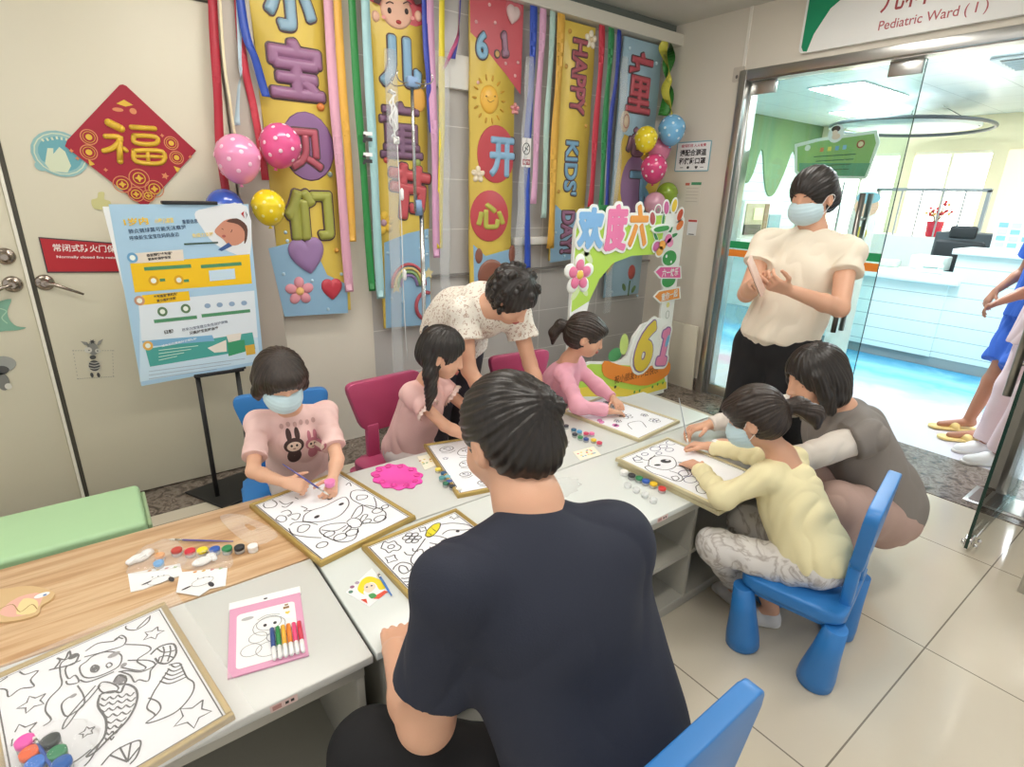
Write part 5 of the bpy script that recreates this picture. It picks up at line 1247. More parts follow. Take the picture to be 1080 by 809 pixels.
# ------------------------------------------------------------ ward corridor beyond the glass
M_CFLOOR = bpy.data.materials.new('ward_floor'); M_CFLOOR.use_nodes = True; nt = M_CFLOOR.node_tree
g = nt.nodes.new('ShaderNodeNewGeometry'); sp = nt.nodes.new('ShaderNodeSeparateXYZ'); nz = nt.nodes.new('ShaderNodeTexNoise'); nz.inputs['Scale'].default_value = 2.2; nz.inputs['Detail'].default_value = 7; nz.inputs['Distortion'].default_value = 1.2
ad = nt.nodes.new('ShaderNodeMath'); ad.operation = 'MULTIPLY_ADD'; ad.inputs[1].default_value = .55
rp = nt.nodes.new('ShaderNodeValToRGB'); mr = nt.nodes.new('ShaderNodeMapRange'); mr.inputs[1].default_value = 4.1; mr.inputs[2].default_value = 7.1
nt.links.new(g.outputs['Position'], sp.inputs[0]); nt.links.new(g.outputs['Position'], nz.inputs['Vector']); nt.links.new(nz.outputs['Fac'], ad.inputs[0]); nt.links.new(sp.outputs['X'], ad.inputs[2]); nt.links.new(ad.outputs[0], mr.inputs[0]); nt.links.new(mr.outputs[0], rp.inputs['Fac'])
st = [(0, 'd9d6e0'), (.30, 'dcdae2'), (.36, 'e6c3d2'), (.42, 'e2e2ea'), (.52, 'a8dcec'), (.66, '5cb9e0'), (.74, '8fd4ea'), (.84, '3f9fcb'), (.95, '5f8fa0')]
while len(rp.color_ramp.elements) > 1: rp.color_ramp.elements.remove(rp.color_ramp.elements[0])
for i, (p, c) in enumerate(st):
    e = rp.color_ramp.elements[0] if i == 0 else rp.color_ramp.elements.new(p)
    e.position = p; e.color = lin(c)
nt.links.new(rp.outputs[0], nt.nodes['Principled BSDF'].inputs['Base Color']); nt.nodes['Principled BSDF'].inputs['Roughness'].default_value = .12
struct(MB().box2((4.12, -1.6, -.06), (11.0, 5.2, .002)).build('floor_ward', M_CFLOOR))
M_WCEIL = grid_mat('ward_ceiling', 'dfe6e6', 'b9c2c2', 'XY', (.6, .6), (.3, .2), .012, rough=.35)
struct(MB().box2((3.98, -1.6, 2.70), (11.0, 5.2, 2.78)).build('ceiling_ward', M_WCEIL))
M_PLANK = grid_mat('white_plank', 'd6ebe8', '8fa7a8', 'Z', (.135,), (.02,), .006, rough=.4, var=.04)
M_CREAM = mat('ward_cream', 'f3e9c4', .6)
struct(MB().box2((3.98, 5.0, 0), (11.0, 5.12, 2.7)).build('wall_ward_left', M_PLANK))
b = MB().use(M_CREAM).box2((10.2, -1.6, 0), (10.35, 5.0, .95)).box2((10.2, -1.6, 2.25), (10.35, 5.0, 2.7))
for y0, y1 in ((4.75, 5.0), (3.55, 3.75), (2.45, 2.62), (1.2, 1.45), (-.2, .05)): b.box2((10.2, y0, .95), (10.35, y1, 2.25))
struct(b.build('wall_ward_far'))
WIN = mat('window_daylight', 'fffdf2', .5, emit=3.0)
for n, (y0, y1) in enumerate(((3.75, 4.75), (2.62, 3.55), (1.45, 2.45), (.05, 1.2))):
    wn = struct(MB().use(WIN).box2((10.30, y0, .95), (10.33, y1, 2.25)).build('window_%d' % (n+1)))
    f = MB().use(colour('f7f2dc')).box2((10.22, y0, 2.21), (10.3, y1, 2.25)).box2((10.22, y0, .95), (10.3, y1, .99)).box2((10.22, (y0+y1)/2-.02, .99), (10.3, (y0+y1)/2+.02, 2.21))
    f.build('window_frame', None, wn)
    if n >= 2: MB().use(mat('roller_blind', 'f6ecc0', .8, emit=.35)).box2((10.205, y0-.02, 1.15), (10.215, y1+.02, 2.24)).build('roller_blind', None, wn)
# green scalloped border under the ward ceiling
pts = [(8.0, 2.7), (10.2, 2.7), (10.2, 2.42), (9.9, 2.30), (9.6, 2.02), (9.35, 2.28), (9.2, 1.95), (9.0, 1.62), (8.8, 1.60), (8.62, 1.85), (8.5, 2.15), (8.4, 2.22), (8.3, 1.9), (8.15, 1.75), (8.0, 2.0)]
mb = MB().use(colour('66855a', .6)).prism([(x, z) for x, z in spline(pts, 3, True)], -.012, 0, Matrix.Translation((0, 4.985, 0)) @ Matrix.Rotation(PI/2, 4, 'X'))
tag(mb.build('scalloped_border'), 'green painted scalloped border board under the ward ceiling', 'wall decoration')
# lamps and vents in the ward ceiling
for i, (x, y, sx, sy) in enumerate(((7.3, 3.25, 1.2, .6), (8.7, 1.2, 1.2, .6), (5.3, 1.6, 1.2, .6), (5.2, -.4, 1.2, .6), (8.9, 3.9, .6, .6))):
    t = thing('ceiling_light', 'flat lamp panel in the ward ceiling ' + ('beside the ring lamp', 'before the far windows', 'just inside the glass doors', 'over the right end of the ward', 'in the far left corner')[i], 'ceiling light', (x, y, 2.685), 0, 'lamp panels of the ward')
    LB().use(colour('e9eeee')).box((0, 0, .010), (sx, sy, .012), bevel=.003).build('frame', None, t); LB().use(M_LAMPW).box((0, 0, .002), (sx-.05, sy-.05, .006)).build('diffuser', None, t)
for i, (x, y) in enumerate(((6.75, 1.55),)):
    t = thing('ceiling_vent', 'white square air vent in the ward ceiling', 'vent', (x, y, 2.68)); LB().use(colour('dfe3e2')).box((0, 0, .008), (.62, .62, .016), bevel=.004).build('frame', None, t)
    LB().use(colour('30383a')).box((0, 0, -.002), (.50, .50, .004)).build('opening', None, t)
    for k in range(5): LB().use(colour('c9d0cf')).box((-.2+k*.1, 0, -.004), (.05, .50, .004), (0, .4, 0)).build('slat', None, t)
t = thing('ring_lamp', 'wide dark ring pendant lamp under the ward ceiling', 'pendant lamp', (8.8, 3.2, 2.45))
mb = LB().use(mat('ring_dark', '4c5256', .4)); mb.tube([(1.15*math.cos(a), .85*math.sin(a), 0) for a in [k*PI/24 for k in range(48)]], .022, 8, closed=True, caps=False); mb.build('ring', None, t)
mb = LB().use(mat('ring_disc', 'dfe8e6', .4)); mb.lathe([(.02, 0), (1.0, .0), (1.0, .02), (.02, .02)], (0, 0, .01), 40, Matrix.Diagonal((1, .72, 1)).to_4x4() if False else Matrix.Diagonal((1, .72, 1, 1))); mb.build('disc', None, t)
for k in range(4): LB().use(mat('ring_dark', '4c5256', .4)).tube([(.9*math.cos(k*PI/2+.4), .7*math.sin(k*PI/2+.4), 0), (.3*math.cos(k*PI/2+.4), .3*math.sin(k*PI/2+.4), .235)], .004, 6).build('cable', None, t)
# reception counters
WC = mat('counter_white', 'e2f1ef', .3)
t = thing('reception_counter', 'white planked reception counter with a low ledge and a tall right end', 'counter', (6.6, .6, .002))
MB().use(M_PLANK).box2((6.44, -1.5, .10), (6.60, 1.70, 1.08)).build('tall_front', None, t)
MB().use(M_PLANK).box2((6.42, 1.70, .10), (6.58, 2.75, .80)).build('low_front', None, t)
MB().use(WC).box2((6.40, -1.5, 1.08), (6.92, 1.74, 1.13), .006).build('tall_top', None, t)
MB().use(WC).box2((6.36, 1.62, .80), (7.1, 2.82, .86), .006).build('low_top', None, t)
MB().use(colour('8f9c9c', .5)).box2((6.445, -1.5, .004), (6.56, 2.73, .10)).build('kickboard', None, t)
MB().use(M_PLANK).box2((6.60, 1.58, .10), (6.9, 1.70, 1.08)).build('end_panel', None, t)
MB().use(colour('3c4346', .6)).box2((7.9, -.9, .004), (8.35, 2.1, 1.32), .01)
tag(MB().use(colour('3f474a', .6)).box2((7.9, .3, .004), (8.3, 2.35, 1.22), .01).build('dark_cabinet'), 'dark grey cabinet behind the reception counter', 'cabinet')
t = thing('office_chair', 'black office chair behind the low counter', 'chair', (7.62, 1.97, .002)); DK = colour('23282b', .6)
LB().use(DK).box((.0, 0, .46), (.46, .46, .08), bevel=.03).build('seat', None, t); LB().use(DK).box((-.20, 0, .88), (.07, .44, .55), bevel=.03).build('backrest', None, t); LB().use(DK).box((-.19, 0, 1.24), (.06, .24, .13), bevel=.025).build('headrest', None, t)
LB().use(mat('chrome2', 'b8bcbc', .2, metal=1)).tube([(0, 0, .08), (0, 0, .42)], .025, 12).build('column', None, t)
for k in range(5): LB().use(DK).tube([(0, 0, .08), (.26*math.cos(k*1.2566), .26*math.sin(k*1.2566), .04)], .018, 8).build('leg', None, t)
for s_ in (-1, 1): LB().use(DK).box((-.02, s_*.25, .66), (.26, .05, .03), bevel=.01).build('armrest', None, t)
t = thing('desk_phone', 'white office telephone with a dark keypad on the low counter', 'telephone', (6.75, 1.98, .86), .3); LB().use(WC).box((0, 0, .025), (.20, .22, .05), bevel=.01).build('body', None, t); LB().use(colour('3b6f68', .4)).box((-.03, .0, .052), (.10, .12, .006)).build('keypad', None, t); LB().use(WC).box((0, -.085, .07), (.20, .045, .035), bevel=.012).build('handset', None, t)
tag(MB().use(colour('d9e6e0', .4)).box2((7.0, 1.95, .86), (7.25, 2.25, 1.0), .01).build('printer'), 'pale boxy printer on the low counter', 'printer')
tag(MB().use(colour('c8d6c8', .4)).box2((6.9, 2.35, .86), (7.08, 2.6, .93), .01).build('paper_tray'), 'pale paper tray on the low counter', 'tray')
t = thing('flower_pot', 'red pot with small red blossoms on the window side of the counter', 'plant', (9.25, 2.785, 1.10)); LB().use(colour('c81f3a', .4)).lathe([(.07, 0), (.085, .02), (.10, .20), (.085, .20), (.08, .17), (.01, .17)], (0, 0, 0), 20).build('pot', None, t)
mb = LB(); R_ = random.Random(4)
for k in range(26):
    an, e, L = R_.uniform(0, 6.28), R_.uniform(.7, 1.4), R_.uniform(.12, .30); p = V(math.cos(an)*math.cos(e), math.sin(an)*math.cos(e), math.sin(e))*L+V(0, 0, .17)
    mb.use(colour('7a5a3c')).tube([(0, 0, .17), tuple(p)], .003, 5); mb.use(colour('d84a52' if k % 3 else 'e9c070')).ball(p, .020, 8)
mb.build('blossoms', None, t)
# the white window cabinet with bars behind the counter
t = thing('window_cabinet', 'white framed glass cabinet with thin bars behind the flower pot', 'cabinet', (9.4, 2.85, .002)); b = MB().use(colour('f1efe6', .4))
b.box2((9.1, 2.25, .004), (9.6, 3.55, 1.10)); b.build('base', None, t)
b = MB().use(colour('9aa0a0', .4)).box2((9.12, 2.25, 1.68), (9.18, 3.55, 1.72)).box2((9.12, 2.25, 1.10), (9.18, 2.29, 1.70)).box2((9.12, 3.51, 1.10), (9.18, 3.55, 1.70)); b.build('frame', None, t)
for k in range(4): MB().use(colour('9aa0a0', .4)).box2((9.13, 2.50+k*.24, 1.10), (9.15, 2.515+k*.24, 1.68)).build('bar', None, t)
# acrylic notices standing on the tall counter
for lab, y0, w_, cols, hh in (('acrylic stand with pale blue leaflets on the tall counter, left of the other', 1.38, .30, ('bcd9e2', '7fb4c9'), .26), ('acrylic stand with a red emblem notice at the right edge of the tall counter', .98, .34, ('e2efe6', 'c9543c'), .26)):
    t = thing('leaflet_stand', lab, 'notice stand', (6.62, y0, 1.13)); Rr = Matrix.Rotation(-.12, 4, 'Y')
    LB().use(colour('e4f2f2', .2)).box((0, 0, .14), (.006, w_, hh), (0, -.15, 0)).build('panel', None, t); LB().use(colour('e4f2f2', .2)).box((.04, 0, .006), (.11, w_, .010)).build('foot', None, t)
    mb = LB()
    for k in range(3):
        for j in range(4): mb.use(colour(cols[(k+j) % 2])).box((-.0065-.15*(.05+j*.06-.14), (k-1)*w_*.3, .05+j*.058), (.002, w_*.22, .040), (0, -.15, 0))
    mb.build('leaflet', None, t)
# green rules board fixed to the closed leaf
t = thing('rules_board', 'green rounded information board with a nurse portrait seen through the glass', 'sign', (4.62, 2.12, 1.62)); PX = 4.6
def rb(): return Art((PX, 2.15, 1.85), (0, -1, 0), (0, 0, 1))
a = rb(); a.slab([(838, 152), (862, 146), (925, 137), (928, 150), (915, 186), (912, 189), (845, 188), (838, 182)], colour('e8f0e6', .35), -.008, 0, smooth=0, bevel=.002); a.poly([(841, 155), (864, 149), (922, 141), (924, 151), (912, 186), (846, 185), (841, 180)], colour('93bd70', .35), .001)
a.poly([(843, 172), (918, 172), (912, 186), (846, 185), (843, 180)], colour('5f9f7c', .35), .0014); a.build('panel', t)
a = rb(); a.ell((882, 141), .058, .062, colour('f2f2f4'), .003); a.ell((882, 144), .030, .022, colour('f0d0c0'), .004); a.ell((882, 136), .032, .022, colour('2e2526'), .0044); a.ell((881, 140), .020, .018, colour('f3d6c8'), .005); a.build('portrait', t)
a = rb(); a.ell((852, 156), .022, .022, colour('e6efe2'), .003); a.ell((908, 152), .028, .028, colour('a8503c'), .003); a.ell((908, 152), .018, .018, colour('e8d9b0'), .0035)
for k, c in enumerate(('e88a5a', 'f0e06a', '7fb4d8', '8fc0e0')): a.quad((867+k*8, 158-k*.9), .026, .030, colour(c), .003)
for k in range(4): a.quad((880, 164+k*5), .30-.03*k, .007, colour('3f6a4c'), .003, .03)
a.build('lettering', t)
mb = MB().use(M_STEEL).tube([(4.608, 2.33, .0), (4.608, 2.33, 1.65)], .010, 10).tube([(4.608, 2.02, .0), (4.608, 2.02, 1.65)], .010, 10).box((4.61, 2.17, .012), (.26, .48, .02), bevel=.004); o = mb.build('board_stand', None, t)
# cartoon child figure sticker and the little nurse desk scene far left
t = thing('mascot_board', 'small cut-out board of a cartoon child behind the person with the phone', 'board', (5.6, 2.28, .002))
a = Art((5.6, 2.25, 1.3), (0, -1, 0), (0, 0, 1)); a.slab([(-.10, -1.29), (.12, -1.29), (.12, .05), (.08, .30), (-.08, .30), (-.10, .05)], colour('f4f2ea', .4), -.01, 0, True, 0, .002); a.ell((.02, .18), .10, .09, colour('f0c4a8'), .002, 0, True); a.ell((.02, .25), .10, .05, colour('8fc0d0'), .003, 0, True); a.ell((.02, -.05), .05, .06, colour('d9c04a'), .002, 0, True); a.build('board', t)
t = thing('nurse_station_window', 'framed inner window with a desk and pictures at the far left of the ward', 'window', (8.6, 4.95, 1.0))
b = MB().use(colour('e9e6dc', .4)).box2((8.10, 4.93, .95), (9.25, 4.99, 1.50), .004).box2((8.0, 4.85, .88), (9.3, 4.99, .95), .004); b.build('frame', None, t)
b = MB().use(colour('b9a98a', .5)).box2((8.16, 4.915, 1.0), (8.66, 4.935, 1.46)).use(colour('5a4a42', .5)).box2((8.16, 4.905, 1.0), (8.62, 4.93, 1.15)).use(colour('f0e9b0', .5)).box2((8.36, 4.90, 1.22), (8.60, 4.93, 1.40)).use(colour('8a6a4a', .5)).box2((8.68, 4.915, 1.0), (8.80, 4.935, 1.46)).use(colour('7fa4b0', .5)).box2((8.84, 4.915, 1.0), (9.2, 4.935, 1.3)); b.build('view', None, t)
t = thing('ward_desk', 'low white desk with blue papers in the far left of the ward', 'desk', (8.3, 4.5, .002)); MB().use(WC).box2((7.7, 4.3, .70), (8.9, 4.8, .74), .004).build('top', None, t)
for x in (7.75, 8.80): MB().use(WC).box2((x, 4.32, .004), (x+.05, 4.78, .70)).build('side_panel', None, t)
b = MB().use(colour('4a5258', .5)).box2((7.9, 4.5, .74), (8.3, 4.55, .98), .004); tag(b.build('monitor'), 'dark monitor on the low white desk in the ward', 'monitor')
WHO = 'M123YNCSP'
# ------------------------------------------------------------ figures: bodies and clothes grown as smooth continuous surfaces
class Body:
    def __init__(s): s.P = []
    def cone(s, a, b, ra, rb, k=.02, flat=0, op='u'):
        s.P.append(('c', np.array(a, float), np.array(b, float), ra, rb, k, flat, op)); return s
    def chain(s, pts, rs, k=.015, flat=0):
        for i in range(len(pts)-1): s.cone(pts[i], pts[i+1], rs[i], rs[i+1], k, flat if i == len(pts)-2 else 0)
        return s
    def ell(s, c, r, R=None, k=.02, op='u'):
        R = np.array(R if R is not None else Matrix.Identity(3)); s.P.append(('e', np.array(c, float), np.array(r, float), R, k, op)); return s
    def half(s, p, n): s.P.append(('h', np.array(p, float), np.array(Vector(n).normalized(), float))); return s
    def mesh(s, name, m, vox, root, disp=None, smooth=2):
        lo = np.full(3, 1e9); hi = -lo
        for p in s.P:
            if p[0] == 'c' and p[7] == 'u':
                r = max(p[3], p[4]); lo = np.minimum(lo, np.minimum(p[1], p[2])-r); hi = np.maximum(hi, np.maximum(p[1], p[2])+r)
            if p[0] == 'e' and p[5] == 'u':
                ext = np.sqrt(((p[3]*p[2][None, :])**2).sum(1)); lo = np.minimum(lo, p[1]-ext); hi = np.maximum(hi, p[1]+ext)
        lo -= 4*vox+.006; hi += 4*vox+.006
        N = np.ceil((hi-lo)/vox).astype(int)+1
        A = np.full(N, .5, np.float32)
        for p in s.P:
            if p[0] == 'h':
                X = lo[0]+np.arange(N[0])*vox; Y = lo[1]+np.arange(N[1])*vox; Z = lo[2]+np.arange(N[2])*vox
                d = (X[:, None, None]-p[1][0])*p[2][0]+(Y[None, :, None]-p[1][1])*p[2][1]+(Z[None, None, :]-p[1][2])*p[2][2]
                A = np.maximum(A, d.astype(np.float32)); continue
            if p[0] == 'c': r = max(p[3], p[4]); k = p[5]; a_, b_ = np.minimum(p[1], p[2])-r, np.maximum(p[1], p[2])+r; op = p[7]
            else: k = p[4]; ext = np.sqrt(((p[3]*p[2][None, :])**2).sum(1)); a_, b_ = p[1]-ext, p[1]+ext; op = p[5]
            pad = k*1.1+3.5*vox
            i0 = np.maximum(0, np.floor((a_-pad-lo)/vox).astype(int)); i1 = np.minimum(N, np.ceil((b_+pad-lo)/vox).astype(int)+1)
            if (i1 <= i0).any(): continue
            X = (lo[0]+np.arange(i0[0], i1[0])*vox).astype(np.float32)[:, None, None]; Y = (lo[1]+np.arange(i0[1], i1[1])*vox).astype(np.float32)[None, :, None]; Z = (lo[2]+np.arange(i0[2], i1[2])*vox).astype(np.float32)[None, None, :]
            if p[0] == 'c':
                ba = p[2]-p[1]; L2 = float(ba @ ba)+1e-12; x, y, z = X-p[1][0], Y-p[1][1], Z-p[1][2]
                t0 = (x*ba[0]+y*ba[1]+z*ba[2])/L2; t = np.clip(t0, 0, 1)
                d = np.sqrt((x-ba[0]*t)**2+(y-ba[1]*t)**2+(z-ba[2]*t)**2)-(p[3]+(p[4]-p[3])*t)
                if p[6]:
                    L = math.sqrt(L2); d = np.maximum(d, (t0-1)*L)
                    if p[6] == 2: d = np.maximum(d, -t0*L)
            else:
                x, y, z = X-p[1][0], Y-p[1][1], Z-p[1][2]; R = p[3]; r = p[2]
                q = [(x*R[0, j]+y*R[1, j]+z*R[2, j])/r[j] for j in range(3)]
                k0 = np.sqrt(q[0]**2+q[1]**2+q[2]**2)+1e-9; k1 = np.sqrt((q[0]/r[0])**2+(q[1]/r[1])**2+(q[2]/r[2])**2)+1e-9
                d = k0*(k0-1)/k1
            B = A[i0[0]:i1[0], i0[1]:i1[1], i0[2]:i1[2]]
            if op == 'u':
                h = np.clip(.5+.5*(B-d)/k, 0, 1); B[...] = B*(1-h)+d*h-k*h*(1-h)
            else:
                h = np.clip(.5-.5*(B+d)/k, 0, 1); B[...] = B*(1-h)-d*h+k*h*(1-h)
        g = openvdb.FloatGrid(.5); g.copyFromArray(A); pts, tri, quads = g.convertToPolygons(isovalue=0, adaptivity=0)
        pts = np.array(pts, float)*vox+lo
        faces = [tuple(int(i) for i in f) for f in quads]+[tuple(int(i) for i in f) for f in tri]
        me = bpy.data.meshes.new(name)
        c = np.array(WM[root.name].translation); M = Matrix.Translation(c)
        me.from_pydata((pts-c).tolist(), [], faces); me.update()
        # outward normals
        f0 = me.polygons; vol = 0
        nv = np.zeros(len(me.vertices)*3, np.float32); me.vertices.foreach_get('co', nv); nv = nv.reshape(-1, 3)
        F = np.array([f[:3] for f in faces]); a, b, cc = nv[F[:, 0]], nv[F[:, 1]], nv[F[:, 2]]
        if (a*np.cross(b, cc)).sum() < 0: me.flip_normals()
        # Laplacian smoothing over the quads' edges, then cloth folds / hair grooves along the normals
        E_ = np.array([e.vertices for e in me.edges], int); n = len(nv); deg = np.bincount(E_.ravel(), minlength=n)[:, None].clip(1)
        for _ in range(smooth):
            s_ = np.zeros_like(nv, dtype=np.float64)
            for j in range(3): s_[:, j] = np.bincount(E_[:, 0], nv[E_[:, 1], j], n)+np.bincount(E_[:, 1], nv[E_[:, 0], j], n)
            nv = nv*.5+.5*(s_/deg)
        if disp is not None:
            me.vertices.foreach_set('co', nv.astype(np.float32).ravel()); me.update()
            no = np.zeros(n*3, np.float32); me.vertex_normals.foreach_get('vector', no); no = no.reshape(-1, 3)
            nv = nv+no*disp(nv+c)[:, None]
        me.vertices.foreach_set('co', np.asarray(nv, np.float32).ravel()); me.update()
        me.polygons.foreach_set('use_smooth', [True]*len(me.polygons)); me.materials.append(m)
        o = bpy.data.objects.new(name, me); return _link(o, M, root)

def folds(amp=.004, freq=28, seed=0, dirv=(0, 0, 1), squash=.35):
    R_ = np.random.RandomState(seed); K = []
    D = np.array(Vector(dirv).normalized())
    for i in range(7):
        k = R_.randn(3); k /= np.linalg.norm(k); k = k-D*(k @ D)*(1-squash); K.append((k*freq*1.9*(.4+1.2*R_.rand()), R_.rand()*6.28, R_.rand()*.7+.3))
    def f(p):
        w_ = np.zeros(len(p)); q = p+.02*np.sin(p[:, [1, 2, 0]]*17+seed)
        for k, ph, a in K: w_ += a*np.sin(q @ k+ph)
        return amp*1.3*(np.abs(w_)/2.2-.5)
    return f
def strands(centre, axis, amp=.0022, n=46):
    c = np.array(centre); A_ = np.array(Vector(axis).normalized()); B_ = np.array(Vector(axis).orthogonal().normalized()); C_ = np.cross(A_, B_)
    def f(p):
        q = p-c; an = np.arctan2(q @ C_, q @ B_); h = q @ A_
        return amp*(np.sin(an*n+9*np.sin(h*14))*.6+np.sin(an*n*.43+h*30)*.6)
    return f

SKIN = mat('skin', 'dba98c', .5, sub=.12, bump=.08, bscale=400); SKIN2 = mat('skin_pale', 'e2b295', .5, sub=.12); SKIN3 = mat('skin_tan', 'b98368', .5, sub=.12)
HAIR = ramp_mat('hair_black', [(.3, '17130f'), (.7, '2b2420')], scale=(60, 60, 8), nscale=2, rough=.38)
HAIRB = ramp_mat('hair_soft_black', [(.3, '1f1813'), (.7, '3a2d25')], scale=(60, 60, 8), nscale=2, rough=.42)
EYEW = mat('eye_white', 'f1ece8', .25); IRIS = mat('iris_brown', '2a1a12', .15); LIP = mat('lip', 'b8625c', .45); BROW = mat('brow', '3a2b24', .7); MASKM = mat('mask_blue', 'c6e0e8', .6, bump=.1, bscale=60)

def frame(F, U=(0, 0, 1)):
    F = Vector(F).normalized(); Rr = F.cross(Vector(U)).normalized(); U = Rr.cross(F); return Rr, F, U
def hand(B, W, D, N, thumb, s=1.0, curl=(20, 30, 20), spread=.10, tcurl=.3, curls=None):
    """W wrist, D towards the fingers, N palm normal, thumb=+1/-1 side; five separate jointed fingers"""
    W = Vector(W); D = Vector(D).normalized(); N = Vector(N); N = (N-D*N.dot(D)).normalized(); S_ = D.cross(N).normalized()*thumb
    P = lambda d, sd, n: W+D*(d*s)+S_*(sd*s)+N*(n*s)
    for sd in (-.026, -.009, .009, .026): B.cone(P(.012, sd*.62, 0), P(.078, sd, 0), .0135*s, .0115*s, .012*s)
    for j, (sd, L) in enumerate(((.028, .068), (.0095, .076), (-.0095, .070), (-.027, .055))):
        d = (D+S_*(spread*(sd/.028)*.8)).normalized(); p = P(.080, sd, 0); r = .0088-.0006*(j == 3); ang = 0
        cs = curls[j] if curls else curl
        for q, (fr_, a_) in enumerate(zip((.44, .31, .25), cs)):
            ang += math.radians(a_); dd = (d*math.cos(ang)+N*math.sin(ang)).normalized(); e = p+dd*(L*fr_*s)
            B.cone(p, e, (r-.0007*q)*s, (r-.0007*(q+1))*s, .003*s); p = e
    p = P(.022, .022, .004); a = (D*.62+S_*.75+N*.12).normalized()
    B.cone(P(.012, .010, .002), p, .0135*s, .0135*s, .010*s)
    for q, (L, r) in enumerate(((.036, .0115), (.028, .0100), (.022, .0088))):
        e = p+a*(L*s); B.cone(p, e, r*s, (r-.0012)*s, .004*s); p = e; a = (a*(1-tcurl)+(D*.8+N*.35)*tcurl).normalized()
def head_prims(B, c, F, U=(0, 0, 1), s=1.0, child=False):
    Rr, F, U = frame(F, U); R = Matrix((Rr, F, U)).transposed(); P = lambda x, y, z: Vector(c)+(Rr*x+F*y+U*z)*s
    cw = 1.06 if child else 1.0
    B.ell(P(0, -.012, .028), V(.0765*cw, .094, .086)*s, R, .02*s)
    B.ell(P(0, .022, -.030), V(.060*cw, .068, .072)*s, R, .03*s)
    B.ell(P(0, .050, -.074), V(.030*cw, .028, .024)*s, R, .03*s)
    for sx in (-1, 1):
        B.ell(P(sx*.037, .056, -.034), V(.026, .024, .026)*s, R, .02*s)                  # cheek
        B.ell(P(sx*.032, .096, .010), V(.017, .012, .011)*s, R, .012*s, 's')             # eye socket
        B.ell(P(sx*.079*cw, -.002, -.008), V(.009, .018, .030)*s, R, .008*s)             # ear
        B.ell(P(sx*.087*cw, .004, -.006), V(.006, .009, .016)*s, R, .004*s, 's')
        B.ell(P(sx*.010, .094, -.026), V(.009, .010, .007)*s, R, .006*s)                 # nostril
    B.cone(P(0, .082, .016), P(0, .104 if not child else .098, -.022), .007*s, .0105*s, .012*s)
    B.ell(P(0, .084, -.050), V(.021, .012, .006)*s, R, .006*s); B.ell(P(0, .081, -.060), V(.017, .012, .006)*s, R, .006*s)
    return P, R
def face_parts(root, c, F, U=(0, 0, 1), s=1.0, mask=False, down=True, skin=None):
    Rr, Fv, Uv = frame(F, U); R3 = Matrix((Rr, Fv, Uv)).transposed(); P = lambda x, y, z: Vector(c)+(Rr*x+Fv*y+Uv*z)*s
    R4 = R3.to_4x4()
    for sx in (-1, 1):
        mb = MB().use(EYEW).ball(P(sx*.031, .0630, .010), .0118*s, 14); mb.use(IRIS).ball(P(sx*.031, .0720, .008), (.0055*s, .0036*s, .0055*s), 10, R4)
        mb.use(skin or SKIN).ball(P(sx*.031, .0630, .0125), (.0130*s, .0122*s, .0118*s), 14, R4) if down else None
        mb.use(BROW).tube([P(sx*.019, .0715, .006), P(sx*.031, .0765, .0045), P(sx*.044, .0700, .006)], .0015*s, 6)
        mb.build('eye', None, root)
        MB().use(BROW).tube([P(sx*.016, .0800, .031), P(sx*.031, .0790, .036), P(sx*.046, .0700, .031)], [.002*s, .0024*s, .0012*s], 6).build('eyebrow', None, root)
    if not mask:
        MB().use(LIP).tube([P(-.022, .0895, -.0545), P(-.010, .0955, -.052), P(0, .096, -.0535), P(.010, .0955, -.052), P(.022, .0895, -.0545)], [.0015*s, .004*s, .0042*s, .004*s, .0015*s], 8).tube([P(-.017, .0895, -.059), P(0, .0945, -.0615), P(.017, .0895, -.059)], [.002*s, .0048*s, .002*s], 8).build('mouth', None, root)
    else:
        B = Body(); B.ell(P(0, .022, -.040), V(.073, .086, .064)*s, R3, .01); B.ell(P(0, .060, -.040), V(.050, .052, .046)*s, R3, .04)
        B.half(P(0, .030, 0), -Fv); B.half(P(0, .03, -.002), Uv*1-Fv*.12); 
        o = B.mesh('face_mask', MASKM, .0032, root, lambda p: .0007*np.sin(((p-np.array(P(0, 0, 0))) @ np.array(Uv))*420/s))
        mb = MB().use(WHITE)
        for sx in (-1, 1): mb.tube(spline([P(sx*.066, .034, -.018), P(sx*.080, .01, .012), P(sx*.088, -.018, .006), P(sx*.082, -.02, -.02), P(sx*.066, .032, -.062)], 4), .0014*s, 6)
        mb.build('mask_strap', None, root)
def hair_cap(B, c, F, U=(0, 0, 1), s=1.0, thick=.012, fringe=0, child=False, low=-.05):
    Rr, Fv, Uv = frame(F, U); R = Matrix((Rr, Fv, Uv)).transposed(); P = lambda x, y, z: Vector(c)+(Rr*x+Fv*y+Uv*z)*s
    cw = 1.06 if child else 1.0
    B.ell(P(0, -.016, .032), V(.0775*cw+thick, .094+thick, .086+thick)*s, R, .01)
    B.ell(P(0, -.045, -.02), V(.068*cw+thick*.8, .062+thick, .07)*s, R, .03)
    B.ell(P(0, .105, -.050+(0 if not fringe else -.008)), V(.068*cw, .085, .094 if fringe else .102)*s, R, .010*s, 's')
    for sx in (-1, 1): B.ell(P(sx*.088, .012, -.022), V(.022, .030, .036)*s, R, .010*s, 's')
    if fringe: B.ell(P(0, .050, .066), V(.066*cw, .052, .034)*s, R, .02*s)
    return P, R, (Rr, Fv, Uv)

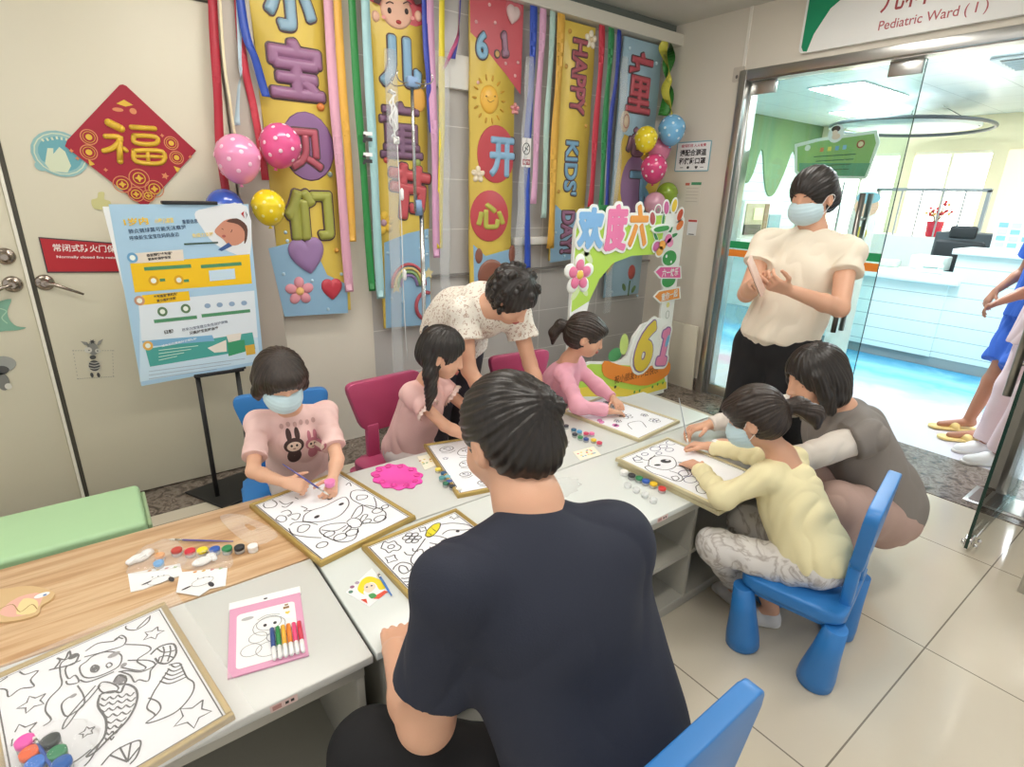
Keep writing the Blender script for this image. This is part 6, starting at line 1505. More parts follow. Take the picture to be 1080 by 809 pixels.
def limb_skin(B, sh, el, wr, s, r=(.044, .034, .022)):
    B.chain([sh, el], [r[0]*s, r[1]*s], .02*s); m = Vector(el).lerp(Vector(wr), .3)
    B.chain([el, m, wr], [r[1]*s, r[1]*s*1.02, r[2]*s], .015*s)
def leg_skin(B, hip, kn, an, s, toe=None, r=(.078, .052, .034), foot=True):
    B.chain([hip, kn], [r[0]*s, r[1]*s], .03*s); m = Vector(kn).lerp(Vector(an), .32); B.chain([kn, m, an], [r[1]*s, r[1]*s*1.03, r[2]*s], .02*s)
    if toe is not None and foot:
        a = Vector(an); t = Vector(toe); B.cone(a+V(0, 0, -.035*s), t, .030*s, .020*s, .02*s); B.ell(a+(a-t).normalized()*.02*s+V(0, 0, -.04*s), V(.03, .03, .028)*s, None, .02*s)
def torso(B, nk, ch, pe, shL, shR, s, inf=0, waist=.88, depth=1.0, k=.05):
    """neck base, chest centre, pelvis centre and both shoulders"""
    nk, ch, pe, shL, shR = map(Vector, (nk, ch, pe, shL, shR)); X = (shR-shL).normalized(); Zd = (nk-pe).normalized(); Y = Zd.cross(X).normalized(); X = Y.cross(Zd).normalized()
    R = Matrix((X, Y, Zd)).transposed(); wd = (shR-shL).length/2; g = inf
    B.ell(ch, V(wd*.86+g, .105*s*depth+g, .155*s+g), R, k*s)
    mid = ch.lerp(pe, .55); B.ell(mid, V(wd*.86*waist+g, .098*s*depth+g, .13*s+g), R, k*s)
    B.ell(pe, V(wd*.90+g, .112*s*depth+g, .11*s+g), R, k*s)
    B.cone(shL, shR, .046*s+g, .046*s+g, .04*s); B.cone(ch, nk, .07*s+g*.5, .05*s+g*.3, .04*s)
    return R
def shoe(name, root, an, toe, m, sole, s=1.0, cut=0.0):
    B = Body(); a = Vector(an); t = Vector(toe); d = (t-a); d.z = 0; L = d.length; d.normalize(); f = V(a.x, a.y, .034*s)
    B.cone(f-d*.02*s, f+d*.06*s, .040*s, .038*s, .02); B.cone(f+d*.06*s, V(t.x, t.y, .024*s), .038*s, .030*s, .02); B.cone(f-d*.01*s, V(a.x, a.y, .075*s)-d*.01*s, .038*s, .034*s, .02, 1)
    B.half((0, 0, .006+.0), (0, 0, -1)); o = B.mesh(name, m, .004, root)
    B = Body(); z = .012
    B.cone(V(a.x, a.y, z)-d*.022*s, V(t.x, t.y, z)+d*.004, .041*s, .034*s, .02); B.half((0, 0, .0045), (0, 0, -1)); B.half((0, 0, .022), (0, 0, 1)); B.mesh('sole', sole, .004, o); return o
from mathutils.bvhtree import BVHTree
def wrap(root, obj, name, O, N, shapes, lift=.0012):
    """cloth print: ellipses laid on the garment's own surface. shapes: (u, v, ru, rv, colour, level)"""
    me = obj.data; M = WM[obj.name]; bvh = BVHTree.FromPolygons([M @ v.co for v in me.vertices], [tuple(p.vertices) for p in me.polygons])
    N = Vector(N).normalized(); X = N.cross(V(0, 0, 1)).normalized()*-1; Y = N.cross(X).normalized(); 
    if Y.z < 0: Y = -Y
    mb = MB()
    for u, v, ru, rv, col, lv in shapes:
        mb.use(colour(col, .8)); rg = []; ok = True; fs = []
        for f in (.02, .35, .7, 1):
            r_ = []
            for k in range(20):
                p = Vector(O)+X*(u+ru*f*math.cos(k*PI/10))+Y*(v+rv*f*math.sin(k*PI/10))+N*.3
                h, nn, i_, d = bvh.ray_cast(p, -N)
                if h is None: ok = False; break
                r_.append(h+N*(lift+lv*.0007))
            if not ok: break
            rg.append(r_)
        if ok: mb.rings(rg, False)
    return mb.build(name, None, root)
SOLE = mat('sole_white', 'e4e2de', .6)
# ------------------------------------------------------------ the people
def person(label, base, cat='person', group=None): return thing('person', label, cat, base, 0, group)

# person in navy, seated in front with their back to us
if 'M' in WHO:
    t = person('person in navy t-shirt with black hair, seated in front with back turned', (.655, .50, .004))
    hc = V(.588, .780, 1.058); F = V(-.12, .90, -.42); nk = V(.578, .690, .955)
    shL, shR = V(.405, .670, .875), V(.712, .600, .872); ch = V(.570, .615, .775); pe = V(.635, .520, .42)
    elL, wrL = V(.352, .695, .578), V(.388, .900, .552); elR, wrR = V(.83, .78, .62), V(.80, 1.02, .56)
    hipL, hipR = V(.545, .53, .41), V(.735, .53, .41); knL, knR = V(.300, .850, .365), V(.78, .865, .40); anL, anR = V(.27, .80, .085), V(.76, .82, .085)
    B = Body(); head_prims(B, hc, F, s=1.0); B.chain([hc+V(0, -.03, -.05), nk+V(0, .01, .0), ch+V(0, .03, .09)], [.060, .055, .055], .03)
    torso(B, nk, ch, pe, shL, shR, 1.0)
    limb_skin(B, shL, elL, wrL, 1.22, (.046, .042, .023)); limb_skin(B, shR, elR, wrR, 1.12)
    hand(B, wrL, V(.42, .88, -.22), V(.0, -.22, -1), -1, .98, (14, 22, 16)); hand(B, wrR, V(-.1, .9, -.3), V(0, -.2, -1), 1, .98, (20, 30, 20))
    leg_skin(B, hipL, knL, anL, 1.05, (.26, .95, .02)); leg_skin(B, hipR, knR, anR, 1.05, (.78, .97, .02))
    B.mesh('body', SKIN, .0042, t)
    face_parts(t, hc, F)
    B = Body(); P, R, (r_, f_, u_) = hair_cap(B, hc, F, thick=.009)
    B.ell(P(0, -.072, -.025), V(.058, .035, .055), R, .02); B.ell(P(.012, -.10, .052), V(.034, .022, .030), R, .018); B.cone(P(.0, -.105, .06), P(.035, -.112, .035), .014, .020, .01)
    B.mesh('hair', HAIR, .0038, t, strands(P(.01, -.10, .05), f_, .0022, 40))
    B = Body(); torso(B, nk+V(0, -.015, -.055), ch, pe, shL, shR, 1.0, .018, .97, 1.08, .07)
    B.cone(pe+V(0, 0, .06), pe+V(0, .0, -.06), .175, .185, .05, 1)
    B.cone(shL, shL.lerp(elL, .72), .062, .074, .022, 1); B.cone(shR, shR.lerp(elR, .70), .064, .076, .035, 1)
    B.cone(shL+V(.062, -.02, -.08), pe+V(-.085, .01, .10), .082, .115, .035); B.cone(shR+V(-.03, 0, -.06), pe+V(.085, 0, .08), .085, .105, .06)
    B.cone(nk+V(0, -.015, -.045), shL, .056, .056, .05); B.cone(nk+V(0, -.015, -.045), shR, .056, .055, .05)
    B.mesh('t_shirt', mat('navy_cloth', '232838', .8, bump=.15, bscale=300), .0055, t, folds(.007, 17, 3, (.25, 0, 1)))
    B = Body(); B.ell(pe+V(0, .0, -.03), V(.19, .15, .11), None, .05)
    for h, k_, a in ((hipL, knL, anL), (hipR, knR, anR)): B.chain([h, k_], [.105, .086], .05); B.chain([k_, a+V(0, 0, .03)], [.084, .06], .04, 1)
    B.mesh('trousers', mat('black_cloth', '17171a', .85), .0055, t, folds(.004, 20, 5))
    shoe('shoe', t, anL, (.255, .95, 0), mat('shoe_black', '202022', .5), SOLE); shoe('shoe', t, anR, (.78, .97, 0), mat('shoe_black', '202022', .5), SOLE)

def child(label, base, hc, F, nk, ch, pe, shL, shR, arms, legs, shirt, sleeve, trous, s, skin, hairf, mask=False, U=(0, 0, 1), hs=.88, shirtdisp=None, hem=-.045, neckhole=True, extra=None, torso_w=1.0):
    t = person(label, base); hc, F, nk, ch, pe, shL, shR = map(Vector, (hc, F, nk, ch, pe, shL, shR))
    B = Body(); head_prims(B, hc, F, U, hs, True); B.chain([hc+V(0, 0, -.04*hs)-F.normalized()*.02, nk, ch+V(0, 0, .05)], [.040, .036, .05], .02)
    torso(B, nk, ch, pe, shL, shR, s, 0, .95)
    for (sh, el, wr, D, N, th, cu) in arms:
        limb_skin(B, sh, el, wr, s*1.05, (.038, .032, .023)); hand(B, wr, D, N, th, s*1.02, cu)
    for hip, kn, an, toe in legs: leg_skin(B, hip, kn, an, s, toe, (.075, .055, .036))
    B.mesh('body', skin, .0035, t); face_parts(t, hc, F, U, hs, mask)
    hairf(t, hc, F, U, hs)
    B = Body(); torso(B, nk+V(0, 0, -.02), ch, pe, shL, shR, s, .012, 1.02, 1.1, .06)
    B.cone(ch, pe+V(0, 0, .02), .105*s*torso_w, .135*s*torso_w, .05)
    for (sh, el, wr, D, N, th, cu) in arms:
        if sleeve == 'short': B.cone(sh, Vector(sh).lerp(Vector(el), .74), .050*s, .064*s, .03, 1)
        elif sleeve == 'cap': B.cone(sh, Vector(sh).lerp(Vector(el), .42), .054*s, .068*s, .03, 1)
        else: B.cone(sh, el, .054*s, .050*s, .03); B.cone(el, Vector(el).lerp(Vector(wr), .92), .050*s, .040*s, .03, 1)
    B.ell(nk+V(0, 0, .040), V(.052, .052, .040), None, .01, 's')
    if hem: B.half(pe+V(0, 0, hem), (0, 0, -1))
    B.mesh('shirt', shirt, .0042, t, shirtdisp or folds(.005, 30, 2))
    B = Body(); B.ell(pe+V(0, 0, -.01), V(.155, .150, .115)*s, None, .05)
    for hip, kn, an, toe in legs: B.chain([hip, kn], [.085*s, .072*s], .04); B.chain([kn, Vector(kn).lerp(Vector(an), .85)], [.072*s, .060*s], .03, 1)
    B.mesh('trousers', trous, .0045, t, folds(.005, 30, 4))
    for hip, kn, an, toe in legs: shoe('shoe', t, an, toe, mat('shoe_pattern', 'dcdad8', .6), SOLE, s)
    return t

BOWM = mat('hair_clip_white', 'f4f0f2', .3)
def hair_short_bob(t, hc, F, U, s):
    B = Body(); P, R, (r_, f_, u_) = hair_cap(B, hc, F, U, s, .014, 1, True)
    for sx in (-1, 1): B.chain([P(sx*.080, .018, .03), P(sx*.088, .008, -.03), P(sx*.082, .002, -.075)], [.020*s, .018*s, .010*s], .02)
    B.ell(P(0, -.06, -.04), V(.086, .045, .055)*s, R, .03)
    B.mesh('hair', HAIRB, .0035, t, strands(P(0, -.01, .1), u_, .0018, 50))
def hair_side_tail(t, hc, F, U, s):
    B = Body(); P, R, (r_, f_, u_) = hair_cap(B, hc, F, U, s, .014, 0, True)
    B.chain([P(.070, -.035, -.02), P(.088, -.01, -.08), P(.082, .02, -.16), P(.070, .035, -.25)], [.034*s, .032*s, .026*s, .010*s], .02)
    B.mesh('hair', HAIR, .0035, t, strands(P(0, -.01, .1), u_, .0018, 44))
    MB().use(BOWM).ball(P(.052, -.075, .055), .011*s, 12).build('hair_clip', None, t)
def hair_pony(t, hc, F, U, s, col=None, side=0, low=0):
    B = Body(); P, R, (r_, f_, u_) = hair_cap(B, hc, F, U, s, .012, 1, True)
    B.chain([P(side*.4, -.105, .015+low), P(side*.7, -.150, .0+low), P(side, -.165, -.055+low), P(side, -.150, -.115+low)], [.022*s, .030*s, .030*s, .010*s], .012)
    B.mesh('hair', col or HAIRB, .0035, t, strands(P(0, -.1, .02), f_, .0018, 40))
    MB().use(BOWM).tube([P(side*.4+.024*math.cos(a), -.112, .012+low+.024*math.sin(a)) for a in [k*PI/6 for k in range(12)]], .004, 8, closed=True, caps=False).build('hair_tie', None, t)

PINKT = mat('pink_tee', 'efcbc6', .8, bump=.1, bscale=250); GREYT = mat('grey_trousers', 'cfc4c2', .85)
if '1' in WHO:
    hc = V(.458, 1.915, .872); F = V(.02, -.86, -.46)
    shR, shL = V(.392, 2.035, .690), V(.622, 1.985, .690)
    t = child('small girl in pink rabbit-print t-shirt and blue mask, painting the bunny board', (.52, 2.15, .004), hc, F, (.500, 2.005, .735), (.515, 2.035, .600), (.54, 2.14, .385), shL, shR,
        [(shR, (.325, 1.865, .585), (.395, 1.755, .572), V(.80, -.42, -.28), V(.25, .55, -.75), 1, (45, 60, 40)), (shL, (.598, 1.815, .575), (.548, 1.730, .552), V(-.40, -.75, -.35), V(-.55, .25, -.7), -1, (40, 55, 35))],
        [((.48, 2.10, .36), (.44, 1.90, .35), (.44, 1.95, .075), (.44, 1.86, 0)), ((.60, 2.08, .36), (.60, 1.89, .35), (.60, 1.94, .075), (.60, 1.85, 0))], PINKT, 'short', GREYT, .70, SKIN2, hair_short_bob, True)
    sh_ = [c for c in t.children if c.name.startswith('shirt')][0]; S_ = []
    for dx, dz, col, k in ((-.014, 0, '4a3634', 1.0), (.052, -.006, 'c47a88', .8)):
        S_ += [(dx, dz-.034*k, .024*k, .030*k, col, 1), (dx, dz+.008, .034*k, .030*k, col, 1), (dx-.014*k, dz+.050*k, .009*k, .026*k, col, 1), (dx+.014*k, dz+.050*k, .009*k, .026*k, col, 1),
               (dx, dz+.004, .024*k, .019*k, 'ecd3bf', 2), (dx-.009*k, dz+.008, .004, .005, '2b2020', 3), (dx+.009*k, dz+.008, .004, .005, '2b2020', 3), (dx, dz-.004, .005, .002, '8a5a50', 3)]
    for k in range(6): S_.append((-.045+k*.022, .085+.004*(k % 2), .007, .010, 'c9a29c', 1))
    wrap(t, sh_, 'shirt_print', V(.500, 1.95, .600), V(-.05, -.97, .22), S_)
    p, q = V(.490, 1.700, .575), V(.415, 1.760, .640); brush('violet paintbrush held in the right hand of the girl in the rabbit t-shirt', V(.400, 1.770, .632), V(.508, 1.662, .532), '5f5aa0', .0032)
    tp = thing('paint_cup', 'small pink paint cup held in the fingers over the bunny board', 'cup', (.522, 1.683, .549)); LB().use(colour('f08cc4', .3)).lathe([(.010, 0), (.016, .004), (.018, .022), (.016, .022), (.012, .006)], (0, 0, 0), 16).build('cup', None, tp)

BLOUSE = mat('pink_blouse', 'ecc2bd', .8, bump=.1, bscale=200)
if '2' in WHO:
    hc = V(1.075, 1.875, .885); F = V(.70, -.62, -.36)
    shR, shL = V(.985, 1.985, .700), V(1.150, 2.060, .695)
    child('girl in pale pink blouse with black hair tied over her shoulder', (1.02, 2.12, .004), hc, F, (1.065, 1.985, .745), (1.055, 2.03, .61), (1.02, 2.12, .385), shL, shR,
        [(shR, (1.065, 1.845, .585), (1.130, 1.735, .548), V(.35, -.85, -.25), V(-.1, -.2, -1), 1, (20, 28, 18)), (shL, (1.25, 1.97, .585), (1.22, 1.84, .548), V(-.2, -.9, -.25), V(0, -.2, -1), -1, (20, 28, 18))],
        [((.98, 2.08, .36), (.98, 1.89, .35), (.98, 1.94, .075), (.98, 1.85, 0)), ((1.10, 2.08, .36), (1.12, 1.89, .35), (1.12, 1.94, .075), (1.12, 1.85, 0))], BLOUSE, 'cap', GREYT, .72, SKIN, hair_side_tail)
    t = bpy.data.objects[[o.name for o in COL.objects if o.get('label', '').startswith('girl in pale pink blouse')][0]]
    for sh, el in ((shR, V(1.065, 1.845, .585)), (shL, V(1.25, 1.97, .585))):
        c = sh.lerp(el, .46); d = (el-sh).normalized(); x = d.orthogonal().normalized(); y = d.cross(x)
        MB().use(mat('frill_cream', 'f3dcd3', .8)).rings([[tuple(c+d*(q+.004*math.sin(k*2.1))+(x*math.cos(k*PI/24)+y*math.sin(k*PI/24))*(r+.004*math.sin(k*1.3*PI/2))) for k in range(48)] for q, r in ((-.004, .044), (.006, .052), (.014, .056))], False).build('sleeve_frill', None, t)
PINKL = mat('pink_long', 'ecacbe', .8, bump=.1, bscale=200)
if '3' in WHO:
    hc = V(1.850, 1.850, .865); F = V(.62, -.70, -.35)
    shR, shL = V(1.745, 1.880, .685), V(1.900, 1.975, .685)
    child('small girl with short ponytail and pink long-sleeved top, drawing on the flower board', (1.82, 2.10, .004), hc, F, (1.825, 1.930, .730), (1.82, 1.98, .60), (1.81, 2.08, .385), shL, shR,
        [(shR, (1.725, 1.735, .565), (1.845, 1.650, .545), V(.95, -.1, -.25), V(.0, -.1, -1), 1, (22, 30, 20)), (shL, (1.985, 1.865, .575), (1.985, 1.76, .545), V(-.3, -.9, -.2), V(0, 0, -1), -1, (25, 35, 25))],
        [((1.76, 2.05, .36), (1.76, 1.89, .35), (1.76, 1.94, .075), (1.76, 1.85, 0)), ((1.88, 2.05, .36), (1.90, 1.89, .35), (1.90, 1.94, .075), (1.90, 1.85, 0))], PINKL, 'long', GREYT, .70, SKIN, hair_pony)
YEL = mat('yellow_top', 'f0e6b8', .8, bump=.1, bscale=200); WAVY = ramp_mat('wavy_print', [(.44, 'dedad6'), (.49, 'b3aba4'), (.53, 'dedad6'), (.6, 'dedad6'), (.66, 'b8b0a8'), (.7, 'dedad6')], nscale=9, rough=.8, coord='Object', distort=1.6)
def hair_girl_y(t, hc, F, U, s):
    B = Body(); P, R, (r_, f_, u_) = hair_cap(B, hc, F, U, s, .012, 1, True)
    B.chain([P(.03, -.105, .01), P(.05, -.150, -.005), P(.06, -.185, -.05), P(.06, -.180, -.10)], [.024*s, .034*s, .036*s, .014*s], .012)
    B.chain([P(-.07, .02, .08), P(-.05, -.04, .105), P(0, -.09, .075)], [.013*s, .014*s, .013*s], .008)
    B.mesh('hair', HAIRB, .0035, t, strands(P(0, -.1, .02), f_, .0018, 40))
    MB().use(BOWM).tube([P(.034+.026*math.cos(a), -.115, .008+.026*math.sin(a)) for a in [k*PI/6 for k in range(12)]], .005, 8, closed=True, caps=False).build('hair_tie', None, t)
if 'Y' in WHO:
    hc = V(1.685, .870, .815); F = V(-.32, .82, -.46)
    shL, shR = V(1.665, .790, .640), V(1.865, .800, .640)
    t = child('girl in pale yellow top, blue mask and wavy-print trousers sitting on a blue chair', (1.76, .66, .004), hc, F, (1.755, .790, .690), (1.765, .745, .560), (1.765, .635, .385), shL, shR,
        [(shL, (1.560, .865, .560), (1.675, 1.045, .562), V(.35, .90, -.20), V(.1, -.15, -1), -1, (20, 28, 20)), (shR, (1.905, .960, .585), (1.860, 1.130, .565), V(-.25, .92, -.18), V(-.1, -.15, -1), 1, (35, 45, 30))],
        [((1.70, .68, .345), (1.575, .870, .36), (1.800, .880, .085), (1.810, .955, 0)), ((1.84, .68, .345), (1.80, .90, .36), (1.80, .745, .085), (1.73, .82, 0))], YEL, 'long', WAVY, .78, SKIN, hair_girl_y, True, torso_w=1.05, hem=-.012)
    mb = MB().use(mat('watch_white', 'efefef', .3)); W = V(1.866, 1.105, .566); mb.tube([W+V(.027*math.cos(a), .0, .025*math.sin(a)) for a in [k*PI/8 for k in range(16)]], .006, 8, closed=True, caps=False); mb.box(W+V(0, .0, .028), (.026, .022, .008), bevel=.003); mb.build('watch', None, t)
    brush('slim grey paintbrush held up by the girl in yellow', (1.955, 1.36, .68), (1.850, 1.215, .545), 'a9aeb4', .003)

FLOR = ramp_mat('floral_cloth', [(.0, 'efe9dd'), (.575, 'efe9dd'), (.60, 'b08f7c'), (.66, 'cdb7a4'), (.69, 'efe9dd')], nscale=75, detail=2, rough=.8)
def hair_curly(t, hc, F, U, s):
    B = Body(); P, R, (r_, f_, u_) = hair_cap(B, hc, F, U, s, .020)
    R_ = random.Random(2)
    for i in range(130):
        th = R_.uniform(0, 2*PI); z = R_.uniform(-.09, .125); rr = math.sqrt(max(.05, 1-((z-.03)/.12)**2)); x = .094*rr*math.cos(th); y = -.02+.108*rr*math.sin(th)
        if y > .03 and z < .062: continue
        B.ell(P(x, y, z), V(.0145, .0145, .013)*s, None, .005)
    B.mesh('hair', HAIR, .0042, t, strands(P(0, 0, .1), u_, .002, 30))
if 'N' in WHO:
    t = person('person in white floral blouse with curly black hair, bending over the table', (1.30, 2.46, .004))
    hc = V(1.440, 1.905, 1.075); F = V(.20, -.66, -.72); U = V(.1, -.6, .75)
    nk = V(1.390, 1.990, 1.030); shR, shL = V(1.275, 2.040, 1.010), V(1.555, 2.020, .975); ch = V(1.440, 2.120, .985); pe = V(1.470, 2.420, .88)
    elL, wrL = V(1.600, 1.960, .740), V(1.590, 1.830, .565); elR, wrR = V(1.265, 1.975, .760), V(1.310, 1.810, .585)
    B = Body(); head_prims(B, hc, F, U); B.chain([hc+V(-.01, .04, -.02), nk, ch], [.054, .052, .07], .03); torso(B, nk, ch, pe, shL, shR, .95)
    limb_skin(B, shL, elL, wrL, 1.0); limb_skin(B, shR, elR, wrR, 1.0); hand(B, wrL, V(0, -.85, -.35), V(0, .2, -1), -1, .93, (25, 30, 20)); hand(B, wrR, V(.1, -.8, -.45), V(0, .2, -1), 1, .93, (25, 30, 20))
    for x in (-.08, .08): leg_skin(B, (pe.x+x, pe.y, .82), (pe.x+x, 2.47, .46), (pe.x+x, 2.52, .08), 1, (pe.x+x, 2.40, .02))
    B.mesh('body', SKIN, .0045, t); face_parts(t, hc, F, U); hair_curly(t, hc, F, U, 1.0)
    B = Body(); torso(B, nk, ch, pe, shL, shR, .95, .02, 1.0, 1.1, .07); B.cone(pe+V(0, -.05, .03), pe+V(0, .02, -.10), .15, .18, .05, 1)
    B.cone(shL, shL.lerp(elL, .48), .062, .076, .03, 1); B.cone(shR, shR.lerp(elR, .48), .062, .076, .03, 1)
    B.mesh('blouse', FLOR, .0055, t, folds(.006, 22, 9))
    B = Body(); B.ell(pe+V(0, .02, -.06), V(.17, .13, .12), None, .05)
    for x in (-.08, .08): B.chain([(pe.x+x, pe.y, .80), (pe.x+x, 2.47, .46), (pe.x+x, 2.52, .12)], [.095, .075, .065], .04, 1)
    B.mesh('trousers', mat('dark_trousers', '3a3a42', .85), .006, t, folds(.004, 20, 5))
    for x in (-.08, .08): shoe('shoe', t, (pe.x+x, 2.52, .08), (pe.x+x, 2.38, 0), WHITE, SOLE)

def bob(t, hc, F, U, s, long=.10, col=None, bang=1):
    B = Body(); P, R, (r_, f_, u_) = hair_cap(B, hc, F, U, s, .018, bang)
    for sx in (-1, 1): B.chain([P(sx*.080, .030, .04), P(sx*.096, .022, -.03), P(sx*.096, .012, -long)], [.024*s, .026*s, .020*s], .02)
    B.ell(P(0, -.055, -.03), V(.100, .062, .10)*s, R, .03); B.ell(P(0, -.04, -.075), V(.102, .070, .055)*s, R, .02)
    B.mesh('hair', col or HAIR, .0038, t, strands(P(0, -.01, .1), u_, .0018, 50))
if 'C' in WHO:
    t = person('person in grey top with white sleeves and black bob, crouching beside the girl in yellow', (2.40, .80, .004))
    hc = V(2.140, .905, .865); F = V(-.80, .46, -.34)
    nk = V(2.215, .840, .765); shR, shL = V(2.345, .985, .705), V(2.185, .700, .690); ch = V(2.290, .800, .620); pe = V(2.450, .690, .320)
    elL, wrL = V(1.985, .840, .585), V(1.960, 1.065, .572); elR, wrR = V(2.200, 1.180, .600), V(2.050, 1.260, .565)
    kn1, kn2 = V(2.08, .690, .43), V(2.20, .865, .45); an1, an2 = V(2.22, .66, .085), V(2.32, .82, .085); toe1, toe2 = V(2.09, .71, .02), V(2.19, .88, .02)
    h1, h2 = V(2.42, .63, .30), V(2.50, .78, .30)
    B = Body(); head_prims(B, hc, F); B.chain([hc+V(.02, 0, -.05), nk, ch+V(0, 0, .08)], [.052, .050, .07], .03); torso(B, nk, ch, pe, shL, shR, .95)
    limb_skin(B, shL, elL, wrL, 1.0); limb_skin(B, shR, elR, wrR, 1.0); hand(B, wrL, V(-.12, .95, -.15), V(-.2, -.1, -1), -1, .93, (30, 35, 25)); hand(B, wrR, V(-.85, .42, -.15), V(-.1, -.2, -1), 1, .93, (30, 35, 25))
    leg_skin(B, h1, kn1, an1, 1, toe1); leg_skin(B, h2, kn2, an2, 1, toe2); B.mesh('body', SKIN, .0042, t)
    face_parts(t, hc, F); bob(t, hc, F, (0, 0, 1), 1.0, .10, None, 0)
    B = Body(); torso(B, nk+V(0, 0, -.02), ch, pe, shL, shR, .95, .02, 1.05, 1.15, .07); B.cone(ch, pe+V(0, 0, .03), .14, .165, .05)
    B.cone(shL, shL.lerp(elL, .22), .066, .070, .03, 1); B.cone(shR, shR.lerp(elR, .22), .066, .070, .03, 1); B.ell(nk+V(-.03, .03, .04), V(.075, .075, .06), None, .02, 's')
    B.mesh('top', mat('grey_jersey', '827c77', .85, bump=.1, bscale=200), .005, t, folds(.007, 24, 11))
    for sh, el, wr in ((shL, elL, wrL), (shR, elR, wrR)):
        B = Body(); B.cone(sh.lerp(el, .12), el, .056, .050, .02, 0); B.cone(el, Vector(el).lerp(wr, .93), .049, .034, .02, 1); B.mesh('sleeve', mat('white_sleeve', 'ddd6cd', .8), .0045, t, folds(.004, 40, 7, (0, 0, 1), 1.0))
    B = Body(); B.ell(pe+V(0, 0, -.03), V(.17, .16, .13), None, .06)
    for h, k_, a in ((h1, kn1, an1), (h2, kn2, an2)): B.chain([h, k_], [.112, .090], .05); B.chain([k_, a.lerp(k_, .12)], [.088, .070], .04, 1)
    B.mesh('trousers', mat('mauve_trousers', 'b3988e', .85), .0055, t, folds(.006, 20, 13))
    shoe('shoe', t, an1, toe1, WHITE, SOLE); shoe('shoe', t, an2, toe2, WHITE, SOLE)
if 'S' in WHO:
    t = person('person in cream knit top and black trousers standing at the table end with a phone', (2.50, 1.30, .004))
    hc = V(2.560, 1.245, 1.520); F = V(-.93, .10, -.36)
    nk = V(2.600, 1.235, 1.375); shL, shR = V(2.635, 1.085, 1.300), V(2.530, 1.400, 1.310); ch = V(2.590, 1.235, 1.180); pe = V(2.545, 1.270, .870)
    elL, wrL = V(2.470, 1.000, 1.085), V(2.240, 1.120, 1.165); elR, wrR = V(2.385, 1.375, 1.095), V(2.215, 1.240, 1.185)
    B = Body(); head_prims(B, hc, F); B.chain([hc+V(.02, 0, -.06), nk, ch+V(0, 0, .1)], [.053, .050, .07], .03); torso(B, nk, ch, pe, shL, shR, 1.0, 0, .85)
    limb_skin(B, shL, elL, wrL, 1.05); limb_skin(B, shR, elR, wrR, 1.05)
    hand(B, wrL, V(-.80, .25, .25), V(.1, .65, .75), -1, .95, (35, 50, 35), .08, .75); hand(B, wrR, V(-.85, -.30, .15), V(-.1, -.65, -.35), 1, .95, (30, 45, 30), .08, .75)
    for y, k_ in ((-.09, 0), (.09, .03)): leg_skin(B, (pe.x, pe.y+y, .82), (2.50+k_, pe.y+y, .46), (2.53+k_, pe.y+y, .08), 1, (2.38+k_, pe.y+y, .02))
    B.mesh('body', SKIN, .0045, t); face_parts(t, hc, F, mask=True)
    B = Body(); P, R, (r_, f_, u_) = hair_cap(B, hc, F, thick=.012); B.ell(P(0, -.075, -.03), V(.072, .045, .06), R, .03); B.ell(P(0, -.115, -.02), V(.035, .035, .04), R, .02)
    B.mesh('hair', HAIR, .0038, t, strands(P(0, -.1, .02), f_, .0018, 46))
    B = Body(); torso(B, nk+V(0, 0, -.03), ch, pe+V(0, 0, .05), shL, shR, 1.0, .018, .98, 1.1, .07)
    B.cone(shL, shL.lerp(elL, .40), .052, .070, .03, 1); B.cone(shR, shR.lerp(elR, .40), .052, .070, .03, 1); B.cone(ch, pe+V(0, 0, .02), .125, .15, .05, 1)
    B.cone(nk+V(0, 0, -.035), shL, .055, .050, .05); B.cone(nk+V(0, 0, -.035), shR, .055, .050, .05)
    B.mesh('knit_top', mat('cream_knit', 'ece2cf', .85, bump=.2, bscale=220), .005, t, folds(.005, 26, 21, (0, 0, 1)))
    B = Body(); B.ell(pe+V(0, 0, -.0), V(.135, .175, .12), None, .05)
    for y, k_ in ((-.09, 0), (.09, .03)): B.chain([(pe.x, pe.y+y, .82), (2.50+k_, pe.y+y*1.2, .46), (2.53+k_, pe.y+y*1.3, .09)], [.115, .100, .105], .05, 1)
    B.mesh('trousers', mat('black_trousers', '17171a', .85), .006, t, folds(.006, 18, 25))
    for y, k_ in ((-.09, 0), (.09, .03)): shoe('shoe', t, (2.53+k_, pe.y+y, .08), (2.38+k_, pe.y+y, 0), mat('shoe_black', '202022', .5), SOLE)
    tp = thing('mobile_phone', 'mobile phone in a pale pink case held by the person in the cream top', 'phone', (2.062, 1.16, 1.15))
    pc = V(2.062, 1.160, 1.225); lx = V(.40, -.30, -.86).normalized(); wy = V(.55, .80, .0); wy = (wy-lx*wy.dot(lx)).normalized(); wy = (wy*.93+lx.cross(wy)*.65).normalized(); lz = lx.cross(wy)
    R = Matrix((lx, wy, lz)).transposed().to_4x4(); R.translation = pc
    MB().use(mat('phone_pink', 'e3c4b4', .3)).box((0, 0, 0), (.155, .075, .009), bevel=.004).build('case', None, tp, R)
    MB().use(mat('phone_glass', '15161a', .1)).box((0, 0, -.0052), (.145, .067, .001)).build('screen', None, tp, R)
PALEP = mat('uniform_pink', 'ecd5da', .8); BLUEC = mat('blue_gown', '2f5fc0', .8)
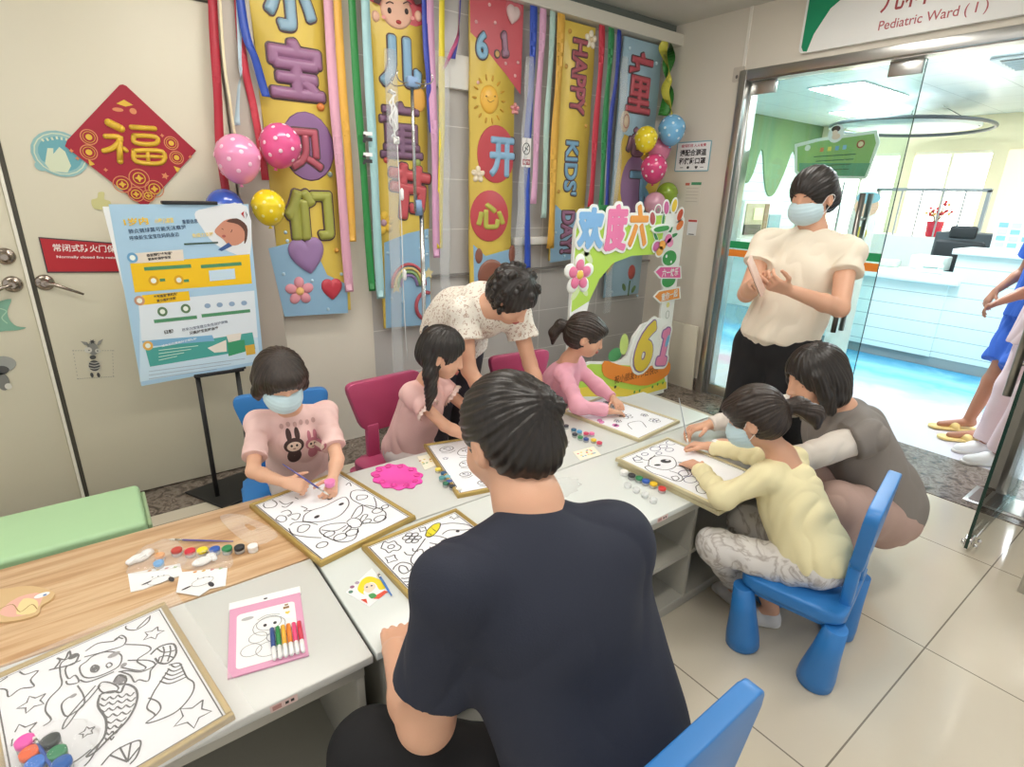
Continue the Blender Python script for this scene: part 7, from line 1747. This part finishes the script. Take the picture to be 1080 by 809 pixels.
if 'P' in WHO:
    t = person('person in pale pink uniform tunic and trousers with white shoes, cut by the right edge', (4.27, .70, .02))
    hc = V(4.388, 0.594, 1.50); F = V(-.8, .6, 0); nk = V(4.398, 0.589, 1.36); shR, shL = V(4.518, 0.744, 1.29), V(4.288, 0.434, 1.29); ch = V(4.398, 0.589, 1.16); pe = V(4.388, 0.594, .86)
    B = Body(); head_prims(B, hc, F); B.chain([hc+V(0, 0, -.06), nk, ch+V(0, 0, .1)], [.053, .05, .07], .03); torso(B, nk, ch, pe, shL, shR, 1)
    arms = ((shL, V(4.238, 0.434, 1.03), V(4.188, 0.594, .93)), (shR, V(4.548, 0.794, 1.03), V(4.388, 0.884, .96)))
    for (sh, el, wr), th in zip(arms, (-1, 1)): limb_skin(B, sh, el, wr, 1); hand(B, wr, V(-.5, .6, -.5), V(-.3, -.5, -.7), th, .95, (30, 35, 25))
    legs = ((V(4.318, 0.534, .82), V(4.272, 0.581, .46), V(4.251, 0.637, .10), V(4.121, 0.747, .03)), (V(4.458, 0.664, .82), V(4.412, 0.701, .46), V(4.391, 0.737, .10), V(4.271, 0.837, .03)))
    for h, k_, a, to in legs: leg_skin(B, h, k_, a, 1, to)
    B.mesh('body', SKIN3, .006, t); face_parts(t, hc, F); bob(t, hc, F, (0, 0, 1), 1.0, .04)
    B = Body(); torso(B, nk+V(0, 0, -.03), ch, pe, shL, shR, 1, .02, 1, 1.1, .07); B.cone(ch, pe+V(0, 0, -.12), .14, .21, .05, 1)
    for sh, el, wr in arms: B.cone(sh, sh.lerp(el, .6), .062, .078, .03, 1)
    B.mesh('tunic', PALEP, .006, t, folds(.006, 20, 31))
    B = Body(); B.ell(pe+V(0, 0, -.04), V(.16, .15, .1), None, .05)
    for h, k_, a, to in legs: B.chain([h, k_, a+V(0, 0, -.01)], [.10, .085, .078], .04, 1)
    B.mesh('trousers', PALEP, .006, t, folds(.006, 20, 33))
    for h, k_, a, to in legs: shoe('shoe', t, a, to, WHITE, SOLE, 1.1)
    t = person('person in blue gown and yellow slippers behind the one in pink at the right edge', (4.62, .86, .02))
    hc = V(4.918, 0.751, 1.60); F = V(-.8, .6, 0); nk = V(4.928, 0.741, 1.46); shR, shL = V(5.048, 0.901, 1.38), V(4.798, 0.591, 1.38); ch = V(4.928, 0.751, 1.24); pe = V(4.918, 0.751, .92)
    B = Body(); head_prims(B, hc, F); B.chain([hc+V(0, 0, -.06), nk, ch+V(0, 0, .1)], [.055, .052, .07], .03); torso(B, nk, ch, pe, shL, shR, 1.03)
    arms = ((shL, V(4.758, 0.551, 1.10), V(4.718, 0.691, .95)), (shR, V(5.098, 0.951, 1.10), V(4.998, 1.051, .95)))
    for (sh, el, wr), th in zip(arms, (-1, 1)): limb_skin(B, sh, el, wr, 1); hand(B, wr, V(-.3, .3, -.9), V(.5, -.5, 0), th, .95)
    legs = ((V(4.858, 0.691, .86), V(4.672, 0.747, .50), V(4.571, 0.807, .10), V(4.461, 0.947, .035)), (V(4.998, 0.831, .86), V(4.842, 0.867, .50), V(4.751, 0.927, .10), V(4.641, 1.057, .035)))
    for h, k_, a, to in legs: leg_skin(B, h, k_, a, 1, to)
    B.mesh('body', SKIN3, .006, t); face_parts(t, hc, F)
    B = Body(); hair_cap(B, hc, F, thick=.010); B.mesh('hair', HAIR, .005, t)
    B = Body(); torso(B, nk+V(0, 0, -.03), ch, pe, shL, shR, 1.03, .02, 1, 1.1, .07); B.cone(ch, pe+V(0, 0, -.10), .15, .20, .05, 1)
    for sh, el, wr in arms: B.cone(sh, sh.lerp(el, .7), .066, .082, .03, 1)
    B.mesh('gown', BLUEC, .006, t, folds(.008, 18, 35))
    B = Body(); B.ell(pe+V(0, 0, -.08), V(.17, .16, .1), None, .05)
    for h, k_, a, to in legs: B.chain([h, k_+V(0, 0, .0)], [.115, .115], .05, 1)
    B.mesh('shorts', BLUEC, .006, t, folds(.008, 18, 37))
    for h, k_, a, to in legs:
        d = (to-a); d.z = 0; d.normalize(); B = Body(); B.cone(V(a.x, a.y, .018)-d*.045, V(to.x, to.y, .018)+d*.02, .044, .048, .02); B.half((0, 0, .006), (0, 0, -1)); B.half((0, 0, .024), (0, 0, 1))
        o = B.mesh('slipper', mat('slipper_yellow', 'f0d58c', .5), .004, t); q = V(a.x, a.y, .03)+d*.085; Rq = Matrix((d, V(-d.y, d.x, 0), V(0, 0, 1))).transposed()
        B = Body(); B.ell(q, V(.036, .052, .036), Rq, .01); B.half((0, 0, .018), (0, 0, -1)); B.mesh('slipper_strap', mat('slipper_yellow', 'f0d58c', .5), .004, o)
